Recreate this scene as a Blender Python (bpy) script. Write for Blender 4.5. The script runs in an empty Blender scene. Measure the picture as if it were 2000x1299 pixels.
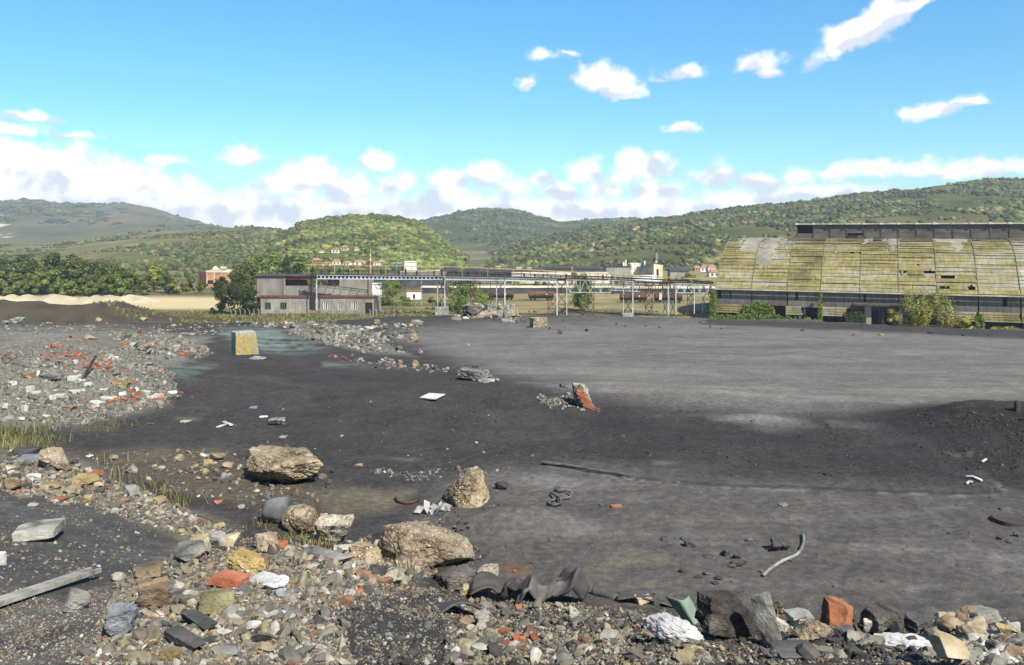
import bpy, math, random
import numpy as np
from mathutils import Vector, Matrix, Euler
R = math.radians
F, HOR, EYE = 1700.0, 455.0, 30.0          # focal length (px of a 2000 px wide frame), horizon row, eye height over the works yard
sc = bpy.context.scene
COL = sc.collection
rng = np.random.default_rng(7)
random.seed(7)

# ---------------------------------------------------------------- noise
def _hash(i, seed):
    i = (i ^ (seed * 0x9E3779B1)) & 0xFFFFFFFF
    i = (i ^ (i >> 16)) * 0x7feb352d & 0xFFFFFFFF
    i = (i ^ (i >> 15)) * 0x846ca68b & 0xFFFFFFFF
    return ((i ^ (i >> 16)) & 0xFFFFFF) / float(0x1000000)
def vnoise2(x, y, seed=0):
    xi = np.floor(x).astype(np.int64); yi = np.floor(y).astype(np.int64)
    fx = x - xi; fy = y - yi
    fx = fx*fx*fx*(fx*(fx*6-15)+10); fy = fy*fy*fy*(fy*(fy*6-15)+10)
    h = lambda a, b: _hash((a*73856093) ^ (b*19349663), seed)
    a = h(xi, yi); b = h(xi+1, yi); c = h(xi, yi+1); d = h(xi+1, yi+1)
    return (a*(1-fx)+b*fx)*(1-fy) + (c*(1-fx)+d*fx)*fy
def fbm2(x, y, octv=4, seed=0, gain=.5):
    s = 0; a = 1; t = 0
    for o in range(octv):
        s = s + a*vnoise2(x*2**o + 17.3*o, y*2**o - 9.1*o, seed+o); t += a; a *= gain
    return s/t - .5
def vnoise3(p, seed=0):
    pi = np.floor(p).astype(np.int64); f = p - pi
    f = f*f*f*(f*(f*6-15)+10)
    out = 0
    for dx in (0, 1):
        for dy in (0, 1):
            for dz in (0, 1):
                w = (f[:, 0] if dx else 1-f[:, 0])*(f[:, 1] if dy else 1-f[:, 1])*(f[:, 2] if dz else 1-f[:, 2])
                out = out + w*_hash(((pi[:, 0]+dx)*73856093) ^ ((pi[:, 1]+dy)*19349663) ^ ((pi[:, 2]+dz)*83492791), seed)
    return out
def fbm3(p, octv=4, seed=0, gain=.5):
    s = 0; a = 1; t = 0
    for o in range(octv):
        s = s + a*vnoise3(p*2**o + 13.7*o, seed+o); t += a; a *= gain
    return s/t - .5
def sstep(a, b, x):
    t = np.clip((x-a)/(b-a), 0, 1)
    return t*t*(3-2*t)
def polysd(px, py, poly):
    """signed distance to a polygon, positive inside"""
    n = len(poly); d = np.full(px.shape, 1e9); ins = np.zeros(px.shape, bool)
    for i in range(n):
        x0, y0 = poly[i]; x1, y1 = poly[(i+1) % n]
        ex, ey = x1-x0, y1-y0
        t = np.clip(((px-x0)*ex+(py-y0)*ey)/(ex*ex+ey*ey+1e-9), 0, 1)
        d = np.minimum(d, np.hypot(px-x0-t*ex, py-y0-t*ey))
        c = ((y0 > py) != (y1 > py)) & (px < (x1-x0)*(py-y0)/((y1-y0) if y1 != y0 else 1e-9)+x0)
        ins ^= c
    return np.where(ins, d, -d)
def linesd(px, py, pts):
    d = np.full(px.shape, 1e9)
    for (x0, y0), (x1, y1) in zip(pts[:-1], pts[1:]):
        ex, ey = x1-x0, y1-y0
        t = np.clip(((px-x0)*ex+(py-y0)*ey)/(ex*ex+ey*ey+1e-9), 0, 1)
        d = np.minimum(d, np.hypot(px-x0-t*ex, py-y0-t*ey))
    return d

# ---------------------------------------------------------------- objects
def tag(o, label=None, cat=None, group=None, kind=None):
    for k, v in (('label', label), ('category', cat), ('group', group), ('kind', kind)):
        if v: o[k] = v
    return o
def empty(name, loc, rz=0, **k):
    o = bpy.data.objects.new(name, None); COL.objects.link(o)
    o.location = loc; o.rotation_euler = (0, 0, rz); o.empty_display_size = .2
    return tag(o, kind='thing', **k)
def link(name, me, mat=None, parent=None, loc=(0, 0, 0), rot=(0, 0, 0), **k):
    o = bpy.data.objects.new(name, me); COL.objects.link(o)
    if mat and not me.materials: me.materials.append(mat)
    o.parent = parent; o.location = loc; o.rotation_euler = rot
    return tag(o, **k)
def npmesh(name, V, faces, smooth=False, col=None, mat=None):
    """faces: (n,3) or (n,4) index array; col: per-vertex rgb"""
    V = np.asarray(V, np.float32); faces = np.asarray(faces, np.int32)
    me = bpy.data.meshes.new(name); n, k = faces.shape
    me.vertices.add(len(V)); me.vertices.foreach_set('co', V.ravel())
    me.loops.add(n*k); me.loops.foreach_set('vertex_index', faces.ravel())
    me.polygons.add(n); me.polygons.foreach_set('loop_start', np.arange(0, n*k, k, dtype=np.int32))
    me.polygons.foreach_set('use_smooth', np.full(n, bool(smooth)))
    if col is not None:
        a = me.color_attributes.new('Col', 'FLOAT_COLOR', 'POINT')
        c = np.ones((len(V), 4), np.float32); c[:, :3] = col
        a.data.foreach_set('color', c.ravel())
    me.update(calc_edges=True); me.validate()
    if mat: me.materials.append(mat)
    return me
class MB:
    """collects boxes, bars and tubes into one mesh"""
    def __init__(s): s.v = []; s.f = []
    def add(s, V, Fc):
        o = len(s.v); s.v += [tuple(p) for p in V]; s.f += [tuple(i+o for i in f) for f in Fc]; return s
    def box(s, x0, x1, y0, y1, z0, z1):
        V = [(x, y, z) for z in (z0, z1) for y in (y0, y1) for x in (x0, x1)]
        return s.add(V, [(0, 2, 3, 1), (4, 5, 7, 6), (0, 1, 5, 4), (2, 6, 7, 3), (0, 4, 6, 2), (1, 3, 7, 5)])
    def bar(s, a, b, w, d=None, n=4, w2=None):
        """prism from a to b; n=4 square section w x d, else round of radius w/2"""
        a = Vector(a); b = Vector(b); ax = (b-a).normalized()
        up = Vector((0, 0, 1)) if abs(ax.z) < .95 else Vector((0, 1, 0))
        u = ax.cross(up).normalized(); v = u.cross(ax); d = d or w; w2 = w2 or w; V = []
        for p, k in ((a, 1), (b, w2/w)):
            for i in range(n):
                if n == 4:
                    cu, cv = ((-1, -1), (1, -1), (1, 1), (-1, 1))[i]; V.append(p+u*cu*w/2*k+v*cv*d/2*k)
                else:
                    t = 2*math.pi*i/n; V.append(p+(u*math.cos(t)+v*math.sin(t))*w/2*k)
        Fc = [(i, (i+1) % n, (i+1) % n+n, i+n) for i in range(n)] + [tuple(range(n-1, -1, -1)), tuple(range(n, 2*n))]
        return s.add(V, Fc)
    def tube(s, pts, r, n=8):
        P = [Vector(p) for p in pts]; V = []; m = len(P)
        for i, p in enumerate(P):
            ax = (P[min(i+1, m-1)]-P[max(i-1, 0)]).normalized()
            up = Vector((0, 0, 1)) if abs(ax.z) < .9 else Vector((0, 1, 0))
            u = ax.cross(up).normalized(); v = u.cross(ax); rr = r[i] if hasattr(r, '__len__') else r
            V += [p+(u*math.cos(2*math.pi*j/n)+v*math.sin(2*math.pi*j/n))*rr for j in range(n)]
        Fc = [(i*n+j, i*n+(j+1) % n, (i+1)*n+(j+1) % n, (i+1)*n+j) for i in range(m-1) for j in range(n)]
        Fc += [tuple(range(n-1, -1, -1)), tuple(range((m-1)*n, m*n))]
        return s.add(V, Fc)
    def mesh(s, name, smooth=False):
        me = bpy.data.meshes.new(name); me.from_pydata(s.v, [], s.f)
        if smooth: me.polygons.foreach_set('use_smooth', [True]*len(me.polygons))
        me.update(); return me
    def build(s, name, mat, parent=None, smooth=False, **k):
        return link(name, s.mesh(name, smooth), mat, parent, **k)
def cubegrid(n):
    """points and quads of a cube cut n x n on each face, shared vertices, as unit directions"""
    if ('c', n) not in _ico:
        ids = {}; V = []; Fc = []
        def vid(p):
            k = tuple(int(round(q*1000)) for q in p)
            if k not in ids: ids[k] = len(V); V.append(p)
            return ids[k]
        g = np.linspace(-1, 1, n+1)
        for ax in range(3):
            for sg in (-1, 1):
                b, c = (ax+1) % 3, (ax+2) % 3
                def P(i, j):
                    p = [0, 0, 0]; p[ax] = sg; p[b] = g[i]; p[c] = g[j]; return p
                for i in range(n):
                    for j in range(n):
                        q = [vid(P(i, j)), vid(P(i+1, j)), vid(P(i+1, j+1)), vid(P(i, j+1))]
                        Fc.append(q if sg > 0 else q[::-1])
        V = np.array(V, float); _ico[('c', n)] = (V/np.linalg.norm(V, axis=1)[:, None], np.array(Fc))
    return _ico[('c', n)]
_ico = {}
def ico(level):
    if level not in _ico:
        import bmesh
        bm = bmesh.new(); bmesh.ops.create_icosphere(bm, subdivisions=level, radius=1)
        V = np.array([v.co[:] for v in bm.verts]); Fc = np.array([[v.index for v in f.verts] for f in bm.faces]); bm.free()
        _ico[level] = (V/np.linalg.norm(V, axis=1)[:, None], Fc)
    return _ico[level]

# ---------------------------------------------------------------- materials
class NT:
    def __init__(s, tree): s.t = tree; s.n = tree.nodes; s.l = tree.links
    def node(s, typ, ins=None, **props):
        n = s.n.new(typ)
        for k, v in props.items(): setattr(n, k, v)
        for k, v in (ins or {}).items(): s.set(n, k, v)
        return n
    def set(s, n, k, v):
        i = n.inputs[k]
        if isinstance(v, bpy.types.NodeSocket): s.l.new(v, i)
        elif isinstance(v, bpy.types.Node): s.l.new(v.outputs[0], i)
        else: i.default_value = v
    def math(s, op, a, b=None, c=None, clamp=False):
        n = s.n.new('ShaderNodeMath'); n.operation = op; n.use_clamp = clamp
        for i, v in enumerate((a, b, c)):
            if v is not None: s.set(n, i, v)
        return n.outputs[0]
    def vmath(s, op, a, b=None, out=0, scale=None):
        n = s.n.new('ShaderNodeVectorMath'); n.operation = op
        s.set(n, 0, a)
        if b is not None: s.set(n, 1, b)
        if scale is not None: s.set(n, 'Scale', scale)
        return n.outputs[out]
    def noise(s, vec, scale, detail=6, rough=.55, col=False, dist=0, dim='3D'):
        n = s.node('ShaderNodeTexNoise', {'Scale': scale, 'Detail': detail, 'Roughness': rough, 'Distortion': dist}, noise_dimensions=dim)
        if vec is not None: s.set(n, 'Vector', vec)
        return n.outputs['Color' if col else 'Fac']
    def ramp(s, fac, stops, interp='LINEAR'):
        n = s.n.new('ShaderNodeValToRGB'); n.color_ramp.interpolation = interp; e = n.color_ramp.elements
        while len(e) < len(stops): e.new(.5)
        for el, (p, c) in zip(e, stops):
            el.position = p; el.color = (*c, 1) if hasattr(c, '__len__') else (c, c, c, 1)
        s.set(n, 0, fac); return n.outputs[0]
    def mix(s, fac, a, b, mode='MIX'):
        n = s.n.new('ShaderNodeMix'); n.data_type = 'RGBA'; n.blend_type = mode
        s.set(n, 0, fac)
        for k, v in ((6, a), (7, b)):
            if isinstance(v, (bpy.types.NodeSocket, bpy.types.Node)): s.set(n, k, v)
            else: n.inputs[k].default_value = (*v, 1) if hasattr(v, '__len__') else (v, v, v, 1)
        return n.outputs[2]
    def maprange(s, v, a, b, c, d, smooth=False):
        n = s.n.new('ShaderNodeMapRange'); n.interpolation_type = 'SMOOTHSTEP' if smooth else 'LINEAR'
        for i, x in enumerate((v, a, b, c, d)): s.set(n, i, x)
        return n.outputs[0]
def newmat(name):
    m = bpy.data.materials.new(name); m.use_nodes = True
    t = NT(m.node_tree); b = t.n['Principled BSDF']
    b.inputs['Specular IOR Level'].default_value = .25
    return m, t, b
_mats = {}
def mat(name, stops, scale=4, rough=.9, bump=.35, bscale=18, bdist=.02, attr=False, pebble=0, pebcol=None, rand=.0, streak=None, metal=0, spec=.25, big=.35, crack=0):
    """weathered surface: colour ramp over fractal noise, a broad dirt variation, optional embedded pebbles, bump"""
    if name in _mats: return _mats[name]
    m, t, b = newmat(name); _mats[name] = m
    co = t.node('ShaderNodeTexCoord').outputs['Object']
    oi = t.node('ShaderNodeObjectInfo').outputs['Random']
    off = t.vmath('SCALE', (37., 11., 23.), scale=oi)
    co = t.vmath('ADD', co, off)
    if streak: cs = t.vmath('MULTIPLY', co, streak)
    else: cs = co
    n1 = t.noise(cs, scale, 8, .62)
    n1 = t.maprange(n1, .3, .7, 0, 1)
    c = t.ramp(n1, [(i/(len(stops)-1), s_) for i, s_ in enumerate(stops)])
    n2 = t.noise(co, scale*.23, 3, .5)
    c = t.mix(1, c, t.ramp(t.maprange(n2, .3, .7, 0, 1), [(0, 1-big), (1, 1+big*.6)]), 'MULTIPLY')
    if crack:
        wv = t.vmath('ADD', co, t.vmath('SCALE', t.vmath('SUBTRACT', t.noise(co, 3, 3, .5, col=True), (.5, .5, .5)), scale=.25))
        ck = t.node('ShaderNodeTexVoronoi', {'Vector': t.vmath('MULTIPLY', wv, (1, 1, 1.6)), 'Scale': crack}, feature='DISTANCE_TO_EDGE').outputs['Distance']
        c = t.mix(1, c, t.ramp(ck, [(0, .45), (.035, .85), (.08, 1)]), 'MULTIPLY')
        c = t.mix(1, c, t.ramp(t.noise(co, 2.2, 6, .65), [(.36, .5), (.52, 1), (.7, 1.15)]), 'MULTIPLY')
    if attr:
        a = t.node('ShaderNodeVertexColor', layer_name='Col').outputs[0]
        c = t.mix(1, c, a, 'MULTIPLY')
    if rand:
        c = t.mix(1, c, t.ramp(oi, [(0, 1-rand), (1, 1+rand)]), 'MULTIPLY')
    h = t.noise(co, bscale, 8, .65)
    if pebble:
        v = t.node('ShaderNodeTexVoronoi', {'Vector': co, 'Scale': pebble}, feature='F1')
        pm = t.maprange(v.outputs['Distance'], .25, .42, 1, 0)
        hs = t.node('ShaderNodeSeparateColor', {0: v.outputs['Color']})
        pc = t.ramp(hs.outputs[0], [(i/(len(pebcol)-1), s_) for i, s_ in enumerate(pebcol)], 'CONSTANT')
        c = t.mix(t.math('MULTIPLY', pm, t.math('GREATER_THAN', hs.outputs[1], .35)), c, pc)
        h = t.math('ADD', t.math('MULTIPLY', h, .7), t.math('MULTIPLY', pm, .4))
    bp = t.node('ShaderNodeBump', {'Strength': bump, 'Distance': bdist, 'Height': h})
    t.set(b, 'Base Color', c); t.set(b, 'Roughness', rough); t.set(b, 'Normal', bp); t.set(b, 'Metallic', metal)
    b.inputs['Specular IOR Level'].default_value = spec
    return m
M = {}
def defmats():
    M['conglo'] = mat('tan_conglomerate', [(.15, .115, .07), (.27, .215, .14), (.42, .35, .25)], 5, bump=.9, bscale=22, bdist=.03, pebble=26, pebcol=[(.4, .35, .27), (.2, .17, .13), (.5, .44, .34), (.28, .2, .13)], crack=2.2)
    M['redconglo'] = mat('rusty_conglomerate', [(.12, .092, .066), (.235, .185, .135), (.38, .31, .235)], 5, bump=.9, bscale=22, bdist=.03, pebble=24, pebcol=[(.36, .3, .23), (.2, .15, .11), (.42, .35, .26), (.28, .17, .1)], crack=2.2)
    M['paleconglo'] = mat('pale_conglomerate', [(.2, .18, .14), (.36, .32, .26), (.52, .48, .4)], 5, bump=.9, bscale=20, bdist=.025, pebble=26, pebcol=[(.5, .47, .4), (.25, .22, .18), (.56, .52, .45)], crack=2.2)
    M['grey'] = mat('grey_stone', [(.12, .12, .12), (.22, .215, .2), (.36, .35, .33)], 6, bump=.6, rand=.15, crack=2.2)
    M['bluegrey'] = mat('blue_grey_stone', [(.11, .12, .14), (.2, .215, .24), (.36, .38, .4)], 4, bump=.6, streak=(1, 1, 3))
    M['dark'] = mat('dark_slag_stone', [(.03, .03, .033), (.065, .063, .065), (.13, .125, .12)], 6, bump=.6, rand=.2)
    M['smoothdark'] = mat('smooth_dark_stone', [(.07, .075, .085), (.1, .105, .115), (.17, .175, .18)], 4, bump=.2, rough=.75)
    M['brownrock'] = mat('brown_black_rock', [(.035, .03, .027), (.085, .075, .068), (.2, .18, .16)], 4, bump=.8, bscale=14, bdist=.03, crack=2.2)
    M['tan'] = mat('tan_stone', [(.17, .13, .085), (.3, .24, .165), (.46, .39, .29)], 5, bump=.6, rand=.15, crack=2.2)
    M['brown'] = mat('brown_stone', [(.12, .085, .055), (.23, .17, .115), (.34, .27, .19)], 5, bump=.6, rand=.1, crack=2.2)
    M['ochre'] = mat('ochre_stone', [(.16, .12, .06), (.29, .22, .115), (.4, .33, .2)], 5, bump=.5, rand=.15)
    M['olive'] = mat('lichen_yellow_stone', [(.12, .11, .07), (.23, .205, .11), (.36, .33, .21)], 5, bump=.6, crack=2.2)
    M['white'] = mat('whitewashed_block', [(.22, .21, .185), (.42, .41, .37), (.56, .55, .5)], 6, bump=.4, rand=.12, big=.2)
    M['paleblock'] = mat('pale_block', [(.24, .23, .2), (.4, .385, .34), (.5, .485, .44)], 5, bump=.5, crack=1.5)
    M['brick'] = mat('red_brick', [(.14, .045, .025), (.25, .085, .048), (.33, .16, .1)], 7, bump=.5, rand=.15)
    M['firebrick'] = mat('orange_firebrick', [(.14, .055, .028), (.25, .095, .045), (.33, .16, .095)], 9, bump=.7, bscale=30, crack=1.6)
    M['orange'] = mat('orange_brick_scrap', [(.18, .06, .03), (.29, .10, .05), (.35, .17, .1)], 7, bump=.4, rand=.2)
    M['concrete'] = mat('old_concrete', [(.18, .175, .16), (.31, .3, .275), (.44, .43, .4)], 3, bump=.5, rand=.12, crack=2.2)
    M['rubber'] = mat('black_rubber', [(.035, .033, .032), (.055, .052, .05), (.09, .085, .08)], 8, rough=.7, bump=.15, spec=.4)
    M['green'] = mat('green_tile', [(.1, .15, .11), (.2, .28, .215), (.27, .34, .27)], 9, bump=.2, rough=.7)
    M['foam'] = mat('yellow_foam', [(.17, .115, .045), (.33, .24, .1), (.44, .36, .2)], 14, bump=.8, bscale=50)
    M['plaster'] = mat('white_plaster', [(.26, .26, .26), (.42, .42, .43), (.54, .54, .54)], 9, bump=.8, bscale=30)
    M['wood'] = mat('weathered_wood', [(.15, .143, .128), (.26, .25, .225), (.36, .345, .315)], 12, bump=.4, streak=(.08, 1.5, 1.5))
    M['hose'] = mat('dusty_hose', [(.1, .11, .11), (.19, .2, .2), (.28, .29, .28)], 5, bump=.1)
    M['darkhose'] = mat('dark_hose', [(.05, .05, .05), (.1, .1, .1), (.14, .14, .13)], 5, bump=.1)
    M['rust'] = mat('rusty_steel', [(.045, .026, .02), (.095, .05, .036), (.16, .09, .065)], .9, bump=.2, rand=.2)
    M['darksteel'] = mat('dark_steel', [(.02, .018, .018), (.045, .04, .04), (.08, .07, .065)], 1, bump=.1)
    M['silver'] = mat('aluminium_paint', [(.25, .28, .31), (.36, .40, .45), (.47, .5, .54)], .7, bump=.08, rough=.55, spec=.5)
    M['yellowpaint'] = mat('faded_yellow_paint', [(.22, .16, .06), (.34, .255, .1), (.42, .35, .18)], .8, bump=.08)
    M['redpaint'] = mat('faded_red_paint', [(.08, .028, .026), (.13, .045, .04), (.175, .075, .065)], .6, bump=.1)
    M['render'] = mat('grey_render', [(.15, .14, .118), (.215, .202, .172), (.27, .255, .22)], .35, bump=.2, streak=(1, 1, .3))
    M['palerender'] = mat('pale_render', [(.18, .165, .135), (.27, .25, .21), (.34, .315, .27)], .5, bump=.2, streak=(1, 1, .4))
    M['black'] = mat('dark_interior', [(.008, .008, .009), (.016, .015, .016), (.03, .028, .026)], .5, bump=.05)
    M['shedwall'] = mat('dark_shed_wall', [(.035, .036, .04), (.06, .06, .064), (.09, .09, .092)], .3, bump=.1)
    M['whitewall'] = mat('white_wall', [(.55, .54, .5), (.7, .69, .65), (.8, .79, .76)], .3, bump=.1)
    M['creamwall'] = mat('cream_wall', [(.48, .4, .26), (.62, .53, .36), (.7, .62, .46)], .2, bump=.1)
    M['greywall'] = mat('grey_wall', [(.2, .19, .16), (.27, .255, .215), (.33, .31, .27)], .2, bump=.1)
    M['brickwall'] = mat('orange_brick_wall', [(.3, .14, .08), (.41, .2, .12), (.47, .27, .17)], .4, bump=.1)
    M['rooftile'] = mat('orange_roof_tiles', [(.24, .12, .08), (.33, .17, .11), (.4, .24, .16)], .6, bump=.1, rand=.15)
    M['slate'] = mat('dark_roof', [(.03, .03, .035), (.05, .05, .055), (.08, .08, .085)], .3, bump=.1)
    M['roofpale'] = mat('pale_roof', [(.42, .38, .3), (.58, .53, .43), (.66, .61, .5)], .2, bump=.1)
    M['tankgreen'] = mat('green_tank_paint', [(.05, .08, .07), (.08, .12, .105), (.12, .16, .14)], .3, bump=.1)
    M['chimred'] = mat('red_white_paint', [(.5, .12, .07), (.55, .15, .09), (.6, .2, .12)], .5, bump=.05)
    M['bark'] = mat('bark', [(.06, .045, .035), (.11, .09, .07), (.16, .13, .1)], 1.5, bump=.4)
    M['paper'] = mat('dirty_paper', [(.2, .2, .19), (.32, .32, .31), (.42, .42, .41)], 9, bump=.3)
    M['sand'] = mat('pale_sand', [(.33, .27, .18), (.47, .4, .28), (.56, .49, .37)], .12, bump=.3, bscale=.8, bdist=.3)
    M['rubble'] = mat('rubble_mix', [(.72, .72, .72), (1, 1, 1), (1.2, 1.2, 1.2)], 30, bump=.3, bscale=90, bdist=.006, attr=True, big=.1)
    M['cloth'] = mat('pale_panel', [(.4, .4, .41), (.52, .52, .54), (.6, .6, .62)], 3, bump=.1)
    M['blue'] = mat('blue_shard', [(.1, .14, .25), (.17, .22, .36), (.22, .27, .4)], 5, bump=.1)
HAZE = .00011
EXPO = 0.75; SKYS = .1
SKYHUE, SKYSAT, SKYVAL, SKYTINT = .5, 1.15, 1.0, (1, 1, 1)
CLOUD_LO, CLOUD_HI = (.46, .50, .565), (.76, .74, .73)
CLOUDS = [
 (20, 335, 190, 80, 1.6), (140, 360, 190, 75, 1.5), (260, 390, 190, 60, 1.3), (60, 400, 200, 50, 1), (40, 228, 100, 18, .7), (30, 255, 90, 24, .75), (140, 266, 70, 11, .5),
 (340, 415, 120, 45, .9), (420, 400, 110, 40, .7), (472, 312, 58, 32, .85), (320, 316, 66, 17, .62), (300, 345, 34, 11, .5),
 (560, 370, 70, 45, .9), (610, 345, 75, 50, 1.05), (680, 370, 70, 50, .9), (735, 320, 48, 38, 1.05), (770, 360, 70, 40, .7), (540, 410, 120, 40, .8), (680, 405, 130, 45, .8),
 (850, 395, 90, 40, .75), (880, 355, 60, 36, .85), (945, 348, 70, 40, 1.0), (1000, 370, 60, 36, .9), (1050, 352, 30, 26, .9), (1090, 375, 70, 30, .8), (1140, 340, 50, 45, 1.0), (1180, 375, 60, 30, .7),
 (1255, 325, 72, 45, 1.1), (1215, 350, 55, 35, .8), (1290, 375, 80, 30, .8), (1400, 345, 60, 36, .85), (1480, 355, 70, 30, .8), (1560, 345, 60, 30, .85), (1640, 340, 70, 30, .8), (1700, 335, 60, 26, .8), (1800, 330, 60, 34, .85), (1870, 335, 60, 30, .8), (1940, 330, 60, 34, .95), (2040, 330, 60, 34, .9),
 (1420, 395, 130, 30, .75), (1250, 405, 150, 30, .8), (1100, 410, 120, 26, .7), (1600, 380, 150, 28, .7), (950, 400, 90, 30, .7),
 (1190, 162, 82, 46, 1.15, 12), (1225, 180, 44, 30, .95), (1165, 168, 40, 20, .7), (1700, 55, 135, 50, 1.2, -27), (1660, 75, 75, 42, 1.0), (1790, 15, 60, 24, .85, -20),
 (1480, 125, 70, 28, .72, -10), (1495, 142, 34, 22, .62), (1065, 110, 46, 20, .66), (1110, 104, 26, 8, .5), (1030, 165, 38, 20, .66, -30), (1330, 145, 60, 22, .6), (1332, 254, 46, 18, .75), (1840, 212, 78, 22, .62, -10), (1790, 222, 46, 15, .62), (1900, 200, 46, 13, .52), (1290, 155, 30, 12, .5),
]
# ---------------------------------------------------------------- camera, sun, sky
cam = bpy.data.cameras.new('camera'); co = bpy.data.objects.new('camera', cam); COL.objects.link(co)
co.location = (0, 0, EYE); co.rotation_euler = (R(90), 0, 0)
cam.sensor_width = 36; cam.lens = 36*F/2000; cam.shift_y = -(649.5-HOR)/2000
cam.clip_start = .1; cam.clip_end = 30000
sc.camera = co
SUN = Vector((.39, -.57, .72)).normalized()
el = math.asin(SUN.z); azm = math.atan2(SUN.x, SUN.y)
sl = bpy.data.lights.new('sun', 'SUN'); so = bpy.data.objects.new('sun', sl); COL.objects.link(so)
sl.energy = 5.0; sl.angle = R(.5); sl.color = (1, .93, .80)
so.rotation_euler = (-SUN).to_track_quat('-Z', 'Y').to_euler(); so.location = (20, -20, 80)
sc.view_settings.view_transform = 'Standard'; sc.view_settings.look = 'None'
sc.view_settings.exposure = EXPO; sc.view_settings.gamma = 1
sc.cycles.use_denoising = True
sc.cycles.max_bounces = 5; sc.cycles.diffuse_bounces = 3; sc.cycles.transparent_max_bounces = 4

def world():
    w = bpy.data.worlds.new('World'); sc.world = w; w.use_nodes = True
    t = NT(w.node_tree); bg = t.n['Background']
    bg.inputs['Strength'].default_value = SKYS
    sky = t.node('ShaderNodeTexSky', sky_type='NISHITA', sun_disc=False)
    sky.sun_elevation = el; sky.sun_rotation = azm; sky.air_density = 1.0; sky.dust_density = .35; sky.ozone_density = 2.2
    d = t.node('ShaderNodeTexCoord').outputs['Generated']
    s = t.node('ShaderNodeSeparateXYZ', {0: d})
    x, y, z = s.outputs
    az = t.math('ARCTAN2', x, y)
    hyp = t.math('SQRT', t.math('ADD', t.math('MULTIPLY', x, x), t.math('MULTIPLY', y, y)))
    v = t.math('DIVIDE', z, t.math('MAXIMUM', hyp, .02))
    K = 17.0
    q0 = t.node('ShaderNodeCombineXYZ', {0: t.math('MULTIPLY', az, K), 1: t.math('MULTIPLY', v, K)}).outputs[0]
    wn = t.noise(q0, 1.5, 3, .5, col=True)
    q = t.vmath('ADD', q0, t.vmath('SCALE', t.vmath('SUBTRACT', wn, (.5, .5, .5)), scale=.28))
    # cumulus blobs: x, y (in 2000 px picture rows/columns, turned into azimuth and elevation), radii, strength
    blobs = CLOUDS
    Fm = None; Tm = None
    for (bx, by, rx, ry, st, *rot) in blobs:
        a = math.atan((bx-1000)/F); e = (HOR-by)/F*math.cos(a)
        c = (a*K, e*K, 0); k = math.cos(a)
        dv = t.vmath('SUBTRACT', q, c)
        if rot:
            vr = t.node('ShaderNodeVectorRotate', {'Vector': dv, 'Angle': R(rot[0])}, rotation_type='Z_AXIS'); dv = vr.outputs[0]
        dv = t.vmath('MULTIPLY', dv, (100/rx/k, 100/ry/k, 0))
        sx = t.node('ShaderNodeSeparateXYZ', {0: dv}); yy = sx.outputs[1]
        ln = t.vmath('LENGTH', t.node('ShaderNodeCombineXYZ', {0: sx.outputs[0], 1: t.math('MAXIMUM', yy, t.math('MULTIPLY', yy, -1.7))}).outputs[0], out=1)
        f = t.math('MULTIPLY_ADD', ln, -st, st)
        # tops catch light, bases are grey: height inside the blob
        dy = yy
        Fm = f if Fm is None else t.math('SMOOTH_MAX', Fm, f, .08)
        hf = t.math('MULTIPLY', t.math('MAXIMUM', t.math('ADD', f, .1), 0), dy)
        Tm = hf if Tm is None else t.math('ADD', Tm, hf)
    # low bank hugging the horizon
    sv = t.node('ShaderNodeSeparateXYZ', {0: q}).outputs[1]
    bank = t.maprange(sv, .3, 1.05, 1.05, -.35)
    Fm = t.math('SMOOTH_MAX', Fm, bank, .15)
    n = t.noise(q, 2.1, 9, .57)
    nb = t.noise(q, .9, 3, .5)
    dens = t.math('ADD', Fm, t.math('MULTIPLY', t.math('SUBTRACT', n, .5), 1.55))
    dens = t.math('ADD', dens, t.math('MULTIPLY', t.math('SUBTRACT', nb, .5), .25))
    mask = t.maprange(dens, -.02, .56, 0, 1, True)
    # light from the upper right: compare the density with the density nearer the sun
    ns = t.noise(q, 1.6, 4, .5); n2 = t.noise(t.vmath('ADD', q, (.22, .3, 0)), 1.6, 4, .5)
    sh = t.math('MULTIPLY', t.math('SUBTRACT', ns, n2), 2.6)
    sh = t.math('ADD', sh, t.math('MULTIPLY', Tm, 1.7))
    sh = t.math('ADD', sh, t.math('MULTIPLY', t.math('SUBTRACT', .45, mask), .0))
    sh = t.maprange(sh, -.36, .3, 0, 1, True)
    cc = t.mix(sh, tuple(.1/SKYS*c*10 for c in CLOUD_LO), tuple(.1/SKYS*c*10 for c in CLOUD_HI))
    hs = t.node('ShaderNodeHueSaturation', {'Hue': SKYHUE, 'Saturation': SKYSAT, 'Value': SKYVAL, 'Color': sky.outputs[0]})
    skyc = t.mix(1, hs.outputs[0], t.ramp(t.math('MULTIPLY', v, 2.), [(0, (.62, .93, 1.0)), (.3, (.55, .93, 1.02)), (.58, (.54, 1.0, 1.14)), (.8, (.95, 1.08, 1.02)), (1, (1.4, 1.2, .95))]), 'MULTIPLY')  # top stops lie above the view: zenith brightened to add neutral fill light
    # below the horizon: dull earth colour
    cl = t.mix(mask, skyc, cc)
    low = t.maprange(z, -.06, -.01, 1, 0)
    cl = t.mix(low, cl, (1.2, 1.1, 1.0))
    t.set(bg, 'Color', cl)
world()
defmats()
def haze():
    m = bpy.data.materials.new('haze_air'); m.use_nodes = True; t = NT(m.node_tree); t.n.remove(t.n['Principled BSDF'])
    v = t.node('ShaderNodeVolumePrincipled', {'Color': (.74, .85, 1, 1), 'Density': HAZE, 'Anisotropy': .0})
    t.l.new(v.outputs[0], t.n['Material Output'].inputs['Volume'])
    MB().box(-4500, 4500, -60, 4700, -60, 230).build('haze', m, kind='stuff')
haze()
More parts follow.
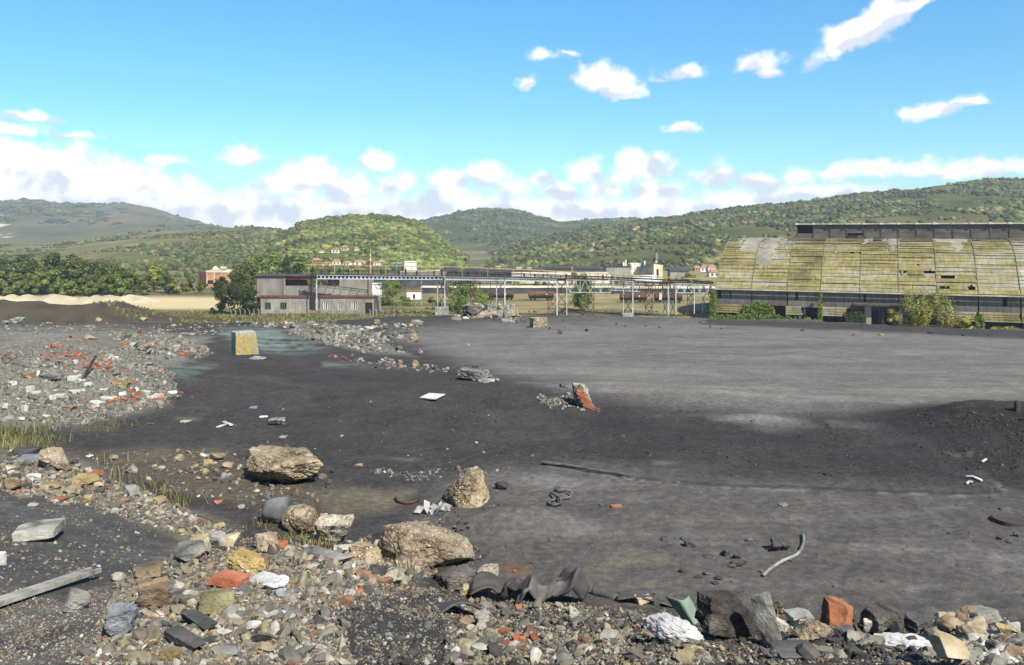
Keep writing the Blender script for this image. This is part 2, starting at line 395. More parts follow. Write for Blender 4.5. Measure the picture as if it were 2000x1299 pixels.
# ---------------------------------------------------------------- ground: slag plateau, rubble bank at its near end, works yard 30 m below the eye
CRX = [-8, -5, -3.67, -2.26, -1.36, -.74, 0, .85, 2.14, 3.2, 8]
CRY = [8.8, 8.5, 7.8, 7.0, 6.6, 6.3, 6.1, 5.8, 5.6, 5.5, 5.4]
CRH = [2.08, 2.1, 2.2, 2.37, 2.46, 2.5, 2.49, 2.5, 2.5, 2.52, 2.55]
EDX = [-400, 0, 600, 850, 1000, 1390, 1483, 1654, 1780, 2000, 2400]
EDY = [79, 79, 79, 85, 88, 82, 77, 73, 66.5, 60.5, 55]
def bell(X, Y, cx, cy, sx, sy): return np.exp(-((X-cx)/sx)**2-((Y-cy)/sy)**2)
def ground_z(X, Y):
    px = 1000+F*X/np.maximum(Y, .5)
    big = fbm2(X/9, Y/9, 3, 11); med = fbm2(X/1.6, Y/1.6, 4, 21); fine = fbm2(X/.22, Y/.22, 4, 31)
    hp = 3.65+.055*Y + big*.35 - .12*med*np.clip(Y/20, .4, 1)
    hp = hp - 1.1*bell(X, Y, -17.5, 31, 8, 9) - .7*bell(X, Y, -24, 47, 5, 5)          # rubble humps on the left
    hp = hp - .25*bell(X, Y, -21, 51, 3, 3)*(1+fbm2(X, Y, 3, 5))
    hp = hp + .8*bell(X, Y, -14, 53, 9, 8) - .38*bell(X, Y, -15, 68, 12, 4) - .3*bell(X, Y, -6, 71, 4, 5) + .25*sstep(-10, -22, X)*sstep(60, 74, Y)   # hollow with a rim
    hp = hp - (.62*bell(X, Y, 13.0, 20.5, 2.9, 2.4) + .22*bell(X, Y, 10.6, 21.5, 1.3, 1.2) + .45*bell(X, Y, 15, 18, 3, 2.4))*(1+.35*med)   # dark heap on the right
    hp = hp - .45*bell(X, Y, 3.5, 26, 9, 3.2)                                           # dark swell across the middle
    hp = hp - .25*bell(X, Y, .1, 13.2, .9, .5) + .1*fine*np.clip(1.2-Y/30, .15, 1)*.6
    hp = hp + .05*fbm2(X/.35, Y/.6, 3, 37)*sstep(40, 10, Y) - .10*np.maximum(fbm2(X/1.1, Y/2.2, 4, 39), .05)*sstep(14, 18, Y)*sstep(40, 26, Y)
    # lip and fall at the far edge
    Ye = np.interp(px, EDX, EDY) + 2.2*fbm2(X/6, Y*0+3, 3, 41)
    hp = hp - .30*np.exp(-((Y-Ye+1.2)/1.2)**2)*(.6+1.5*np.abs(fbm2(X/3, Y/3, 3, 43)))
    fall = np.maximum(Y-Ye, 0)
    yard = EYE + .25*fbm2(X/12, Y/12, 3, 51)
    yard = yard - 6.6*bell(X, Y, -168, 292, 34, 14)*(1+.5*fbm2(X/9, Y/9, 3, 53)) - 4.0*bell(X, Y, -134, 296, 14, 10)*(1+.5*fbm2(X/7, Y/7, 3, 53)) - 4*bell(X, Y, -205, 292, 24, 12) - .8*bell(X, Y, -80, 285, 60, 10)
    yard = yard - 1.7*bell(X, Y, -70, 300, 36, 7)*(1+.3*fbm2(X/5, Y/5, 3, 55))
    yard = yard - 1.6*bell(X, Y, 25, 318, 9, 5) - 1.2*bell(X, Y, 44, 322, 10, 4) - .9*bell(X, Y, 68, 318, 6, 4)
    hp = np.where(Y > Ye, np.minimum(hp+fall*.8, yard), hp)
    # near bank
    Yc = np.interp(X, CRX, CRY); Hc = np.interp(X, CRX, CRH)
    s = (Hc-1.64)/(Yc-3.3)
    hb = 1.64+s*(np.minimum(Y, Yc)-3.3)+np.maximum(Y-Yc, 0)*.62
    bm = sstep(-3.2, -1.2, X-.12*Y)                                                       # rubble is lumpier right of the flat top
    hb = hb - (.05+.17*bm)*med*1.6 - (.012+.045*bm)*fine - .10*bm*np.maximum(fbm2(X/.55, Y/.55, 3, 25), 0) - .10*bell(X, Y, -.9, 4.4, .8, 1.0)
    hb = hb + .12*bell(X, Y, -.25, 4.4, .45, .9)
    k = .25
    h = -k*np.log(np.exp(-np.clip(hp, 0, 60)/k)+np.exp(-np.clip(hb, 0, 60)/k)) 
    h = np.where(Y > 25, hp, h)
    return EYE-h
NU, NY = 860, 640
UU = np.linspace(-.86, .86, NU); LY = np.linspace(math.log(1.3), math.log(760), NY)
gY, gU = np.meshgrid(np.exp(LY), UU, indexing='ij'); gX = gU*(gY+1.5)
gZ = ground_z(gX, gY)
def G(X, Y):
    """height of the built ground by bilinear lookup"""
    X = np.asarray(X, float); Y = np.asarray(Y, float)
    a = np.clip((np.log(np.maximum(Y, 1.31))-LY[0])/(LY[1]-LY[0]), 0, NY-1.001); b = np.clip((X/(Y+1.5)-UU[0])/(UU[1]-UU[0]), 0, NU-1.001)
    i = a.astype(int); j = b.astype(int); fa = a-i; fb = b-j
    return (gZ[i, j]*(1-fb)+gZ[i, j+1]*fb)*(1-fa)+(gZ[i+1, j]*(1-fb)+gZ[i+1, j+1]*fb)*fa
def hit(px, py):
    """where the ray of a picture point meets the ground: X, Y, Z arrays"""
    px = np.atleast_1d(np.asarray(px, float)); py = np.atleast_1d(np.asarray(py, float))
    Ys = np.exp(np.linspace(math.log(1.4), math.log(740), 900)); out = np.zeros((len(px), 3))
    for k in range(0, len(px), 4000):
        p = px[k:k+4000, None]; q = py[k:k+4000, None]
        Y = np.broadcast_to(Ys, (len(p), len(Ys))); X = (p-1000)/F*Y
        d = (EYE-(q-HOR)/F*Y)-G(X, Y)
        i = np.argmax(d < 0, axis=1); i = np.where((d < 0).any(1), np.maximum(i, 1), len(Ys)-1); r = np.arange(len(p))
        d0 = d[r, i-1]; d1 = d[r, i]; tt = np.clip(d0/(d0-d1+1e-9), 0, 1)
        y = Ys[i-1]*(1-tt)+Ys[i]*tt; x = (p[:, 0]-1000)/F*y
        out[k:k+4000] = np.c_[x, y, G(x, y)]
    return out
def at(px, py): return hit([px], [py])[0]
def ground_mesh():
    X, Y, Z = gX.ravel(), gY.ravel(), gZ.ravel()
    px = 1000+F*X/Y; py = HOR+F*(EYE-Z)/Y
    w = 1+0*px
    n1 = fbm2(X/2.2, Y/2.2, 5, 61); n2 = fbm2(X/9, Y/2.2, 4, 63); n3 = fbm2(X/.5, Y/.5, 4, 65); st = fbm2(X/6+Y*.05, Y/.7, 4, 67)
    wx = px+60*n2; wy = py+18*n1*np.clip(np.abs(py-620)/200, .2, 1.5)
    C = np.empty((len(X), 3)); C[:] = (.042, .0385, .0388)
    C *= (1+.5*n1+.5*n3)[:, None]
    def lay(col, m, amt=1.0):
        nonlocal C
        a = np.clip(m*amt, 0, 1)[:, None]; C = C*(1-a)+np.asarray(col)*a*(1+.35*n1+.3*n3)[:, None]
    def pm(poly, soft): return sstep(-soft, soft, polysd(wx, wy, poly))
    plat = Y < 120
    lay((.128, .121, .116), pm([(760, 648), (1000, 628), (1390, 620), (2050, 650), (2050, 785), (1780, 790), (1500, 806), (1300, 790), (1150, 765), (980, 728), (850, 690)], 24)*(.95+.35*st))
    lay((.2, .185, .155), pm([(900, 700), (1150, 720), (1500, 745), (1900, 740), (2050, 700), (2050, 770), (1500, 785), (1150, 760)], 25)*sstep(-.05, .3, st+.3*n2), .35)
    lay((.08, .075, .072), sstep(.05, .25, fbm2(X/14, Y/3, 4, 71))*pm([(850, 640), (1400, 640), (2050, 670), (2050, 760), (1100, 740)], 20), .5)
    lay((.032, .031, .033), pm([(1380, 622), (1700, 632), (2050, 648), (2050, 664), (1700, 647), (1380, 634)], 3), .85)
    lay((.088, .081, .078), pm([(960, 905), (1250, 905), (1600, 945), (1900, 968), (2050, 965), (2050, 1280), (1300, 1210), (900, 1140), (800, 1010)], 30)*(.8+.6*st+.4*n2))
    lay((.135, .128, .126), pm([(1000, 905), (1300, 960), (2050, 990), (2050, 1200), (1500, 1180), (1150, 1060)], 30)*sstep(.08, .35, st+.4*n1), .75)
    lay((.17, .165, .165), pm([(1370, 818), (1470, 812), (1600, 836), (1500, 842)], 6)+pm([(1600, 826), (1720, 830), (1700, 842), (1620, 838)], 5), .75)
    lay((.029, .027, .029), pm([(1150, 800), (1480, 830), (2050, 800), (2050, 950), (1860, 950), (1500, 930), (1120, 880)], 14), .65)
    lay((.027, .025, .027), sstep(.12, .4, bell(X, Y, 13.0, 20.5, 2.9, 2.4)+.6*bell(X, Y, 10.6, 21.5, 1.4, 1.2)+.7*bell(X, Y, 15, 18, 3, 2.4)+.2*n1), .9)
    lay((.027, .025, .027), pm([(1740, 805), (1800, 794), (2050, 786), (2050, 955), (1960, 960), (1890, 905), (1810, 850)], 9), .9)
    for ln in ([(1180, 805), (1320, 812), (1480, 806), (1640, 800), (1800, 782)], [(1010, 745), (1160, 762), (1340, 775), (1600, 772)], [(1250, 690), (1500, 700), (1800, 690)], [(1300, 1010), (1420, 1040), (1600, 1060), (1850, 1075)], [(720, 890), (860, 905), (980, 900)]):
        lay((.165, .158, .15), sstep(7, .8, linesd(wx*.4+px*.6+16*n3, wy*.5+py*.5+5*n3, ln))*sstep(-.15, .25, st+.4*n1), .45)
    lay((.135, .115, .075), pm([(1160, 1110), (1250, 1085), (1370, 1110), (1340, 1150), (1180, 1160)], 22)*sstep(-.15, .2, n3), .7)
    lay((.12, .1, .07), pm([(600, 965), (700, 955), (820, 965), (760, 1000), (640, 1010)], 14), .7)
    lay((.16, .09, .05), pm([(985, 1100), (1040, 1100), (1050, 1120), (1000, 1120)], 8), .6)
    lay((.08, .065, .05), pm([(130, 880), (420, 880), (600, 950), (640, 990), (560, 1010), (330, 960)], 14), .9)
    teal = pm([(420, 640), (520, 640), (660, 682), (560, 692), (480, 680)], 9)+.7*pm([(640, 708), (800, 714), (760, 720), (640, 716)], 3)+.6*pm([(310, 700), (420, 712), (390, 740), (320, 735)], 8)+.5*pm([(340, 812), (400, 814), (390, 822), (345, 822)], 4)
    lay((.15, .2, .19), teal*sstep(-.25, .2, st+.5*n3), .7)
    lay((.165, .156, .137), pm([(-80, 636), (230, 640), (420, 658), (400, 690), (330, 720), (340, 790), (180, 825), (-80, 850)], 14)*(.8+.5*n1))
    lay((.18, .172, .147), pm([(540, 626), (720, 640), (800, 695), (720, 690), (590, 655)], 6)*(.8+.6*n1), .85)
    lay((.17, .152, .118), pm([(0, 870), (160, 900), (330, 990), (450, 1040), (350, 1060), (180, 990), (0, 960)], 16), .7)
    lay((.075, .073, .072), pm([(-80, 970), (180, 990), (330, 1060), (250, 1140), (120, 1180), (-80, 1130)], 16), .8)
    lay((.14, .13, .12), pm([(-80, 1130), (120, 1170), (230, 1130), (200, 1330), (-80, 1330)], 20)*sstep(-.35, .1, n3), .7)
    lay((.145, .125, .096), pm([(330, 1060), (650, 1090), (820, 1140), (640, 1180), (660, 1330), (200, 1330), (230, 1150)], 14), .8)
    bk = pm([(330, 1060), (650, 1085), (1000, 1150), (2050, 1235), (2050, 1330), (200, 1330), (230, 1150)], 14); lay((.055, .05, .046), bk*sstep(-.02, .16, fbm2(X/.5, Y/.5, 3, 95)), .85)
    lay((.04, .039, .041), pm([(650, 1170), (850, 1200), (900, 1330), (690, 1330)], 12), .9)
    lay((.06, .056, .05), pm([(850, 1150), (1250, 1180), (1900, 1230), (2050, 1330), (900, 1330)], 14), .7)
    g = pm([(-60, 820), (50, 840), (120, 870), (60, 890), (-60, 880)], 8)
    lay((.09, .085, .04), g, .7); lay((.075, .07, .04), pm([(140, 830), (230, 826), (235, 842), (150, 846)], 5), .5)
    rill = [(1060, 908), (1160, 925), (1280, 942), (1400, 950), (1500, 955), (1700, 962), (1870, 969), (1960, 966)]
    r1 = linesd(wx*.15+px*.85, wy*.15+py*.85, rill); lay((.15, .145, .135), sstep(2.6, .8, r1)*sstep(-.1, .15, n3+.15), .55)
    lay((.02, .02, .02), sstep(3.5, 1.2, np.abs(linesd(wx*.15+px*.85, wy*.15+py*.85+4, rill))), .6)
    for ln in ([(1860, 880), (1900, 905), (1950, 945), (1968, 962)], [(1905, 872), (1895, 900)], [(1500, 1030), (1560, 1012), (1740, 1008), (1900, 985)], [(1140, 905), (1240, 898), (1330, 915)]):
        lay((.13, .126, .115), sstep(9, 1.0, linesd(wx*.5+px*.5+14*n3, wy*.6+py*.4+10*n3, ln))*sstep(-.25, .2, n3+.5*n1), .5)
    # works yard
    yd = sstep(118, 150, Y)
    dry = np.array((.26, .205, .105)); gr = np.array((.085, .085, .035))
    m = np.clip(.5+1.6*fbm2(X/30, Y/9, 4, 81)+sstep(900, 780, px)*.45-sstep(330, 420, Y)*.15, 0, 1)[:, None]
    yc = (dry*(1-m)+gr*m)*(1+.5*fbm2(X/5, Y/5, 4, 83)+.3*fbm2(X/40, Y/2.5, 3, 85))[:, None]
    soil = np.clip(bell(X, Y, -160, 290, 60, 22)*1.6+bell(X, Y, -95, 296, 30, 5)*.2+.8*bell(X, Y, 25, 316, 12, 6)+.6*bell(X, Y, 48, 320, 14, 5), 0, 1)[:, None]
    ol = (sstep(312, 304, Y)*sstep(-30, -42, X))[:, None]; yc = yc*(1-.75*ol)+np.array((.105, .09, .045))*.75*ol*(1+.9*fbm2(X/7, Y/2, 3, 86))[:, None]
    yc = yc*(1-soil)+np.array((.05, .04, .028))*soil*(1+.9*fbm2(X/4, Y/4, 4, 87))[:, None]
    pale = (sstep(345, 360, Y)*sstep(-250, -240, -np.abs(X+150)-150)*0+sstep(336, 350, Y)*sstep(420, 395, Y)*sstep(-72, -88, X))[:, None]*.85
    yc = yc*(1-pale)+np.array((.5, .4, .24))*pale
    C = C*(1-yd[:, None])+yc*yd[:, None]
    C = np.clip(C*np.array((.99, 1, 1.0)), .012, .8)
    i = np.arange((NY-1)*NU).reshape(NY-1, NU)[:, :-1].ravel()
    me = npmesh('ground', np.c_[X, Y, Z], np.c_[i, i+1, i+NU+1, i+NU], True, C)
    m, t, b = newmat('slag_ground')
    o = t.node('ShaderNodeTexCoord').outputs['Object']
    a = t.node('ShaderNodeVertexColor', layer_name='Col').outputs[0]
    f1 = t.noise(o, 7, 9, .7); f2 = t.noise(o, 1.1, 5, .6); f3 = t.noise(o, 60, 4, .7)
    c = t.mix(1, a, t.ramp(t.maprange(f1, .3, .7, 0, 1), [(0, .62), (.5, .98), (1, 1.5)]), 'MULTIPLY')
    c = t.mix(1, c, t.ramp(t.maprange(f2, .3, .7, 0, 1), [(0, .87), (1, 1.13)]), 'MULTIPLY')
    v = t.node('ShaderNodeTexVoronoi', {'Vector': o, 'Scale': 38., 'Randomness': 1.})
    hs = t.node('ShaderNodeSeparateColor', {0: v.outputs['Color']})
    grit = t.math('MULTIPLY', t.maprange(v.outputs['Distance'], .2, .34, 1, 0), t.math('GREATER_THAN', hs.outputs[0], .80))
    c = t.mix(t.math('MULTIPLY', grit, .55), c, t.ramp(hs.outputs[1], [(0, (.10, .09, .075)), (.5, (.24, .22, .19)), (1, (.42, .4, .36))]))
    h = t.math('ADD', t.math('MULTIPLY', f1, .6), t.math('MULTIPLY', f3, .25)); h = t.math('ADD', h, t.math('MULTIPLY', grit, .12))
    bp = t.node('ShaderNodeBump', {'Strength': .55, 'Distance': .09, 'Height': h})
    t.set(b, 'Base Color', c); t.set(b, 'Normal', bp); b.inputs['Roughness'].default_value = .95; b.inputs['Specular IOR Level'].default_value = .12
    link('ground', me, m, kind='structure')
    # valley floor out to the horizon, a little below the yard
    m2 = mat('valley_floor', [(.07, .075, .03), (.12, .115, .05), (.2, .17, .09)], .02, bump=.2, bscale=.2, bdist=.5)
    n = 40; xs = np.linspace(-7000, 7000, n); ys = np.linspace(-300, 12000, n); V = []
    for yy in ys:
        for xx in xs: V.append((xx, yy, -1.2 if yy > 200 else -1.2))
    i = np.arange((n-1)*n).reshape(n-1, n)[:, :-1].ravel()
    link('valley_floor', npmesh('valley_floor', V, np.c_[i, i+1, i+n+1, i+n]), m2, kind='structure')
ground_mesh()
# ---------------------------------------------------------------- hills and the woods on them
def polyl(pts): 
    a = np.array(pts, float); return lambda x: np.interp(x, a[:, 0], a[:, 1])
HILLS = []
HOUSES = [(618, 514, 16, 10), (629, 494, 10, 6), (655, 494, 15, 10), (672, 490, 13, 11), (697, 490, 9, 7), (638, 519, 18, 8), (657, 518, 16, 12), (676, 519, 15, 9), (703, 519, 24, 11), (736, 519, 14, 9), (744, 517, 12, 8), (1160, 481, 8, 8), (1157, 490, 9, 6), (1177, 483, 8, 5), (1190, 487, 9, 4), (1247, 446, 9, 5), (1240, 449, 6, 4)]
def hill(name, crest, Yc, Yb, power, gull, seed, material, x0, x1, step=5, nt=70, back=.2):
    f = polyl(crest); px = np.arange(x0, x1+step, step, dtype=float)
    t = np.linspace(0, 1+back, nt)
    T, P = np.meshgrid(t, px, indexing='ij')
    yc = Yc(P) if callable(Yc) else Yc+0*P; yb = Yb(P) if callable(Yb) else Yb+0*P
    Y = yb+(yc-yb)*T; X = (P-1000)/F*Y
    cy = f(P)+ (4*fbm2(P/23, P*0+seed, 3, seed))
    zc = EYE-(cy-HOR)/F*yc
    s = np.where(T <= 1, np.clip(T, 0, 1)**power, 1-.5*(T-1))
    gl = fbm2(X/(yc*.09), Y/(yc*.13), 4, seed+1)
    Z = -3+(zc+3)*s + gull*np.maximum(zc+3, 8)*gl*np.sin(np.pi*np.clip(T, 0, 1))**.7
    n, m = Z.shape; i = np.arange((n-1)*m).reshape(n-1, m)[:, :-1].ravel()
    V = np.c_[X.ravel(), Y.ravel(), Z.ravel()]
    link(name, npmesh(name, V, np.c_[i, i+1, i+m+1, i+m], True), material, kind='structure')
    h = dict(px=px, t=t, X=X, Y=Y, Z=Z, x0=x0, x1=x1, step=step); HILLS.append(h); return h
def hsample(h, px, t):
    a = np.clip(t/(h['t'][1]), 0, len(h['t'])-1.01); b = np.clip((px-h['x0'])/h['step'], 0, len(h['px'])-1.01)
    i = a.astype(int); j = b.astype(int); fa = a-i; fb = b-j
    g = lambda A: (A[i, j]*(1-fb)+A[i, j+1]*fb)*(1-fa)+(A[i+1, j]*(1-fb)+A[i+1, j+1]*fb)*fa
    return np.c_[g(h['X']), g(h['Y']), g(h['Z'])]
def hillpos(h, px, py):
    """the visible point of a hill at a picture point"""
    ts = np.linspace(0, 1, 400); p = hsample(h, np.full(400, float(px)), ts); y = HOR+F*(EYE-p[:, 2])/p[:, 1]
    i = int(np.argmin(np.where(np.minimum.accumulate(y) >= y-.2, np.abs(y-py), 999))); return p[i]
def blobs(name, P, S, cols, seed, level=1, squash=.9, mt=None, kind='stuff', stone=False):
    """many lumpy crowns or stones in one mesh: positions, sizes (n,) or (n,3), colours"""
    r = np.random.default_rng(seed); n = len(P); V0, F0 = ico(level); nv = len(V0)
    S = np.asarray(S); S = np.c_[S, S, S*squash] if S.ndim == 1 else S
    T = [V0*(1+.42*(r.random((nv, 1))-.5)*2) for _ in range(24)]
    if stone:                                                            # broken stones: a few planes each
        T = []
        for _ in range(24):
            m_ = r.integers(6, 9); N = r.normal(size=(m_, 3)); N /= np.linalg.norm(N, axis=1)[:, None]; p = r.uniform(.4, 1, m_)
            rad = 1/np.maximum(((np.maximum(V0@N.T, 1e-4)/p)**40).sum(1)**(1/40), .5); q = V0*np.minimum(rad, 1.7)[:, None]; T.append(q/(q.max(0)-q.min(0))*2)
    T = np.array(T)[r.integers(0, len(T), n)]
    a = r.random(n)*2*np.pi; ca, sa = np.cos(a)[:, None], np.sin(a)[:, None]
    x = T[:, :, 0]*S[:, 0:1]; y = T[:, :, 1]*S[:, 1:2]; z = T[:, :, 2]*S[:, 2:3]
    if stone:
        e = r.normal(0, .55, (n, 2)); c, s = np.cos(e[:, :1]), np.sin(e[:, :1]); x, z = x*c-z*s, x*s+z*c; c, s = np.cos(e[:, 1:]), np.sin(e[:, 1:]); y, z = y*c-z*s, y*s+z*c
    V = np.stack([x*ca-y*sa, x*sa+y*ca, z], -1)+P[:, None, :]
    Fc = (F0[None]+np.arange(n)[:, None, None]*nv).reshape(-1, 3)
    C = np.repeat(cols, nv, axis=0)*(1+(.35 if stone else .5)*(r.random((n*nv, 1))-.5))
    return link(name, npmesh(name, V.reshape(-1, 3), Fc, not stone, np.clip(C, .004, 1)), mt, kind=kind)
def leafmat(name, transl=.0):
    m, t, b = newmat(name)
    a = t.node('ShaderNodeVertexColor', layer_name='Col').outputs[0]
    oi = t.node('ShaderNodeObjectInfo').outputs['Random']
    o = t.node('ShaderNodeTexCoord').outputs['Object']
    c = t.mix(1, a, t.ramp(t.noise(o, .9, 4, .7), [(.3, .6), (.7, 1.35)]), 'MULTIPLY')
    t.set(b, 'Base Color', c); b.inputs['Roughness'].default_value = .8; b.inputs['Specular IOR Level'].default_value = .1
    return m
def hillmat(name, lo, mid, hi, scale, scar=None, scarcol=(.5, .46, .38), thr=.68):
    m, t, b = newmat(name)
    o = t.node('ShaderNodeTexCoord').outputs['Object']
    n = t.noise(o, scale, 9, .62); n2 = t.noise(o, scale*7, 6, .7)
    f = t.math('ADD', t.math('MULTIPLY', n, .65), t.math('MULTIPLY', n2, .35))
    c = t.ramp(t.maprange(f, .36, .64, 0, 1), [(0, lo), (.5, mid), (1, hi)])
    if scar:
        sv = t.vmath('MULTIPLY', o, scar)
        sn = t.maprange(t.noise(sv, 1, 5, .6), thr, thr+.05, 0, 1)
        c = t.mix(t.math('MULTIPLY', sn, .8), c, scarcol)
    bp = t.node('ShaderNodeBump', {'Strength': .6, 'Distance': .6/scale*.1, 'Height': f})
    t.set(b, 'Base Color', c); t.set(b, 'Normal', bp); b.inputs['Roughness'].default_value = 1; b.inputs['Specular IOR Level'].default_value = 0
    return m
CROWN = leafmat('crown_leaves')
PAL = {'green': np.array([(.055, .075, .02), (.085, .105, .028), (.12, .13, .04), (.07, .09, .026), (.04, .06, .02), (.13, .125, .042)]),
       'mixed': np.array([(.035, .05, .018), (.06, .075, .026), (.085, .092, .035), (.045, .06, .024), (.11, .095, .04), (.035, .046, .022)]),
       'far': np.array([(.03, .045, .02), (.05, .065, .03), (.065, .075, .035), (.04, .055, .028), (.08, .08, .035)]),
       'rust': np.array([(.1, .06, .035), (.09, .065, .04), (.06, .06, .03)])}
def woods(name, h, n, size, pal, seed, dens=None, tmax=1.02, squash=.95):
    r = np.random.default_rng(seed)
    px = r.uniform(h['x0'], h['x1'], n*3); t = r.uniform(.02, tmax, n*3)**.8; size = size*.8
    p = hsample(h, px, t)
    d = fbm2(p[:, 0]/70, p[:, 1]/90, 4, seed)+.5
    keep = r.random(n*3) < (dens(px, t, d) if dens else sstep(.3, .55, d))
    p = p[keep][:n]; qx = 1000+F*p[:, 0]/p[:, 1]; qy = HOR+F*(EYE-p[:, 2])/p[:, 1]
    ok = np.ones(len(p), bool)
    for hx, hy, hw, hh in HOUSES: ok &= ~((np.abs(qx-hx) < hw*.6+1) & (qy > hy-hh*.5) & (qy < hy+9))
    p = p[ok]; k = len(p)
    S = size*(.55+.9*r.random(k)**1.5); p[:, 2] += S*.2
    S = S*(.8+.9*r.random(k)**3); S = np.c_[S*.72, S*.72, S*squash*.55]
    c = PAL[pal][r.integers(0, len(PAL[pal]), k)]
    patch = fbm2(p[:, 0]/45, p[:, 1]/60, 3, seed+9)
    c = c*((1+1.5*patch)*(.88+.28*r.random(k)))[:, None]*1.18
    return blobs(name, p, S, c, seed, 1, mt=CROWN)
def hills():
    grass = hillmat('hill_meadow', (.055, .07, .025), (.12, .12, .055), (.2, .17, .1), .012, (.02, .02, .05), (.4, .36, .28), .66)
    greenm = hillmat('green_hill_ground', (.06, .08, .022), (.095, .115, .032), (.14, .145, .05), .014, (.03, .03, .03), (.36, .33, .25), .70)
    rightm = hillmat('wooded_ridge_ground', (.045, .055, .02), (.075, .082, .032), (.13, .108, .062), .008, (.012, .02, .03), (.22, .17, .12), .66)
    farm = hillmat('far_hill_ground', (.03, .045, .022), (.055, .07, .032), (.12, .11, .06), .006, (.008, .008, .02), (.4, .36, .3), .69)
    mount = hillmat('mountain_ground', (.045, .055, .03), (.08, .085, .048), (.13, .115, .072), .005, (.0045, .002, .012), (.5, .46, .4), .62)
    mtn = hill('mountain', [(-500, 420), (-200, 398), (0, 393), (50, 390), (90, 393), (130, 398), (250, 397), (300, 406), (360, 425), (420, 442), (520, 465), (700, 500), (900, 520)], 3600, 2100, .75, .34, 3, mount, -500, 900)
    far = hill('far_hills', [(560, 500), (680, 462), (760, 442), (810, 433), (850, 424), (890, 415), (940, 408), (1000, 409), (1045, 420), (1090, 432), (1150, 429), (1230, 427), (1320, 428), (1500, 440), (1800, 470)], 2500, 1500, .8, .22, 13, farm, 560, 1800)
    mead = hill('meadow_hills', [(-500, 480), (-100, 478), (0, 475), (120, 473), (200, 462), (300, 452), (400, 446), (470, 443), (540, 449), (620, 462), (760, 500), (900, 530)], 1500, 640, .9, .13, 23, grass, -500, 900)
    right = hill('wooded_ridge', [(820, 545), (900, 512), (960, 490), (1030, 470), (1100, 455), (1180, 442), (1250, 431), (1330, 421), (1400, 412), (1470, 402), (1560, 395), (1640, 384), (1720, 376), (1800, 367), (1880, 357), (1940, 350), (2000, 351), (2100, 348), (2500, 345)], 1500, 700, .85, .16, 33, rightm, 820, 2500)
    green = hill('green_hill', [(360, 550), (430, 510), (480, 490), (520, 472), (560, 452), (590, 434), (620, 430), (650, 425), (700, 422), (750, 423), (790, 428), (820, 438), (850, 456), (885, 482), (920, 512), (960, 540)], 1080, 640, .85, .13, 43, greenm, 360, 960)
    woods('mountain_woods', mtn, 6000, 12, 'far', 100, lambda px, t, d: sstep(.5, .68, d+.1*np.sin(px/60))*(t > .25), squash=.7)
    woods('far_hill_woods', far, 9500, 6.0, 'far', 101, lambda px, t, d: sstep(.3, .6, d+.15*np.sin(px/37)), squash=.9)
    woods('meadow_bushes', mead, 9000, 4.2, 'mixed', 102, lambda px, t, d: sstep(.42, .62, d+.22*sstep(250, 480, px)-.12*sstep(.4, .8, t)+.1*sstep(.3, .1, t)))
    woods('ridge_woods', right, 21000, 4.6, 'mixed', 103, lambda px, t, d: sstep(.36, .56, d+.03))
    woods('green_hill_woods', green, 11000, 3.8, 'green', 104, lambda px, t, d: sstep(.3, .5, d+.12*sstep(.7, 1, t)))
    r = np.random.default_rng(5); n = 1300                                     # bushes on the valley floor between the works and the hills
    Y = r.uniform(455, 760, n); px = r.uniform(-150, 2100, n); X = (px-1000)/F*Y
    k = (fbm2(X/40, Y/30, 3, 77) > -.08) & ~((px > 700) & (px < 1420) & (Y < 640)) & ~((px > 320) & (px < 470) & (Y < 560)); X, Y = X[k], Y[k]
    S = 2.2+3.2*r.random(len(X)); blobs('valley_bushes', np.c_[X, Y, S*.5-1], np.c_[S*.8, S*.8, S*.8], PAL['mixed'][r.integers(0, 6, len(X))]*1.2, 6, 1, mt=CROWN)
    return dict(far=far, mead=mead, right=right, green=green)
H = hills()
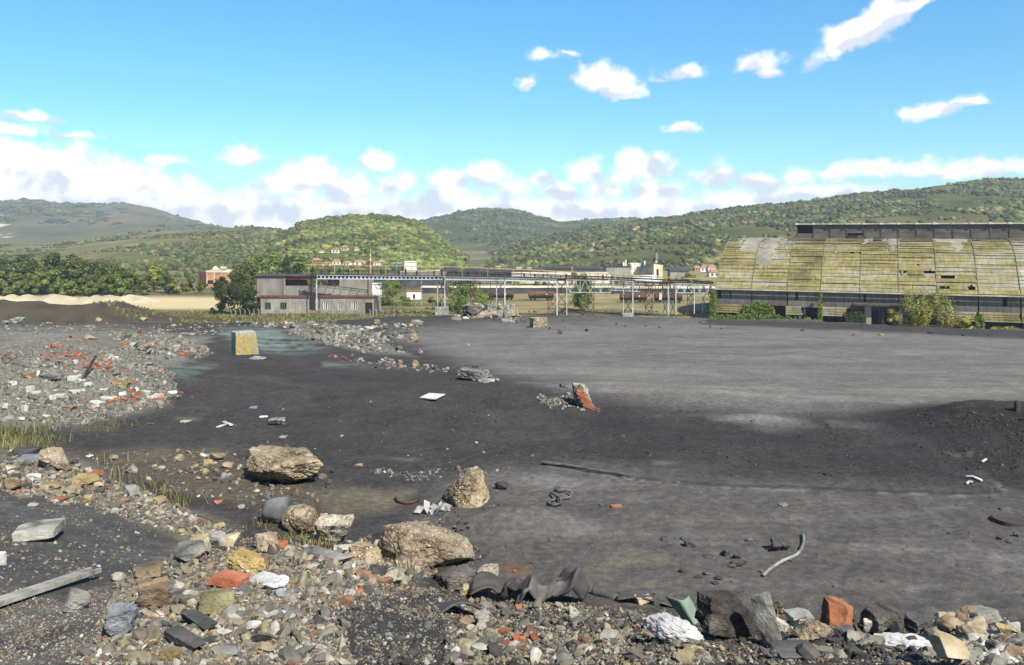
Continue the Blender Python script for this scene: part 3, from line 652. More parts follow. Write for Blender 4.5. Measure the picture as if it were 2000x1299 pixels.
# ---------------------------------------------------------------- the great storage hangar on the right
def hangar():
    root = empty('storage_hangar', (70.2, 300, 0), math.atan2(-36.6, 84.7), label='huge derelict storage hangar with arched mossy yellow roof and dark lower wall', cat='hangar')
    PW = np.array([0, 2, 5, 9, 13, 20, 26, 33, 36]); PH = np.array([10.94, 12.9, 15.3, 19.2, 22.3, 25.4, 26.9, 28.0, 28.2])
    # smooth profile by arc length
    ww = np.linspace(0, 36, 400); hh = np.interp(ww, PW, PH)
    kern = np.hanning(41); kern /= kern.sum(); pad = np.r_[hh[0]-(hh[1:21][::-1]-hh[0]), hh, hh[-1]+0*hh[:20]]; hh = np.convolve(pad, kern, 'valid')[:400]
    arc = np.r_[0, np.cumsum(np.hypot(np.diff(ww), np.diff(hh)))]
    def prof(a): return np.interp(a, arc, ww), np.interp(a, arc, hh)
    def norm(a):
        w0, h0 = prof(a-.3); w1, h1 = prof(a+.3); d = np.hypot(w1-w0, h1-h0)+1e-9
        return -(h1-h0)/d, (w1-w0)/d
    L = arc[-1]
    mossy, t, b = newmat('mossy_corrugated_sheet')
    o = t.node('ShaderNodeTexCoord').outputs['Object']
    n = t.noise(t.vmath('MULTIPLY', o, (.10, .16, .3)), 1, 6, .6); n2 = t.noise(t.vmath('MULTIPLY', o, (.5, 1.4, 2.5)), 1, 6, .7); n3 = t.noise(t.vmath('MULTIPLY', o, (.045, .05, .07)), 1, 3, .5)
    f = t.math('ADD', t.math('MULTIPLY', n, .5), t.math('ADD', t.math('MULTIPLY', n2, .3), t.math('MULTIPLY', n3, .35)))
    f = t.math('ADD', f, t.math('MULTIPLY', t.math('SUBTRACT', t.node('ShaderNodeObjectInfo').outputs['Random'], .5), .10))
    c = t.ramp(t.maprange(f, .42, .73, 0, 1), [(0, (.075, .065, .035)), (.2, (.135, .115, .045)), (.42, (.20, .17, .062)), (.58, (.235, .21, .12)), (.75, (.25, .235, .175)), (1, (.33, .32, .285))])
    rs = t.noise(t.vmath('MULTIPLY', o, (1.2, .3, .3)), 1, 4, .6)
    c = t.mix(1, c, t.ramp(rs, [(.3, .72), (.65, 1.12)]), 'MULTIPLY')
    rw = t.noise(t.vmath('MULTIPLY', o, (.07, .9, 1.3)), 1, 5, .7); c = t.mix(1, c, t.ramp(rw, [(.34, .72), (.5, .98), (.7, 1.15)]), 'MULTIPLY')
    t.set(b, 'Base Color', c); b.inputs['Roughness'].default_value = .95
    bp = t.node('ShaderNodeBump', {'Strength': .3, 'Distance': .1, 'Height': t.noise(o, 4, 6, .7)}); t.set(b, 'Normal', bp)
    deckm = mat('bare_grey_roof_boards', [(.165, .15, .122), (.225, .205, .168), (.27, .25, .21)], .4, bump=.2)
    bays = [0, 12, 23.6, 34.2, 46.2, 57.7, 68.7, 80.2, 91.6, 103, 115]
    NR = 25; rows = np.linspace(0, L-.2, NR+1)
    # bare grey spots near the crest (s0, s1, arc0, arc1) and real holes
    bare = [(5.5, 12.7, 20, 45), (4, 6, 30, 45), (12.7, 18.2, 13, 45), (13.5, 16.8, 10.5, 14), (18, 21, 30, 45), (8, 9.5, 17, 20.5), (47, 49.3, 29, 45), (54.6, 57.9, 22, 45), (53, 54.6, 33, 45), (68.5, 79, 31, 45), (74.3, 77.2, 21, 45), (58, 62, 37, 45), (35, 40, 37.5, 45), (25, 30, 38, 45)]
    holes = [(52.5, 53.3, 13, 13.8), (42.5, 46, 19, 20.4), (57.9, 60, 9.2, 10.4), (65, 68.4, 8.8, 10.6), (70, 74, 6.6, 8.2), (69, 72.5, 2, 3.7), (72.2, 79, 2.8, 4.0), (77.5, 79.8, 1.6, 4), (80.4, 91, 36.2, 38.6), (80.4, 83, 33.5, 35.5), (80.3, 81, 24, 25), (62, 64, 12.6, 13.3), (82, 84, 30.5, 31.3)]
    def inside(lst, s, a, j): return any(s0-j <= s <= s1+j and a0-j*.6 <= a <= a1+j*.6 for s0, s1, a0, a1 in lst)
    r = np.random.default_rng(11)
    for k in range(10):
        s0, s1 = bays[k]+.06, bays[k+1]-.06; mb = MB(); cols = np.linspace(s0, s1, 17)
        for i in range(NR):
            a0, a1 = rows[i], rows[i+1]+.16; dz = r.normal(0, .055)
            for j in range(16):
                sm = (cols[j]+cols[j+1])/2; am = (a0+a1)/2
                jit = r.normal(0, .5)
                if inside(bare, sm, am, jit) or inside(holes, sm, am, r.normal(0, .2)): continue
                if r.random() < .006: continue
                V = []
                for a, lift in ((a0, .24+dz*1.6), (a1, .07+dz)):
                    w, h = prof(a); nw, nh = norm(a)
                    for s_ in (cols[j], cols[j+1]):
                        jj = .02*math.sin(s_*5+i)+.10*float(fbm2(np.array([s_*.35+i*3.1]), np.array([i*1.7]), 2, 5)[0])
                        for th in (0, .05): V.append((s_, w+nw*(lift+jj-th), h+nh*(lift+jj-th)))
                mb.add(V, [(0, 2, 6, 4), (1, 5, 7, 3), (0, 1, 3, 2), (4, 6, 7, 5), (0, 4, 5, 1), (2, 3, 7, 6)])
        o_ = mb.build('roof_panel', mossy, root)
        if k == 7: o_['label'] = 'roof bay torn open below the lantern'
    V = []; Fc = []; NA = 60; cs = np.arange(0, 115.1, .5); al = np.linspace(0, L, NA)
    for s_ in cs:
        for a in al:
            w, h = prof(a); V.append((s_, w, h))
    for i in range(len(cs)-1):
        for j in range(NA-1):
            if inside(holes, cs[i]+.25, (al[j]+al[j+1])/2, .1): continue
            Fc.append((i*NA+j, (i+1)*NA+j, (i+1)*NA+j+1, i*NA+j+1))
    link('roof_deck', npmesh('roof_deck', V, Fc, True), deckm, root)
    # far half of the arch, gable walls: keeps the inside dark
    V = []; Fc = []
    for s_ in (0, 115):
        for a in al:
            w, h = prof(a); V.append((s_, 72-w, h))
    Fc = [(j, NA+j, NA+j+1, j+1) for j in range(NA-1)]
    link('rear_roof', npmesh('rear_roof', V, Fc, True), mossy, root)
    for s_ in (.12, 114.9):
        mb = MB(); pts = [(s_, .8, 0)]+[(s_, prof(a)[0], prof(a)[1]-.05) for a in al[1:]]+[(s_, 72-prof(a)[0], prof(a)[1]-.05) for a in al[::-1][:-1]]+[(s_, 71.2, 0)]
        mb.add(pts, [tuple(range(len(pts)))]); mb.build('gable_wall', M['shedwall'], root)
    mb = MB(); mb.box(0, 115, 71.0, 71.3, 0, 10.8); mb.build('rear_wall', M['shedwall'], root)
    for s_ in bays:
        mb = MB()
        for a0, a1 in zip(al[:-1:2], al[2::2]):
            w0, h0 = prof(a0); w1, h1 = prof(a1); n0 = norm(a0); n1 = norm(a1)
            mb.bar((s_, w0+n0[0]*.36, h0+n0[1]*.36), (s_, w1+n1[0]*.36, h1+n1[1]*.36), .16, .14)
        mb.build('roof_rib', mat('rib_strip', [(.09, .085, .06), (.16, .15, .11), (.22, .21, .17)], 1), root)
    mb = MB(); mb.box(-.3, 115, -.75, -.25, 10.55, 10.95); mb.build('eave', mat('eave_edge', [(.3, .28, .19), (.42, .4, .3), (.5, .48, .4)], .6), root)
    # lantern along the crest
    lan = mat('lantern_panel', [(.06, .053, .046), (.09, .082, .072), (.125, .116, .104)], .5, bump=.1, streak=(.3, 1, 2))
    e = np.arange(23.8, 115.3, 5.7)
    for k in range(len(e)-1):
        s0, s1 = e[k]+.22, e[k+1]-.22
        if k > 0:
            MB().box(s0, s1, 33.1, 33.25, 29.9+r.normal(0, .1), 32.9).build('lantern_panel', lan, root)
        MB().box(s0, s1, 33.05, 33.2, 27.6, 29.85 if k not in (3,) else 29.2).build('lantern_board', mat('lantern_board', [(.065, .06, .054), (.1, .094, .086), (.14, .132, .122)], .5, streak=(.15, 1, 1)), root)
    for s_ in e:
        MB().box(s_-.2, s_+.2, 32.85, 33.25, 27.4, 33.1).build('lantern_post', M['shedwall'], root)
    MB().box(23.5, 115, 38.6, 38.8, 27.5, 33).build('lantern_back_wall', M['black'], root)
    slab = MB().box(23.3, 115, 32.2, 39.6, 33.1, 33.42)
    for s_ in e: slab.box(s_-.55, s_+.55, 31.95, 32.6, 33.0, 33.62)
    slab.build('lantern_roof', mat('pale_slab', [(.36, .34, .25), (.5, .48, .38), (.58, .56, .48)], .7), root)
    MB().box(41.3, 44.5, 32.6, 33.0, 28.1, 29.2).build('lantern_hatch', M['black'], root)
    # wall below the eave
    wall = mat('dark_corrugated_wall', [(.07, .064, .058), (.12, .112, .104), (.165, .157, .146)], .45, bump=.1, streak=(2.5, 1, .25))
    for k in range(10):
        s0, s1 = bays[k]+.2, bays[k+1]-.2
        gap = {0: (1.0, 1.8), 1: (10, 10.5)}.get(k)
        mb = MB(); cur = s0
        for g0, g1 in {0: [(.5, 1.7), (4.6, 5.1)], 1: [], 2: [(26.2, 27)], 4: [(47.2, 47.9)], 7: [(86.5, 88)]}.get(k, []):
            mb.box(cur, g0, .9, 1.1, 5.4+r.normal(0, .1), 10.7); mb.box(g0, g1, .9, 1.1, 5.5, 7.6); cur = g1
        mb.box(cur, s1, .9, 1.1, 5.4+r.normal(0, .15), 10.7)
        mb.build('wall_panel', wall, root)
    for s_ in np.arange(0.3, 115, 5.75):
        MB().box(s_-.25, s_+.25, 1.15, 1.7, 0, 10.7).build('wall_post', M['concrete'] if s_ < 3 else M['shedwall'], root)
    moss2 = mossy
    for s0, s1, drop in ((.2, 9.6, 0), (23.2, 28.6, .1), (34.4, 42.6, .25), (68.6, 80, -.1), (80.2, 91.5, .1), (91.7, 114.8, 0)):
        mb = MB()
        for i in range(4):
            z0 = 2.75+i*.74+drop*.4; mb.box(s0, s1-(.5 if i == 3 else .25*i), -.5+.14*i*0, -.42, z0, z0+.70)
            mb.v[-8:] = [(x, y-(.16 if z < z0+.1 else 0), z) for x, y, z in mb.v[-8:]]
        mb.build('cladding', moss2, root)
    # gateway with canopy
    mb = MB(); mb.box(44.2, 60.5, -2.6, .85, 7.0, 7.5); mb.v = [(x, y, z-(.35 if y < 0 else 0)) for x, y, z in mb.v]; mb.build('canopy', mat('canopy_slab', [(.03, .027, .02), (.06, .055, .04), (.1, .09, .06)], .8), root)
    MB().box(47.6, 49.6, -.6, .8, 0, 6.9).build('gate_pier', M['greywall'], root)
    MB().box(57.8, 58.8, -.6, .8, 0, 6.9).build('gate_pier', M['greywall'], root)
    MB().box(52.6, 53.4, -.3, .5, 0, 6.9).build('gate_pier', M['shedwall'], root)
    MB().box(.5, 114.5, 12, 12.3, 0, 8).build('dark_backing', M['black'], root)  # near-black sheet standing for the dark inside behind the openings
hangar()
# ---------------------------------------------------------------- low works building on the left
def zat(y, Y): return EYE-(y-HOR)/F*Y
def xat(x, Y): return (x-1000)/F*Y
def works():
    Yb, Yf = 325, 319
    root = empty('works_building', (xat(505, Yb), Yb, 0), 0, label='long grey two storey works building with dark red fascias and broken windows', cat='building')
    X = lambda px, Y=Yb: xat(px, Y)-xat(505, Yb)
    x0, x1 = X(500), X(718); zt = zat(537.5, Yb); zf = zat(541, Yb); zb = zat(577, Yb)
    # upper storey: solid end panels, broken ribbon window in the middle
    wl, wr = X(556), X(664); zs0, zs1 = zat(558.5, Yb), zat(546, Yb)
    MB().box(x0, wl-.2, 0, .3, zb-.5, zf).build('wall', M['render'], root)
    MB().box(wr+.2, x1, 0, .3, zb-.5, zf).build('wall', M['render'], root)
    MB().box(wl+.2, wr-.2, .05, .3, zb-.5, zs0).build('wall', M['render'], root)
    for p in (556, 664): MB().box(X(p)-.2, X(p)+.2, -.08, .35, zb-.5, zf).build('pilaster', M['concrete'], root)
    MB().box(wl+.2, wr-.2, .02, .3, zs1, zf).build('lintel', M['redpaint'], root)
    MB().box(x0-.1, x0+.35, -.1, .4, zb, zf).build('corner_post', M['redpaint'], root); MB().box(x1-.1, x1+.3, -.1, .4, zb-.5, zt).build('corner_post', M['redpaint'], root)
    MB().box(x0-.4, x1+.4, -.5, .45, zf, zt-.35).build('fascia', M['redpaint'], root)
    MB().box(x0-.6, x1+.5, -.7, 9, zt-.35, zt).build('roof', M['slate'], root)
    f = MB()
    for p in (600, 612, 632, 638, 650): f.box(X(p)-.12, X(p)+.12, .1, .25, zs0, zs1)
    f.box(wl+.2, wr-.2, .12, .22, zs0, zs0+.18); w = f.build('window', M['redpaint'], root)
    MB().box(X(640), wr-.3, .26, .3, zs0+.2, zs1).build('pane', M['black'], w)
    MB().box(x0, x0+.3, .3, 9, 0, zf).build('side_wall', M['shedwall'], root); MB().box(x1-.05, x1+.25, .4, 9, 0, zf).build('side_wall', M['render'], root)
    MB().box(x0+.3, X(590), 8.6, 9, 0, zf).box(X(640), x1, 8.6, 9, 0, zf).box(X(590), X(640), 8.6, 9, 0, zs0-1).build('rear_wall', M['render'], root)
    MB().box(x0+.3, x1-.1, .4, 8.5, zb-1, zb-.7).build('inner_floor', M['greywall'], root)
    # lower storey steps forward
    Y2 = Yf-Yb; l0, l1 = X(508, Yf), X(733, Yf); za, zbn = zat(577, Yf), zat(581.5, Yf)
    wins = [(517, 529), (547, 560), (632, 643), (660, 672), (687, 698)]; door = (713, 727); z0, z1 = zat(605, Yf), zat(591, Yf)
    xs = l0
    mb = MB()
    for a, b_ in wins:
        mb.box(xs, X(a, Yf), Y2, Y2+.3, 0, zbn); mb.box(X(a, Yf), X(b_, Yf), Y2, Y2+.3, z1, zbn); mb.box(X(a, Yf), X(b_, Yf), Y2, Y2+.3, 0, z0); xs = X(b_, Yf)
    mb.box(xs, X(door[0], Yf), Y2, Y2+.3, 0, zbn); mb.box(X(door[0], Yf), X(door[1], Yf), Y2, Y2+.3, z1, zbn); mb.box(X(door[1], Yf), l1, Y2, Y2+.3, 0, zbn)
    mb.build('lower_wall', M['palerender'], root)
    for a, b_ in wins:
        f = MB(); m_ = (X(a, Yf)+X(b_, Yf))/2
        for q in (X(a, Yf)+.1, m_-.35, m_+.35, X(b_, Yf)-.1): f.box(q-.1, q+.1, Y2+.08, Y2+.2, z0, z1)
        f = f.build('window', M['whitewall'] if a > 600 else M['tankgreen'], root)
        MB().box(X(a, Yf), X(b_, Yf), Y2+.24, Y2+.28, z0, z1).build('pane', M['black'], f)
    MB().box(X(door[0], Yf)+.03, X(door[1], Yf)-.03, Y2+.25, Y2+.29, 0, z1-.03).build('door', M['black'], root)
    MB().box(X(698, Yf)+.3, X(713, Yf)-.3, Y2-.06, Y2-.01, zat(604, Yf), zat(594, Yf)).build('notice_board', M['tan'], root)
    for a, b_ in ((507, 623), (624, 734)):
        MB().box(X(a, Yf), X(b_, Yf), Y2-.35, Y2+.3, zbn, za).build('fascia', M['redpaint'], root)
    for p in (508.5, 624, 733): MB().box(X(p, Yf)-.25, X(p, Yf)+.25, Y2-.2, Y2-.01, 0, zbn).build('corner_post', M['redpaint'], root)
    for p in (566, 678): MB().box(X(p, Yf)-.2, X(p, Yf)+.2, Y2-.12, Y2-.01, 0, zbn).build('pilaster', M['concrete'], root)
    MB().box(l0, l1, Y2+.31, -.01, za-.7, za-.45).build('lower_roof', M['slate'], root)
    MB().box(l1-.25, l1, Y2+.31, 8, 0, za-.75).build('lower_wall', M['palerender'], root)
works()
# ---------------------------------------------------------------- conveyor bridge
def bridge():
    By = lambda px: 317-12*(px-612)/778
    root = empty('conveyor_bridge', (xat(618, 317), 317, 0), 0, label='long rusty conveyor bridge on steel trestles with yellow railings', cat='bridge')
    O = Vector(root.location)
    def pt(px, py, dy=0):
        Y = By(px)+dy; return Vector((xat(px, By(px)), Y, zat(py, By(px))))-O
    top = polyl([(600, 536.5), (618, 537), (865, 540), (990, 542.5), (1088, 545), (1190, 546.5), (1236, 549), (1320, 552), (1395, 555)])
    bot = polyl([(600, 545), (618, 545.5), (865, 547), (990, 549), (1090, 550.5), (1400, 558)])
    rail = polyl([(600, 517), (700, 518.5), (865, 521), (1000, 526), (1085, 530), (1240, 538), (1390, 547)])
    # perforated girders
    def girder(p0, p1, nh, mt):
        mb = MB(); a0, a1 = pt(p0, top(p0)), pt(p1, top(p1)); b0, b1 = pt(p0, bot(p0)), pt(p1, bot(p1)); n = nh
        rows = [0, .24, .76, 1]
        P = lambda u, v: (a0*(1-u)+a1*u)*(1-v)+(b0*(1-u)+b1*u)*v
        for side in (0, .18):
            d = Vector((0, side, 0)); m = 8
            for i in range(n):
                u0, u1 = i/n, (i+1)/n; uc = (u0+u1)/2; W_ = (a1-a0).length/n; Hh = (a0-b0).length; rr = min(W_*.33, Hh*.3)
                sq = [(u0, .12), (uc, .12), (u1, .12), (u1, .5), (u1, .88), (uc, .88), (u0, .88), (u0, .5)]
                an = [225, 270, 315, 0, 45, 90, 135, 180]
                V = [P(u, v)+d for u, v in sq]+[P(uc+math.cos(R(q))*rr/(W_*n), .5+math.sin(R(q))*rr/Hh)+d for q in an]
                mb.add(V, [(k, (k+1) % 8, 8+(k+1) % 8, 8+k) for k in range(8)])
        for v in (.06, .94): mb.bar(P(0, v), P(1, v), .5, (a0-b0).length*.12)
        mb.build('girder', mt, root)
        q = MB(); q.bar(P(0, .5)+Vector((0, 2.2, 0)), P(1, .5)+Vector((0, 2.2, 0)), .2, (a0-b0).length*.95); q.build('girder', M['darksteel'], root)
    girder(619, 864, 31, M['silver']); girder(870, 985, 25, M['silver']); girder(987, 1088, 22, M['silver'])
    # lattice trusses
    def truss(p0, p1, yb0, yb1, n, mt, tail=True):
        mb = MB(); lo = lambda u: pt(p0+(p1-p0)*u, yb0+(yb1-yb0)*u); hi = lambda u: pt(p0+(p1-p0)*u, top(p0+(p1-p0)*u)+1.2)
        mb.bar(hi(0), hi(1), .28); mb.bar(lo(.08), lo(.94), .28)
        for i in range(n):
            a, b_ = .08+.86*i/n, .08+.86*(i+1)/n; m_ = (a+b_)/2
            mb.bar(lo(a), hi(m_), .17); mb.bar(hi(m_), lo(b_), .15)
            if i % 2: mb.bar(lo(a), hi(a), .16)
        mb.bar(hi(0), lo(.08), .25); mb.bar(lo(.94), hi(1), .25)
        mb.build('truss', mt, root)
    truss(1106, 1198, 571, 571.5, 4, M['silver']); truss(1246, 1318, 568, 572, 4, M['rust']); truss(1316, 1386, 571.5, 572.5, 4, M['silver'])
    MB().bar(pt(1190, 549, .3), pt(1325, 554, .3), .35).bar(pt(1190, 555, .6), pt(1310, 559, .6), .25).build('stringer', M['rust'], root)
    def back_truss(p0, p1, d, n, mt, dy):                     # the far side of the gallery, seen through the near one
        mb = MB(); hi = lambda u: pt(p0+(p1-p0)*u, top(p0+(p1-p0)*u)+1, dy); lo = lambda u: pt(p0+(p1-p0)*u, top(p0+(p1-p0)*u)+d, dy)
        mb.bar(lo(0), lo(1), .22); mb.bar(hi(0), hi(1), .22)
        for i in range(n):
            mb.bar(hi(i/n), lo((i+.5)/n), .14); mb.bar(lo((i+.5)/n), hi((i+1)/n), .14); mb.bar(hi(i/n), lo(i/n), .1)
        mb.build('truss', mt, root)
    back_truss(870, 1088, 13, 12, M['rust'], 2.6); back_truss(1088, 1240, 22, 10, M['rust'], 2.6); back_truss(1196, 1250, 20, 4, M['silver'], -.2); back_truss(1236, 1392, 18, 11, M['rust'], 2.6)
    # deck, pipes, railings
    dk = MB(); pl = list(range(602, 1396, 12))
    for a, b_ in zip(pl[:-1], pl[1:]):
        dk.bar(pt(a, top(a)-.9, 1.1), pt(b_, top(b_)-.9, 1.1), 2.8, .22)
    dk.build('deck', M['darksteel'], root)
    fr = lambda a, k: top(a)+(rail(a)-top(a))*k
    for k, w, mt, nm, dy in ((1, .22, M['yellowpaint'], 'handrail', -.2), (1, .2, M['yellowpaint'], 'handrail', 2.4), (.52, .34, M['darksteel'], 'pipe', .4), (.36, .3, M['darksteel'], 'pipe', 1.3), (.2, .16, M['rust'], 'midrail', -.2), (.78, .12, M['rust'], 'midrail', 2.4)):
        mb = MB(); mb.tube([pt(a, fr(a, k), dy) for a in pl], w/2, 6); mb.build(nm, mt, root)
    rr_ = np.random.default_rng(3)
    for i, a in enumerate(np.arange(604, 1394, 16.6)):
        MB().bar(pt(a, top(a)-1, -.2), pt(a, rail(a), -.2), .2).bar(pt(a, rail(a), -.2), pt(a, rail(a), 2.4), .14).build('rail_post', M['rust'] if i % 3 else M['yellowpaint'], root)
        if rr_.random() < .85:
            q = a+rr_.uniform(3, 12); s = rr_.uniform(.35, .8)
            MB().bar(pt(q, top(q)-1, 1), pt(q, fr(q, s), 1), rr_.uniform(.2, .7), .4).build('roller_bracket', M['darksteel'], root)
    MB().bar(pt(1240, 547, -.4), pt(1292, 549.5, -.4), .8, n=10).build('pipe_sleeve', M['silver'], root)
    # trestles
    def trestle(pl_, pr, y0, mtl, mtr, wl=.4, wr=.55, base=None, dy=2.0, n=3, yt=0):
        tr = MB().bar(pt(pr, bot(pr)+yt), pt(pr, y0), wr*.8).build('trestle', mtr, root)
        q = Vector((0, dy, 0)); L0 = pt(pl_, bot(pl_)+yt)+q; L1 = pt(pl_, y0)+q; R0 = pt(pr, bot(pr)+yt); R1 = pt(pr, y0)
        MB().bar(L0, L1, wl*.75).build('leg', mtl, tr)
        br = MB()
        for i in range(n):
            u, v = i/n, (i+1)/n; br.bar(L0.lerp(L1, u), R0.lerp(R1, v), .16); br.bar(R0.lerp(R1, u), L0.lerp(L1, v), .16); br.bar(L0.lerp(L1, v), R0.lerp(R1, v), .16)
        br.build('bracing', M['rust'] if mtl is not M['silver'] else M['darksteel'], tr)
        if base:
            a, b_, t0, t1 = base; P0, P1 = pt(a, t1), pt(b_, t0)
            MB().box(P0.x, P1.x, P0.y-.8, P0.y+3.5, P0.z-1, P1.z).build('footing', M['concrete'] if base[0] > 700 else M['brown'], tr)
    trestle(605, 618.5, 606, M['darksteel'], M['silver'], .5, .55, (601, 625, 606, 617), n=6)
    MB().bar(pt(611, 528, .6), pt(611, 606, .6), .28).bar(pt(608, 522, .8), pt(608, 606, .8), .2).bar(pt(604, 517), pt(604, 606), .3).build('ladder', M['darksteel'], root)
    trestle(854, 869, 600, M['silver'], M['silver'], .4, .55, (850, 875, 600, 619), n=2)
    trestle(970, 986, 614, M['silver'], M['silver'], .4, .55, n=3)
    trestle(1071, 1088, 620, M['rust'], M['silver'], .35, .5, n=4)
    trestle(1088, 1107, 619, M['silver'], M['silver'], .3, .45, n=3, yt=-3)
    trestle(1219, 1236, 613, M['silver'], M['silver'], .35, .5, (1215, 1237, 612.5, 621), n=2)
    trestle(1295, 1305, 616, M['silver'], M['silver'], .35, .4, n=2); trestle(1310, 1320, 615, M['silver'], M['silver'], .35, .45, n=2)
    trestle(1148, 1160, 616, M['rust'], M['rust'], .3, .35, n=4); trestle(1262, 1274, 616, M['rust'], M['rust'], .3, .35, n=4); trestle(1345, 1356, 613, M['rust'], M['silver'], .3, .35, n=4); trestle(918, 930, 612, M['rust'], M['rust'], .3, .35, n=4)
    trestle(1375, 1389, 612, M['silver'], M['silver'], .35, .45, n=2)
    # cable hanging from the bridge
    mb = MB(); pts = []
    for u in np.linspace(0, 1, 24):
        pts.append(pt(874+2*u+16*u**3, 548+68*u, -1.2))
    mb.tube(pts, .18, 6); mb.build('hanging_cable', M['darkhose'], root)
bridge()
# ---------------------------------------------------------------- the plant behind: sheds, tanks, wagons, houses
def block(name, px0, px1, ytop, Y, depth, wm, roofm, lab, cat, gable=0, wins=None, rz=0, group=None, roofz=.4, base=0, sidem=None):
    x0, x1 = xat(px0, Y), xat(px1, Y); zt = zat(ytop, Y); w = x1-x0
    r_ = empty(name, (x0, Y, base), rz, label=lab, cat=cat, group=group)
    zt -= base
    MB().box(0, w, 0, depth, -2, zt-roofz).build('wall', wm, r_)
    if gable:
        mb = MB(); mb.add([(-.3, -.4, zt-roofz), (w+.3, -.4, zt-roofz), (w+.3, depth+.4, zt-roofz), (-.3, depth+.4, zt-roofz), (-.3, depth/2, zt+gable), (w+.3, depth/2, zt+gable)], [(0, 1, 5, 4), (2, 3, 4, 5), (0, 4, 3), (1, 2, 5), (3, 2, 1, 0)]); mb.build('roof', roofm, r_)
    else: MB().box(-.3, w+.3, -.3, depth+.3, zt-roofz, zt).build('roof', roofm, r_)
    for (a, b_, c, d) in (wins or []):
        f = MB().box(w*a, w*b_, -.08, -.01, zt*c, zt*d).build('window', M['black'], r_)
    return r_
def plant():
    MA = M
    # long dark sheds and walls
    block('dark_shed', 822, 1200, 561, 432, 12, M['shedwall'], M['roofpale'], 'low dark shed with pale roof edge behind the tank wagons', 'shed', roofz=.3)
    block('dark_shed', 1200, 1400, 561.5, 430, 12, M['shedwall'], M['roofpale'], 'low dark shed behind the wagons beside the hangar', 'shed', roofz=.5)
    block('factory_hall', 860, 1062, 527, 545, 40, M['shedwall'], M['slate'], 'very long dark factory hall left of the cream roofed hall', 'factory', roofz=1.5, wins=[(.05, .3, .45, .6), (.4, .62, .4, .6)])
    block('factory_hall', 1000, 1192, 535, 520, 26, M['creamwall'], M['roofpale'], 'long cream factory hall with pale roof below the green ridge', 'factory', roofz=1.6, wins=[(.02, .98, .25, .5)])
    block('factory_hall', 1060, 1186, 523, 600, 26, M['shedwall'], M['slate'], 'dark flat factory hall left of the cream plant building', 'factory', roofz=1)
    block('storage_shed', 730, 862, 545, 470, 20, M['shedwall'], M['slate'], 'low dark shed under the white tower', 'shed', roofz=.5)
    block('storage_shed', 780, 870, 530, 540, 16, M['greywall'], M['roofpale'], 'grey shed with flat pale roof right of the white tower', 'shed', roofz=1)
    # cream industrial building
    r_ = block('plant_building', 1184, 1232, 520, 560, 18, M['greywall'], M['slate'], 'cream plant building with roof machinery and white frames', 'factory', roofz=.6)
    x = xat(1232, 560)-xat(1184, 560); z = zat(515, 560)
    MB().box(x+.02, x+7.2, .5, 14, 0, z).build('annex', M['creamwall'], r_)
    for k in range(4): MB().box(x+.6+1.8*k, x+1.1+1.8*k, .1, .48, 0, z+.6).build('frame', M['whitewall'], r_)
    for k in range(2): MB().box(x+.1, x+7.1, .2, .45, z*(.45+.3*k), z*(.45+.3*k)+.6).build('frame', M['whitewall'], r_)
    for k, (a, b_, h_) in enumerate(((2, 4, 2), (5, 6, 3.2), (8, 11, 1.6), (12.5, 13.4, 4), (10.8, 12.2, 2.6))): MB().box(a, b_, 2, 4, zat(520, 560)+.02, zat(520, 560)+h_).build('roof_machine', M['darksteel'] if k < 3 else M['creamwall'], r_)
    r_ = empty('gabled_block', (xat(1277, 545), 545, 0), 0, label='tall cream block with low gabled roof and bright sunlit end', cat='building')
    g = MB(); wl = xat(1255, 545)-xat(1277, 545); wr = xat(1296, 545)-xat(1277, 545); zt = zat(516, 545)
    MB().add([(wl, 8, -1), (0, 0, -1), (0, 0, zt+.3), (wl, 8, zt-.3)], [(0, 1, 2, 3)]).build('side_wall', M['greywall'], r_)  # grey puts this side's shade into the colour; sunlit end is cream
    MB().add([(0, 0, -1), (wr, 2.6, -1), (wr, 2.6, zt-.6), (wr*.5, 1.3, zt+.6), (0, 0, zt+.3)], [(0, 1, 2, 3, 4)]).build('end_wall', M['creamwall'], r_)
    MB().add([(wl-.3, 8, zt-.2), (-.2, -.4, zt+.4), (wr*.5, .9, zt+.8), (wr+.3, 2.4, zt-.4), (wr+.3, 12, zt-.4), (wl, 14, zt)], [(0, 1, 2, 3, 4, 5)]).build('roof', M['slate'], r_)
    for p in (1261, 1283): MB().box(xat(p, 545)-xat(1277, 545), xat(p, 545)-xat(1277, 545)+.6, 5, 5.6, zt-1, zt+2).build('chimney', M['whitewall'], r_)
    MB().box(wr*.35, wr*.5, .2, .75, zt*.3, zt*.7).build('window', M['black'], r_)
    block('low_annex', 1236, 1282, 538, 540, 5, M['whitewall'], M['whitewall'], 'low white annex in front of the cream plant building', 'building', roofz=.5)
    # white tower, tanks
    block('white_tower', 790, 812, 510.5, 600, 8, M['whitewall'], M['whitewall'], 'white cube shaped tower beside the dark green tanks', 'tower', roofz=.5)
    for p, w_ in ((773, 8), (782, 8.5)):
        t_ = empty('green_tank', (xat(p, 605), 605, 0), 0, label='left dark green cylinder tank beside the white tower' if p == 773 else 'dark green cylinder tank touching the white tower', cat='tank')
        MB().bar((0, 0, 0), (0, 0, zat(515, 605)), w_/1700*605, n=16).build('shell', M['tankgreen'], t_)
        mb = MB()
        for k in range(10):
            a = 2*math.pi*k/10; mb.bar((1.4*math.cos(a), 1.4*math.sin(a), zat(515, 605)), (1.4*math.cos(a), 1.4*math.sin(a), zat(512, 605)), .25)
        mb.build('top_railing', M['silver'], t_)
    t_ = empty('striped_chimney', (xat(723.5, 590), 590, 0), 0, label='thin red and white striped chimney above the bridge', cat='chimney')
    zz = np.linspace(zat(536, 590), zat(486.5, 590), 12)
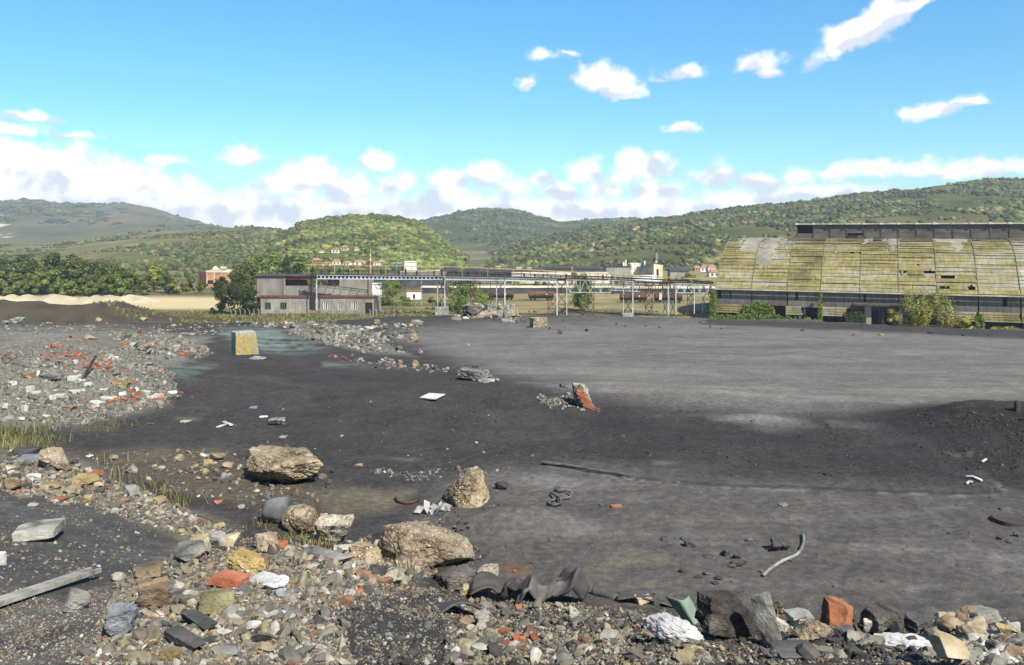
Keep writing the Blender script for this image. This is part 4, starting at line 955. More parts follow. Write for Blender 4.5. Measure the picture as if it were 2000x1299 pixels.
    for k in range(11): MB().bar((0, 0, zz[k]), (0, 0, zz[k+1]), .9-.02*k, n=10).build('band', M['chimred'] if k in (0, 2, 4, 5, 7, 9, 10) else M['whitewall'], t_)
    MB().bar((0, 0, 0), (0, 0, zz[0]), .95, n=10).build('shaft', M['greywall'], t_)
    # rusty chimneys on the works
    for p, y, lab in ((1117, 519, 'short orange rusty stack above the cream factory hall'), (1124, 521, 'thin rusty stack right of the orange one')):
        t_ = empty('rusty_stack', (xat(p, 515), 515, 0), 0, label=lab, cat='chimney'); MB().bar((0, 0, 0), (0, 0, zat(y, 515)), 1.1 if p == 1117 else .6, n=10).build('shaft', M['brickwall'] if p == 1117 else M['rust'], t_)
        MB().bar((0, 0, zat(y, 515)), (0, 0, zat(y, 515)+.5), 1.4 if p == 1117 else .8, n=10).build('cap', M['rust'], t_)
    # roof huts on the long hall
    for p0, p1, y, m_, lab in ((969, 978, 520, M['brickwall'], 'orange hut on the long dark hall'), (1009, 1019, 522, M['creamwall'], 'cream hut on the dark hall right of the orange hut'), (1030, 1038, 523, M['creamwall'], 'smallest cream hut on the dark hall'), (900, 907, 522, M['brickwall'], 'low orange hut at the left end of the dark hall')):
        block('roof_hut', p0, p1, y, 552, 4, m_, M['roofpale'], lab, 'hut', base=zat(527, 545))
    # orange brick block far left
    r_ = block('brick_block', 403, 448, 528.5, 480, 16, M['brickwall'], M['creamwall'], 'orange brick block with cream cornice beyond the trees', 'building', roofz=1.1, wins=[(.06, .3, .2, .42), (.4, .62, .2, .42), (.72, .94, .2, .42)])
    wl = xat(376, 480)-xat(403, 480)
    MB().add([(wl, 9, -1), (-.03, .0, -1), (-.03, 0, zat(530, 480)-.2), (wl, 9, zat(530, 480)-.2)], [(0, 1, 2, 3)]).build('side_wall', mat('shaded_brick', [(.2, .09, .07), (.3, .12, .08), (.36, .17, .11)], .4), r_)
    MB().add([(wl-.3, 9, zat(530, 480)-.2), (-.3, -.3, zat(530, 480)-.2), (-.3, -.3, zat(528.5, 480)), (wl-.3, 9, zat(528.5, 480))], [(0, 1, 2, 3)]).build('cornice', M['creamwall'], r_)
    for k in range(4):
        u = .1+.25*k; MB().add([(wl*u, 9*u-.1, -1), (wl*(u-.03), 9*(u-.03)-.1, -1), (wl*(u-.03), 9*(u-.03)-.1, zat(531, 480)), (wl*u, 9*u-.1, zat(531, 480))], [(0, 1, 2, 3)]).build('pilaster', M['creamwall'], r_)
    for k in range(4): MB().box(12.6*(.01+.32*k), 12.6*(.01+.32*k)+.4, -.12, -.01, 0, zat(532, 480)).build('pilaster', M['creamwall'], r_)
    MB().add([(2, 3, 9.8), (5, 3, 9.8), (3.5, 3, 11.4), (2, 6, 9.8), (5, 6, 9.8), (3.5, 6, 11.4)], [(0, 1, 2), (3, 5, 4), (0, 2, 5, 3), (1, 4, 5, 2)]).build('skylight', M['whitewall'], r_)
    # cylindrical roof tank on it
    t_ = empty('roof_tank', (xat(437, 484), 484, zat(528.5, 480)), 0, label='silver round tank on the orange brick block', cat='tank'); MB().bar((-1.6, 0, 1.1), (1.6, 0, 1.1), 2.0, n=14).build('shell', M['silver'], t_); MB().box(-1, 1, -.4, .4, 0, .5).build('saddle', M['darksteel'], t_)
    # ruined white walls in the yard
    block('ruined_hut', 794, 822, 568, 392, 5, M['whitewall'], M['rooftile'], 'small ruined hut with whitewashed wall in the yard', 'hut', roofz=.3, wins=[(.45, .6, .1, .6)])
    block('white_shed', 722, 742, 554, 400, 6, M['whitewall'], M['whitewall'], 'white shed half hidden by the round green bush', 'shed', roofz=.3)
    block('small_house', 1309, 1345, 529, 500, 9, M['greywall'], M['slate'], 'small dark roofed house between the plant and the hangar', 'house', gable=1.6, wins=[(.3, .4, .3, .6), (.6, .7, .3, .6)])
    # tank wagons
    for (p0, p1, py, lab, box) in ((950, 1004, 586, 'rusty tank wagon behind the third bridge trestle', 0), (1032, 1082, 586.5, 'rusty tank wagon behind the fourth bridge trestle', 0), (1210, 1263, 590.5, 'rusty tank wagon with pale round end right of the leafy tree', 0), (1277, 1332, 591, 'rusty tank wagon with yellow plate nearest the hangar', 1)):
        Y = 30*F/(py-HOR); w = (p1-p0)/F*Y; r_ = empty('tank_wagon', (xat(p0, Y), Y, 0), R(-6), label=lab, cat='wagon', group='tank wagons in the yard')
        b_ = MB(); rr = 1.38; zc = 1.25+rr
        b_.tube([(0, 0, zc), (.12, 0, zc), (.45, 0, zc), (w-.45, 0, zc), (w-.12, 0, zc), (w, 0, zc)], [rr*.55, rr*.82, rr, rr, rr*.82, rr*.55], 18); b_.build('tank', M['rust'], r_, smooth=False)
        MB().box(.1, w-.1, -1.1, 1.1, .85, 1.2).build('underframe', M['darksteel'], r_)
        for k in (1.2, 2.9, w-2.9, w-1.2):
            for s_ in (-.75, .75): MB().bar((k, s_-.07, .46), (k, s_+.07, .46), .92, n=14).build('wheel', M['darksteel'], r_)
        MB().bar((w*.5, 0, zc+rr-.1), (w*.5, 0, zc+rr+.4), .9, n=12).build('dome', M['rust'], r_)
        mb = MB()
        for k in (.25, .5, .75): mb.tube([(w*k, rr*1.02*math.cos(q), zc+rr*1.02*math.sin(q)) for q in np.linspace(0, 2*math.pi, 17)], .06, 4)
        mb.build('band', M['darksteel'], r_)
        if box: MB().box(2.2, 3.2, -1.5, -1.38, 1.3, 4.3).build('plate', M['creamwall'], r_)
        else: MB().bar((w*.72, -1.36, zc+.2), (w*.72, -1.46, zc+.2), .6, n=10).build('number_disc', M['creamwall'], r_)
    # houses on the hills
    def house(p, y, w, h, rz, wm, hl, lab, grp):
        pos = hillpos(H[hl], p, y) if hl else (xat(p, 30*F/(y-HOR)), 30*F/(y-HOR), 0)
        k = pos[1]/F; W_, Hh = w*k, h*k; d = W_*.8
        r_ = empty('hill_house', (pos[0], pos[1], pos[2]), rz, label=lab, cat='house', group=grp)
        MB().box(-W_/2, W_/2, 0, d, -2, Hh*.62).build('wall', wm, r_)
        e_ = .35; z0 = Hh*.62
        MB().add([(-W_/2-e_, -e_, z0), (W_/2+e_, -e_, z0), (W_/2+e_, d+e_, z0), (-W_/2-e_, d+e_, z0), (-W_*.25, d/2, Hh), (W_*.25, d/2, Hh)], [(0, 1, 5, 4), (1, 2, 5), (2, 3, 4, 5), (3, 0, 4), (3, 2, 1, 0)]).build('roof', M['rooftile'], r_)
        for a in (-.3, .12): MB().box(W_*a, W_*(a+.16), -.1, -.02, z0*.3, z0*.75).build('window', M['black'], r_)
    W1, W2, W3 = M['whitewall'], M['creamwall'], M['brickwall']
    g1 = 'houses on the green hill'
    for a in ((618, 514, 16, 10, .2, W3, 'green', 'orange roofed house lowest and farthest left on the green hill', g1), (629, 494, 10, 6, .3, W1, 'green', 'small house alone left of the pair halfway up the green hill', g1), (655, 494, 15, 10, .1, W1, 'green', 'white house of the pair halfway up the green hill', g1), (672, 490, 13, 11, -.2, W2, 'green', 'cream house of the pair halfway up the green hill', g1), (697, 490, 9, 7, .3, W1, 'green', 'small white house right of the pair halfway up the green hill', g1),
              (638, 519, 18, 8, 0, W2, 'green', 'wide low house behind the bridge end at the hill foot', g1), (657, 518, 16, 12, .2, W2, 'green', 'tall house with orange hipped roof at the green hill foot', g1), (676, 519, 15, 9, -.3, W1, 'green', 'house right of the tall one at the green hill foot', g1), (703, 519, 24, 11, .1, W1, 'green', 'widest orange roofed white house left of the striped chimney', g1), (736, 519, 14, 9, .4, W1, 'green', 'white house just right of the striped chimney', g1), (744, 517, 12, 8, -.3, W2, 'green', 'cream house second right of the striped chimney', g1)):
        house(*a)
    g2 = 'houses on the wooded ridge'
    for a in ((1160, 481, 8, 8, .2, W1, 'right', 'topmost white house on the wooded ridge', g2), (1157, 490, 9, 6, -.2, W1, 'right', 'house lowest of the little group on the ridge', g2), (1177, 483, 8, 5, .3, W3, 'right', 'middle house of the little group on the ridge', g2), (1190, 487, 9, 4, 0, W3, 'right', 'low house farthest right of the little group on the ridge', g2), (1247, 446, 9, 5, 0, W2, 'right', 'lone house high on the ridge crest', g2), (1240, 449, 6, 4, .2, W1, 'right', 'tiny white house beside the lone crest house', g2)):
        house(*a)
    g3 = 'village houses by the hangar'
    for a in ((1363, 530, 13, 11, .2, W3, None, 'leftmost orange roofed village house near the hangar', g3), (1376, 531, 15, 13, -.2, W1, None, 'white village house with orange roof near the hangar', g3), (1391, 533, 16, 16, .1, W1, None, 'village house touching the hangar roof line', g3), (1385, 526, 15, 10, .3, W3, None, 'village house behind the others near the hangar', g3), (1370, 524, 12, 8, 0, W2, None, 'farthest village house left of the hangar', g3), (1396, 541, 22, 14, 0, W1, None, 'long white lower village house beside the hangar', g3)):
        house(*a)
    # yard fence with leaning concrete posts
    r_ = empty('yard_fence', (xat(560, 309), 309, 0), 0, label='leaning concrete post fence in front of the grey works building', cat='fence')
    O = Vector(r_.location); rr_ = np.random.default_rng(8)
    P = []
    for p in list(range(452, 612, 9))+list(range(628, 790, 12)):
        Y = 311-.004*(p-600); q = Vector((xat(p, Y), Y, 0))-O; lean = rr_.uniform(.2, .9); P.append(q)
        MB().bar(q+Vector((0, 0, -.5)), q+Vector((-.1, 0, 2.1)), .22).bar(q+Vector((-.1, 0, 2.1)), q+Vector((-.1-lean, 0, 2.9)), .18).build('post', M['concrete'], r_)
    mb = MB()
    for a, b_ in zip(P[:-1], P[1:]):
        if (a-b_).length < 3:
            wm = MB()
            for z in (.6, 1.2, 1.8): wm.bar(a+Vector((0, 0, z)), b_+Vector((0, 0, z)), .06)
            wm.bar(a.lerp(b_, .5)+Vector((0, 0, .5)), a.lerp(b_, .5)+Vector((0, 0, 1.9)), .05).build('wire_mesh', M['darksteel'], r_)
    r_ = empty('yard_gate', (xat(752, 312), 312, 0), 0, label='rusty tubular yard gate right of the grey works building', cat='gate')
    MB().bar((-2.6, 0, 0), (-2.6, 0, 3.1), .2).build('gate_post', M['rust'], r_); MB().bar((2.6, 0, 0), (2.6, 0, 4.0), .25).build('gate_post', M['rust'], r_)
    mb = MB()
    for z in (.5, 1.6, 2.7): mb.bar((-2.5, 0, z), (2.5, 0, z), .12)
    for x in np.arange(-2, 2.4, .6): mb.bar((x, 0, .4), (x, 0, 2.7), .08)
    mb.build('leaf', M['rust'], r_)
    # poles in the yard
    for p, y0, y1, Y, lab in ((823, 547, 596, 360, 'tall thin pole in the dry yard left of the footing'), (958, 548, 594, 365, 'dark pole between the second and third trestles'), (800, 545, 583, 395, 'leaning dark pole against the ruined hut'), (777, 500, 530, 610, 'thin mast above the green tanks')):
        t_ = empty('yard_pole', (xat(p, Y), Y, 0), 0, label=lab, cat='pole'); z = zat(y0, Y); lean = 3 if 'leaning' in lab else 0
        MB().bar((lean, 0, -.3), (-lean*.4, 0, z), .3, w2=.22, n=8).build('shaft', M['darksteel'] if lean or p == 958 else M['concrete'], t_)
        MB().bar((-lean*.4-.8, 0, z-.5), (-lean*.4+.8, 0, z-.5), .14).build('crossarm', M['darksteel'], t_)
    r_ = empty('lattice_pylon', (xat(1283, 640), 640, 0), 0, label='thin lattice pylon rising behind the cream block', cat='pylon'); z = zat(493, 640); mb = MB()
    for s_ in (-1, 1): mb.bar((s_*1.3, 0, 0), (s_*.2, 0, z), .14)
    for k in range(10): u, v = k/10, (k+1)/10; mb.bar((-1.3+1.1*u, 0, z*u), (1.3-1.1*v, 0, z*v), .08); mb.bar((1.3-1.1*u, 0, z*u), (-1.3+1.1*v, 0, z*v), .08)
    mb.build('mast', M['silver'], r_)
    a_ = MB(); [a_.bar((-1.2, 0, z*k), (1.2, 0, z*k), .1) for k in (.9,)]; a_.build('crossarm', M['silver'], r_)
    # sand heaps
    for p0, p1, yt, yb, lab in ((-60, 150, 575, 593, 'long pale sand heap below the dark wood, larger and farther left'), (120, 292, 576, 592, 'pale sand heap tapering right beside the dark wood')):
        Y = 30*F/(yb-HOR); x0, x1 = xat(p0, Y), xat(p1, Y); n_, m_ = 70, 16; u = np.linspace(0, 1, n_); v = np.linspace(0, 1, m_); U, Vv = np.meshgrid(u, v, indexing='ij')
        hgt = (zat(yt, Y+6))*np.minimum(1, 1.15*np.sin(np.pi*np.clip(U, 0, 1))**.6)*(.85+.6*fbm2(U*14, Vv*2, 4, 91))*np.sin(np.pi*Vv)**.8
        i = np.arange((n_-1)*m_).reshape(n_-1, m_)[:, :-1].ravel()
        link('sand_heap', npmesh('sand_heap', np.c_[(x0+(x1-x0)*U).ravel(), (Y+16*Vv).ravel(), (hgt-.2).ravel()], np.c_[i, i+m_, i+m_+1, i+1], True), M['sand'], label=lab, cat='sand heap')
plant()
# ---------------------------------------------------------------- trees and bushes that stand on their own
def crown_mesh(name, seed, w, h, n, leaf, col, shape='round', low=.15, gaps=.35):
    """leaf-sized faces through a lobed volume: w width, h height of the crown"""
    r = np.random.default_rng(seed); nl = max(6, int(n/70)); P = []; lob = []
    for i in range(nl):
        a = r.uniform(0, 2*np.pi); z = r.uniform(0, 1)
        env = {'round': math.sqrt(max(.05, 1-(2*z-.9)**2*.85)), 'tall': .5+.45*math.sin(math.pi*min(1, z*.8+.2)), 'bush': math.sqrt(max(.02, 1-z*z*.95)), 'spray': .35+.65*z}[shape]
        q = env*math.sqrt(r.random())*.85
        lob.append((q*math.cos(a)*w/2, q*math.sin(a)*w/2, z*h, r.uniform(.10, .2)*min(w, h)*1.25))
    lob = np.array(lob); k = r.integers(0, nl, n)
    d = r.normal(size=(n, 3)); d /= np.linalg.norm(d, axis=1)[:, None]
    rad = lob[k, 3]*(.45+.55*r.random(n)**.5)*(.62 if shape == 'spray' else 1)
    C = lob[k, :3]+d*rad[:, None]*np.array([1, 1, 2.3 if shape == 'spray' else .8])
    C[:, 2] = np.maximum(C[:, 2], 0)
    g_ = C-np.array([0, 0, h*.35]); g_ /= np.linalg.norm(g_, axis=1)[:, None]+1e-6
    nn = g_*.9+d*.6+r.normal(size=(n, 3))*.38; nn /= np.linalg.norm(nn, axis=1)[:, None]
    t1 = np.cross(nn, r.normal(size=(n, 3))); t1 /= np.linalg.norm(t1, axis=1)[:, None]; t2 = np.cross(nn, t1)
    s = leaf*(.5+r.random(n))[:, None]
    V = np.stack([C-t1*s, C-t2*s*.6, C+t1*s, C+t2*s*.6], 1).reshape(-1, 3)
    tint = (.75+.5*r.random(nl))[k]*(.8+.4*r.random(n))
    base = np.asarray(col)[r.integers(0, len(col), n)]*tint[:, None]
    i = np.arange(n)*4
    return npmesh(name, V, np.c_[i, i+1, i+2, i+3], False, np.repeat(base, 4, axis=0), CROWN)
def trunk_mesh(name, seed, h, w, r0, forks=5):
    r = np.random.default_rng(seed); mb = MB(); top = h*.75
    mb.tube([(0, 0, -.4), (r0*.3, 0, top*.3), (-r0*.2, r0*.3, top*.65), (0, 0, top)], [r0*1.2, r0*.9, r0*.65, r0*.25], 8)
    for i in range(forks):
        a = 2*np.pi*i/forks+r.uniform(-.4, .4); z = top*r.uniform(.3, .8); l = w*r.uniform(.25, .42)
        mb.tube([(0, 0, z), (math.cos(a)*l*.5, math.sin(a)*l*.5, z+l*.45), (math.cos(a)*l, math.sin(a)*l, z+l*.75)], [r0*.45, r0*.3, r0*.1], 6)
    return mb.mesh(name)
DK = [(.02, .033, .010), (.028, .045, .013), (.038, .055, .016), (.048, .062, .02)]
GR = [(.065, .10, .02), (.105, .15, .028), (.15, .19, .04), (.085, .12, .025)]
OL = [(.06, .08, .02), (.085, .105, .026), (.11, .125, .035)]
YG = [(.13, .16, .03), (.19, .19, .035), (.24, .21, .04), (.1, .13, .025)]
YE = [(.33, .27, .05), (.4, .33, .07), (.26, .25, .05), (.19, .2, .045)]
IV = [(.06, .1, .015), (.1, .145, .02), (.14, .18, .03), (.05, .08, .015)]
_tp = {}
def tree(name, px, pb, Y, wpx, ypx, col, shape, n, leaf, seed, lab, cat='tree', grp=None, trunk=True, base=None, key=None):
    """px centre, pb picture row of the foot (None: on the yard), ypx row of the top"""
    k = Y/F; w = wpx*k*(1.3 if shape == 'bush' else 1.12); zb = base if base is not None else 0.0; ht = zat(ypx, Y)-zb
    cb = .12*ht if trunk else 0
    root = empty(name, (xat(px, Y), Y, zb), 0, label=lab, cat=cat, group=grp)
    cm = crown_mesh('crown', seed, w, ht-cb, n, leaf, col, shape)
    link('crown', cm, CROWN, root, (0, 0, cb))
    if trunk: link('trunk', trunk_mesh('trunk', seed, ht*.8, w, max(.12, ht*.02)), M['bark'], root)
    else: link('stems', trunk_mesh('stems', seed, ht*.8, w, max(.06, ht*.012), 7), M['bark'], root)
    return root
def trees():
    g = 'trees of the dark wood'
    spec = [(-30, 512, 70), (12, 508, 66), (45, 503, 62), (80, 500, 64), (112, 499, 60), (140, 502, 56), (168, 508, 54), (196, 516, 50), (222, 520, 46), (-8, 530, 60), (30, 535, 56), (70, 532, 60), (105, 528, 56), (150, 530, 58), (190, 534, 50), (228, 538, 46), (252, 530, 40), (55, 548, 50), (125, 546, 52), (178, 550, 46), (10, 552, 50), (240, 552, 36)]
    names = {0: 'at its left end'}
    for i, (p, y, w) in enumerate(spec):
        front = y > 525; Y = 432-(18 if y > 540 else 9 if front else 0)+3*math.sin(i*2.3)
        tree('dark_tree', p, None, Y, w, y, DK+OL if not front else OL if i % 3 else OL+GR, 'round', 1900, .6, 300+i, 'dark dense broadleaf tree of the wood behind the pale sand heaps', grp=g)
    for p, y, w, Y, c, lab in ((275, 540, 40, 436, OL, 'olive tree at the right end of the dark wood'), (301, 520, 44, 440, YG, 'tall yellow green tree right of the dark wood'), (322, 536, 30, 438, GR, 'green tree right of the tall yellow green tree'), (345, 549, 30, 425, YG, 'small round yellowish tree with dark neighbour before the brick block'), (326, 552, 28, 428, DK, 'dark small tree beside the small yellowish tree'), (368, 540, 36, 445, OL, 'olive tree left of the orange brick block'), (390, 552, 30, 440, OL, 'low tree under the orange brick block'), (284, 556, 34, 420, OL, 'low bushy tree in front of the tall yellow green tree')):
        tree('lone_tree', p, None, Y, w, y, c, 'round', 1100, .5, 340+p, lab)
    # behind and beside the works building
    for i, (p, y, w, Y, c) in enumerate(((478, 510, 46, 380, OL), (505, 502, 52, 385, GR), (535, 498, 54, 390, GR), (565, 499, 50, 390, DK), (590, 505, 44, 395, GR), (462, 525, 40, 365, OL), (612, 528, 30, 400, GR))):
        tree('backyard_tree', p, None, Y, w, y, c, 'round', 1700, .5, 400+i, ['olive tree behind the left corner of the works building', 'bright green tree behind the works building roof, second in the row', 'tallest green tree behind the works building', 'darker green tree behind the works building', 'green tree behind the bridge end tower', 'olive tree before the orange brick block', 'small green tree right of the bridge end tower'][i])
    for p, y, w, Y, lab in ((430, 543, 32, 322, 'dark thicket tree at the left of the works building'), (464, 536, 44, 318, 'biggest dark bush swallowing the left end of the works building'), (490, 550, 24, 314, 'dark bush against the works building corner')):
        tree('dark_bush', p, None, Y, w, y, DK, 'bush', 2600, .36, 420+p, lab, 'bush', trunk=False)
    tree('round_bush', 760, None, 362, 84, 549, GR, 'bush', 3000, .34, 431, 'broad round green bush right of the works building', 'bush', trunk=False)
    tree('leafy_bush', 910, None, 338, 106, 541, [tuple(c*.85 for c in q) for q in GR], 'bush', 4200, .36, 432, 'big leafy green bush behind the concrete boulders', 'bush', trunk=False)
    tree('leafy_bush', 845, None, 345, 30, 580, OL, 'bush', 700, .3, 433, 'low scrubby bush left of the concrete footing', 'bush', trunk=False)
    tree('leafy_tree', 1136, None, 334, 46, 536, GR, 'round', 2600, .36, 434, 'bright green tree growing through the conveyor truss', trunk=True)
    tree('leafy_bush', 1136, None, 330, 62, 560, GR, 'bush', 1500, .33, 435, 'bright green bush under the conveyor truss', 'bush', trunk=False)
    tree('yellow_tree', 1006, None, 455, 24, 547, YE, 'round', 700, .42, 436, 'small yellow tree behind the tank wagons')
    tree('yellow_green_tree', 1054, None, 452, 34, 540, YG, 'round', 800, .42, 437, 'yellow green tree behind the second tank wagon')
    tree('yellow_green_tree', 1207, None, 442, 34, 551, YG, 'round', 700, .42, 438, 'yellow green tree behind the truss at the plant building')
    tree('roof_tree', 1127, None, 470, 26, 531, GR, 'round', 500, .42, 439, 'green treetop above the conveyor rail near the rusty stack')
    for p, w, y, Y, lab in ((898, 34, 528, 470, 'green treetop above the conveyor rail left of the long hall'), (1350, 40, 534, 445, 'green tree beside the hangar roof'), (1330, 30, 570, 425, 'dark green scrub between the last wagon and the hangar'), (1355, 34, 566, 424, 'dark green scrub at the hangar corner'), (1190, 40, 566, 428, 'dark green scrub between the truss and the third wagon')):
        tree('scrub_tree', p, None, Y, w, y, OL if Y < 430 else GR, 'bush', 800, .42, 500+p, lab, trunk=False)
    # around the hangar: creepers and a yellowing bush, rooted at the foot of the plateau
    def hp(s, w): 
        c, q = 84.7/92.27, -36.6/92.27; return 70.2+c*s-q*w, 300+q*s+c*w
    def creeper(name, s0, s1, z0, z1, n, leaf, seed, lab, col=IV, off=-.9, ragged=.35):
        r = np.random.default_rng(seed); root = empty(name, (*hp((s0+s1)/2, off), 0), math.atan2(-36.6, 84.7), label=lab, cat='creeper')
        S = r.uniform(s0, s1, n)-(s0+s1)/2; hw = (s1-s0)/2
        top = z0+(z1-z0)*(1-ragged*np.abs(fbm2(S/1.6+seed, S*0+3, 3, seed))*2-.35*np.abs(S/hw)**3*(1 if hw > 2 else .2))
        Z = z0+(top-z0)*r.random(n)**.85; D = -np.abs(r.normal(0, .45, n))*(1.3-.6*(Z-z0)/max(z1-z0, .1))
        P = np.c_[S, D, Z]; nn = np.c_[r.normal(0, .5, n), -1+r.normal(0, .4, n), .4+r.normal(0, .5, n)]; nn /= np.linalg.norm(nn, axis=1)[:, None]
        t1 = np.cross(nn, r.normal(size=(n, 3))); t1 /= np.linalg.norm(t1, axis=1)[:, None]; t2 = np.cross(nn, t1); sz = leaf*(.5+r.random(n))[:, None]
        V = np.stack([P-t1*sz, P-t2*sz*.7, P+t1*sz, P+t2*sz*.7], 1).reshape(-1, 3); i = np.arange(n)*4
        cl = np.asarray(col)[r.integers(0, len(col), n)]*(.7+.6*(fbm2(S*1.5, Z*1.5, 3, seed)+.5))[:, None]
        link('leaves', npmesh('leaves', V, np.c_[i, i+1, i+2, i+3], False, np.repeat(cl, 4, axis=0), CROWN), None, root)
        mb = MB()
        for k in range(max(2, int(hw))):
            x = r.uniform(-hw*.8, hw*.8); mb.tube([(x, -.1, 0), (x+.2, -.2, (z0+z1)/3), (x-.1, -.1, z1*.7)], .06, 5)
        mb.build('stems', M['bark'], root)
    creeper('ivy_column', -1.6, .3, 0, 11, 900, .26, 21, 'ivy climbing the left corner of the hangar up to the eave')
    creeper('ivy_mass', 9.4, 19.8, 0, 7.4, 3200, .26, 22, 'broad mass of ivy hanging over the lower hangar wall')
    creeper('ivy_strip', -1.5, 34, 0, 3.0, 2600, .26, 23, 'low ivy trailing along the foot of the hangar', off=-2.4, ragged=.6)
    creeper('ivy_pillar', 33.3, 34.8, 0, 10.6, 800, .25, 24, 'narrow ivy pillar reaching the eave in mid wall')
    creeper('dark_ivy', 41.5, 48, 0, 5.6, 1200, .26, 25, 'dark ivy left of the hangar gateway', DK, off=-1)
    creeper('shrub_column', 79, 81.5, 0, 5.4, 700, .26, 26, 'green ivy clump at the right of the yellowing bush', off=-2)
    creeper('shrub_column', 83, 91, 0, 1.9, 500, .26, 27, 'low sparse weeds along the right end of the hangar', YG, off=-2.5)
    for s, w, wd, top, col, n, sd, sh, lab in ((63.5, -6, 15, 12.2, YG+YE, 3400, 51, 'spray', 'big yellowing bush in front of the hangar gateway'), (70.5, -6, 11, 11.4, YG+YE[:2], 2200, 52, 'spray', 'yellow green half of the bush right of the gateway'), (56, -6, 8, 5.6, YE, 900, 53, 'bush', 'small yellow shrub left of the big yellowing bush'), (75.5, -6.5, 9, 4.6, YE, 900, 54, 'bush', 'low yellow shrub right of the big yellowing bush'), (61, -6, 8, 5.5, OL, 900, 55, 'bush', 'olive undergrowth below the big yellowing bush')):
        x, y = hp(s, w); root = empty('yellowing_bush', (x, y, 0), 0, label=lab, cat='bush')
        link('crown', crown_mesh('crown', sd, wd, top, int(n*1.7), .2, col, sh), CROWN, root); link('stems', trunk_mesh('stems', sd, top*.95, wd, .12, 9), M['bark'], root)
trees()
# ---------------------------------------------------------------- rocks, bricks and blocks that can be told apart
def rockmesh(name, dims, kind, seed, level=4, rough=.05):
    """vertices and faces of a broken stone: planes cut round a centre, then fractal relief"""
    r = np.random.default_rng(seed)
    if kind in ('box', 'slab', 'brick', 'wedge'):
        D, Fc = cubegrid({2: 4, 3: 8, 4: 20, 5: 38}[level])
        N = np.array([(1, 0, 0), (-1, 0, 0), (0, 1, 0), (0, -1, 0), (0, 0, 1), (0, 0, -1)], float); p = np.ones(6)
        if kind != 'brick':
            N += r.normal(0, .17 if kind == 'box' else .10, N.shape)
            for _ in range(4 if kind == 'box' else 3):
                q = r.choice([-1, 1], 3)*r.uniform(.35, 1, 3); N = np.r_[N, [q]]; p = np.r_[p, np.linalg.norm(q, 1)*r.uniform(.62, .85)]
        else:
            N += r.normal(0, .03, N.shape)
            for _ in range(2):
                q = r.choice([-1, 1], 3)*r.uniform(.6, 1, 3); N = np.r_[N, [q]]; p = np.r_[p, np.linalg.norm(q, 1)*r.uniform(.78, .9)]
        if kind == 'wedge':
            N = np.r_[N, [(r.choice([-1, 1])*.8, r.uniform(-.3, .3), .75)]]; p = np.r_[p, .62]
        k = 40 if kind != 'brick' else 60
    else:
        D, Fc = ico(level)
        if kind == 'round': N = r.normal(size=(16, 3)); p = np.ones(16)*r.uniform(.85, 1, 16); k = 9
        elif kind == 'under':                         # broad flat top, drawn in towards the foot
            N = np.array([(1, .1, -.35), (-1, 0, -.5), (.1, 1, -.2), (-.25, -1, -.62), (0, .06, 1), (.1, -.1, -1), (.7, -.7, -.1), (-.75, -.6, .35), (.8, .5, .5)]); p = np.array([1, 1, 1, .95, .92, .85, 1.15, 1.05, 1.05]); k = 22
        elif kind == 'lean':
            N = np.array([(1, -.25, .22), (-.74, -.1, .62), (-.05, -1, .3), (0, 1, .4), (0, 0, -1), (.1, 0, 1), (.75, -.7, .3), (-.85, -.4, -.1)], float); p = np.array([.8, .62, .75, .8, .75, 1.15, .95, .92]); k = 44
        elif kind == 'peak':
            N = np.array([(1, -.2, .45), (-1, -.3, .75), (0, 1, .5), (-.15, -1, .38), (.55, -.9, .3), (0, 0, -1), (.15, .1, 1), (-.6, -.8, .2)]); N = N+r.normal(0, .08, N.shape); p = np.array([.95, .95, 1, .95, 1.12, .8, .98, 1.1]); k = 30
        else:
            N = r.normal(size=(12, 3)); p = r.uniform(.62, 1, 12); N = np.r_[N, [(0, 0, -1)]]; p = np.r_[p, .7]; k = 34
    nl = np.linalg.norm(N, axis=1)[:, None]
    if kind not in ('box', 'slab', 'brick', 'wedge'): N = N/nl
    s = np.maximum(D@N.T, 1e-4)/p
    rad = 1/np.maximum((s**k).sum(1)**(1/k), .3)
    V = D*np.minimum(rad, 1.8)[:, None]
    V = V/(V.max(0)-V.min(0))*np.asarray(dims)
    m = min(dims); f = 1/max(dims); q = V*f
    disp = fbm3(q*2.6+seed, 3, seed)*rough*2.4+fbm3(q*8+seed, 4, seed+5)*rough*1.7
    if level >= 4: disp = disp+(np.abs(fbm3(q*20+seed, 3, seed+9))-.1)*rough*1.6-np.maximum(fbm3(q*5+seed*3, 3, seed+2)-.12, 0)*rough*3
    nn = V/np.maximum(np.linalg.norm(V, axis=1)[:, None], 1e-6)
    return V+nn*(disp*(m*max(dims))**.5)[:, None], Fc
_n = [0]; SKIRT = []
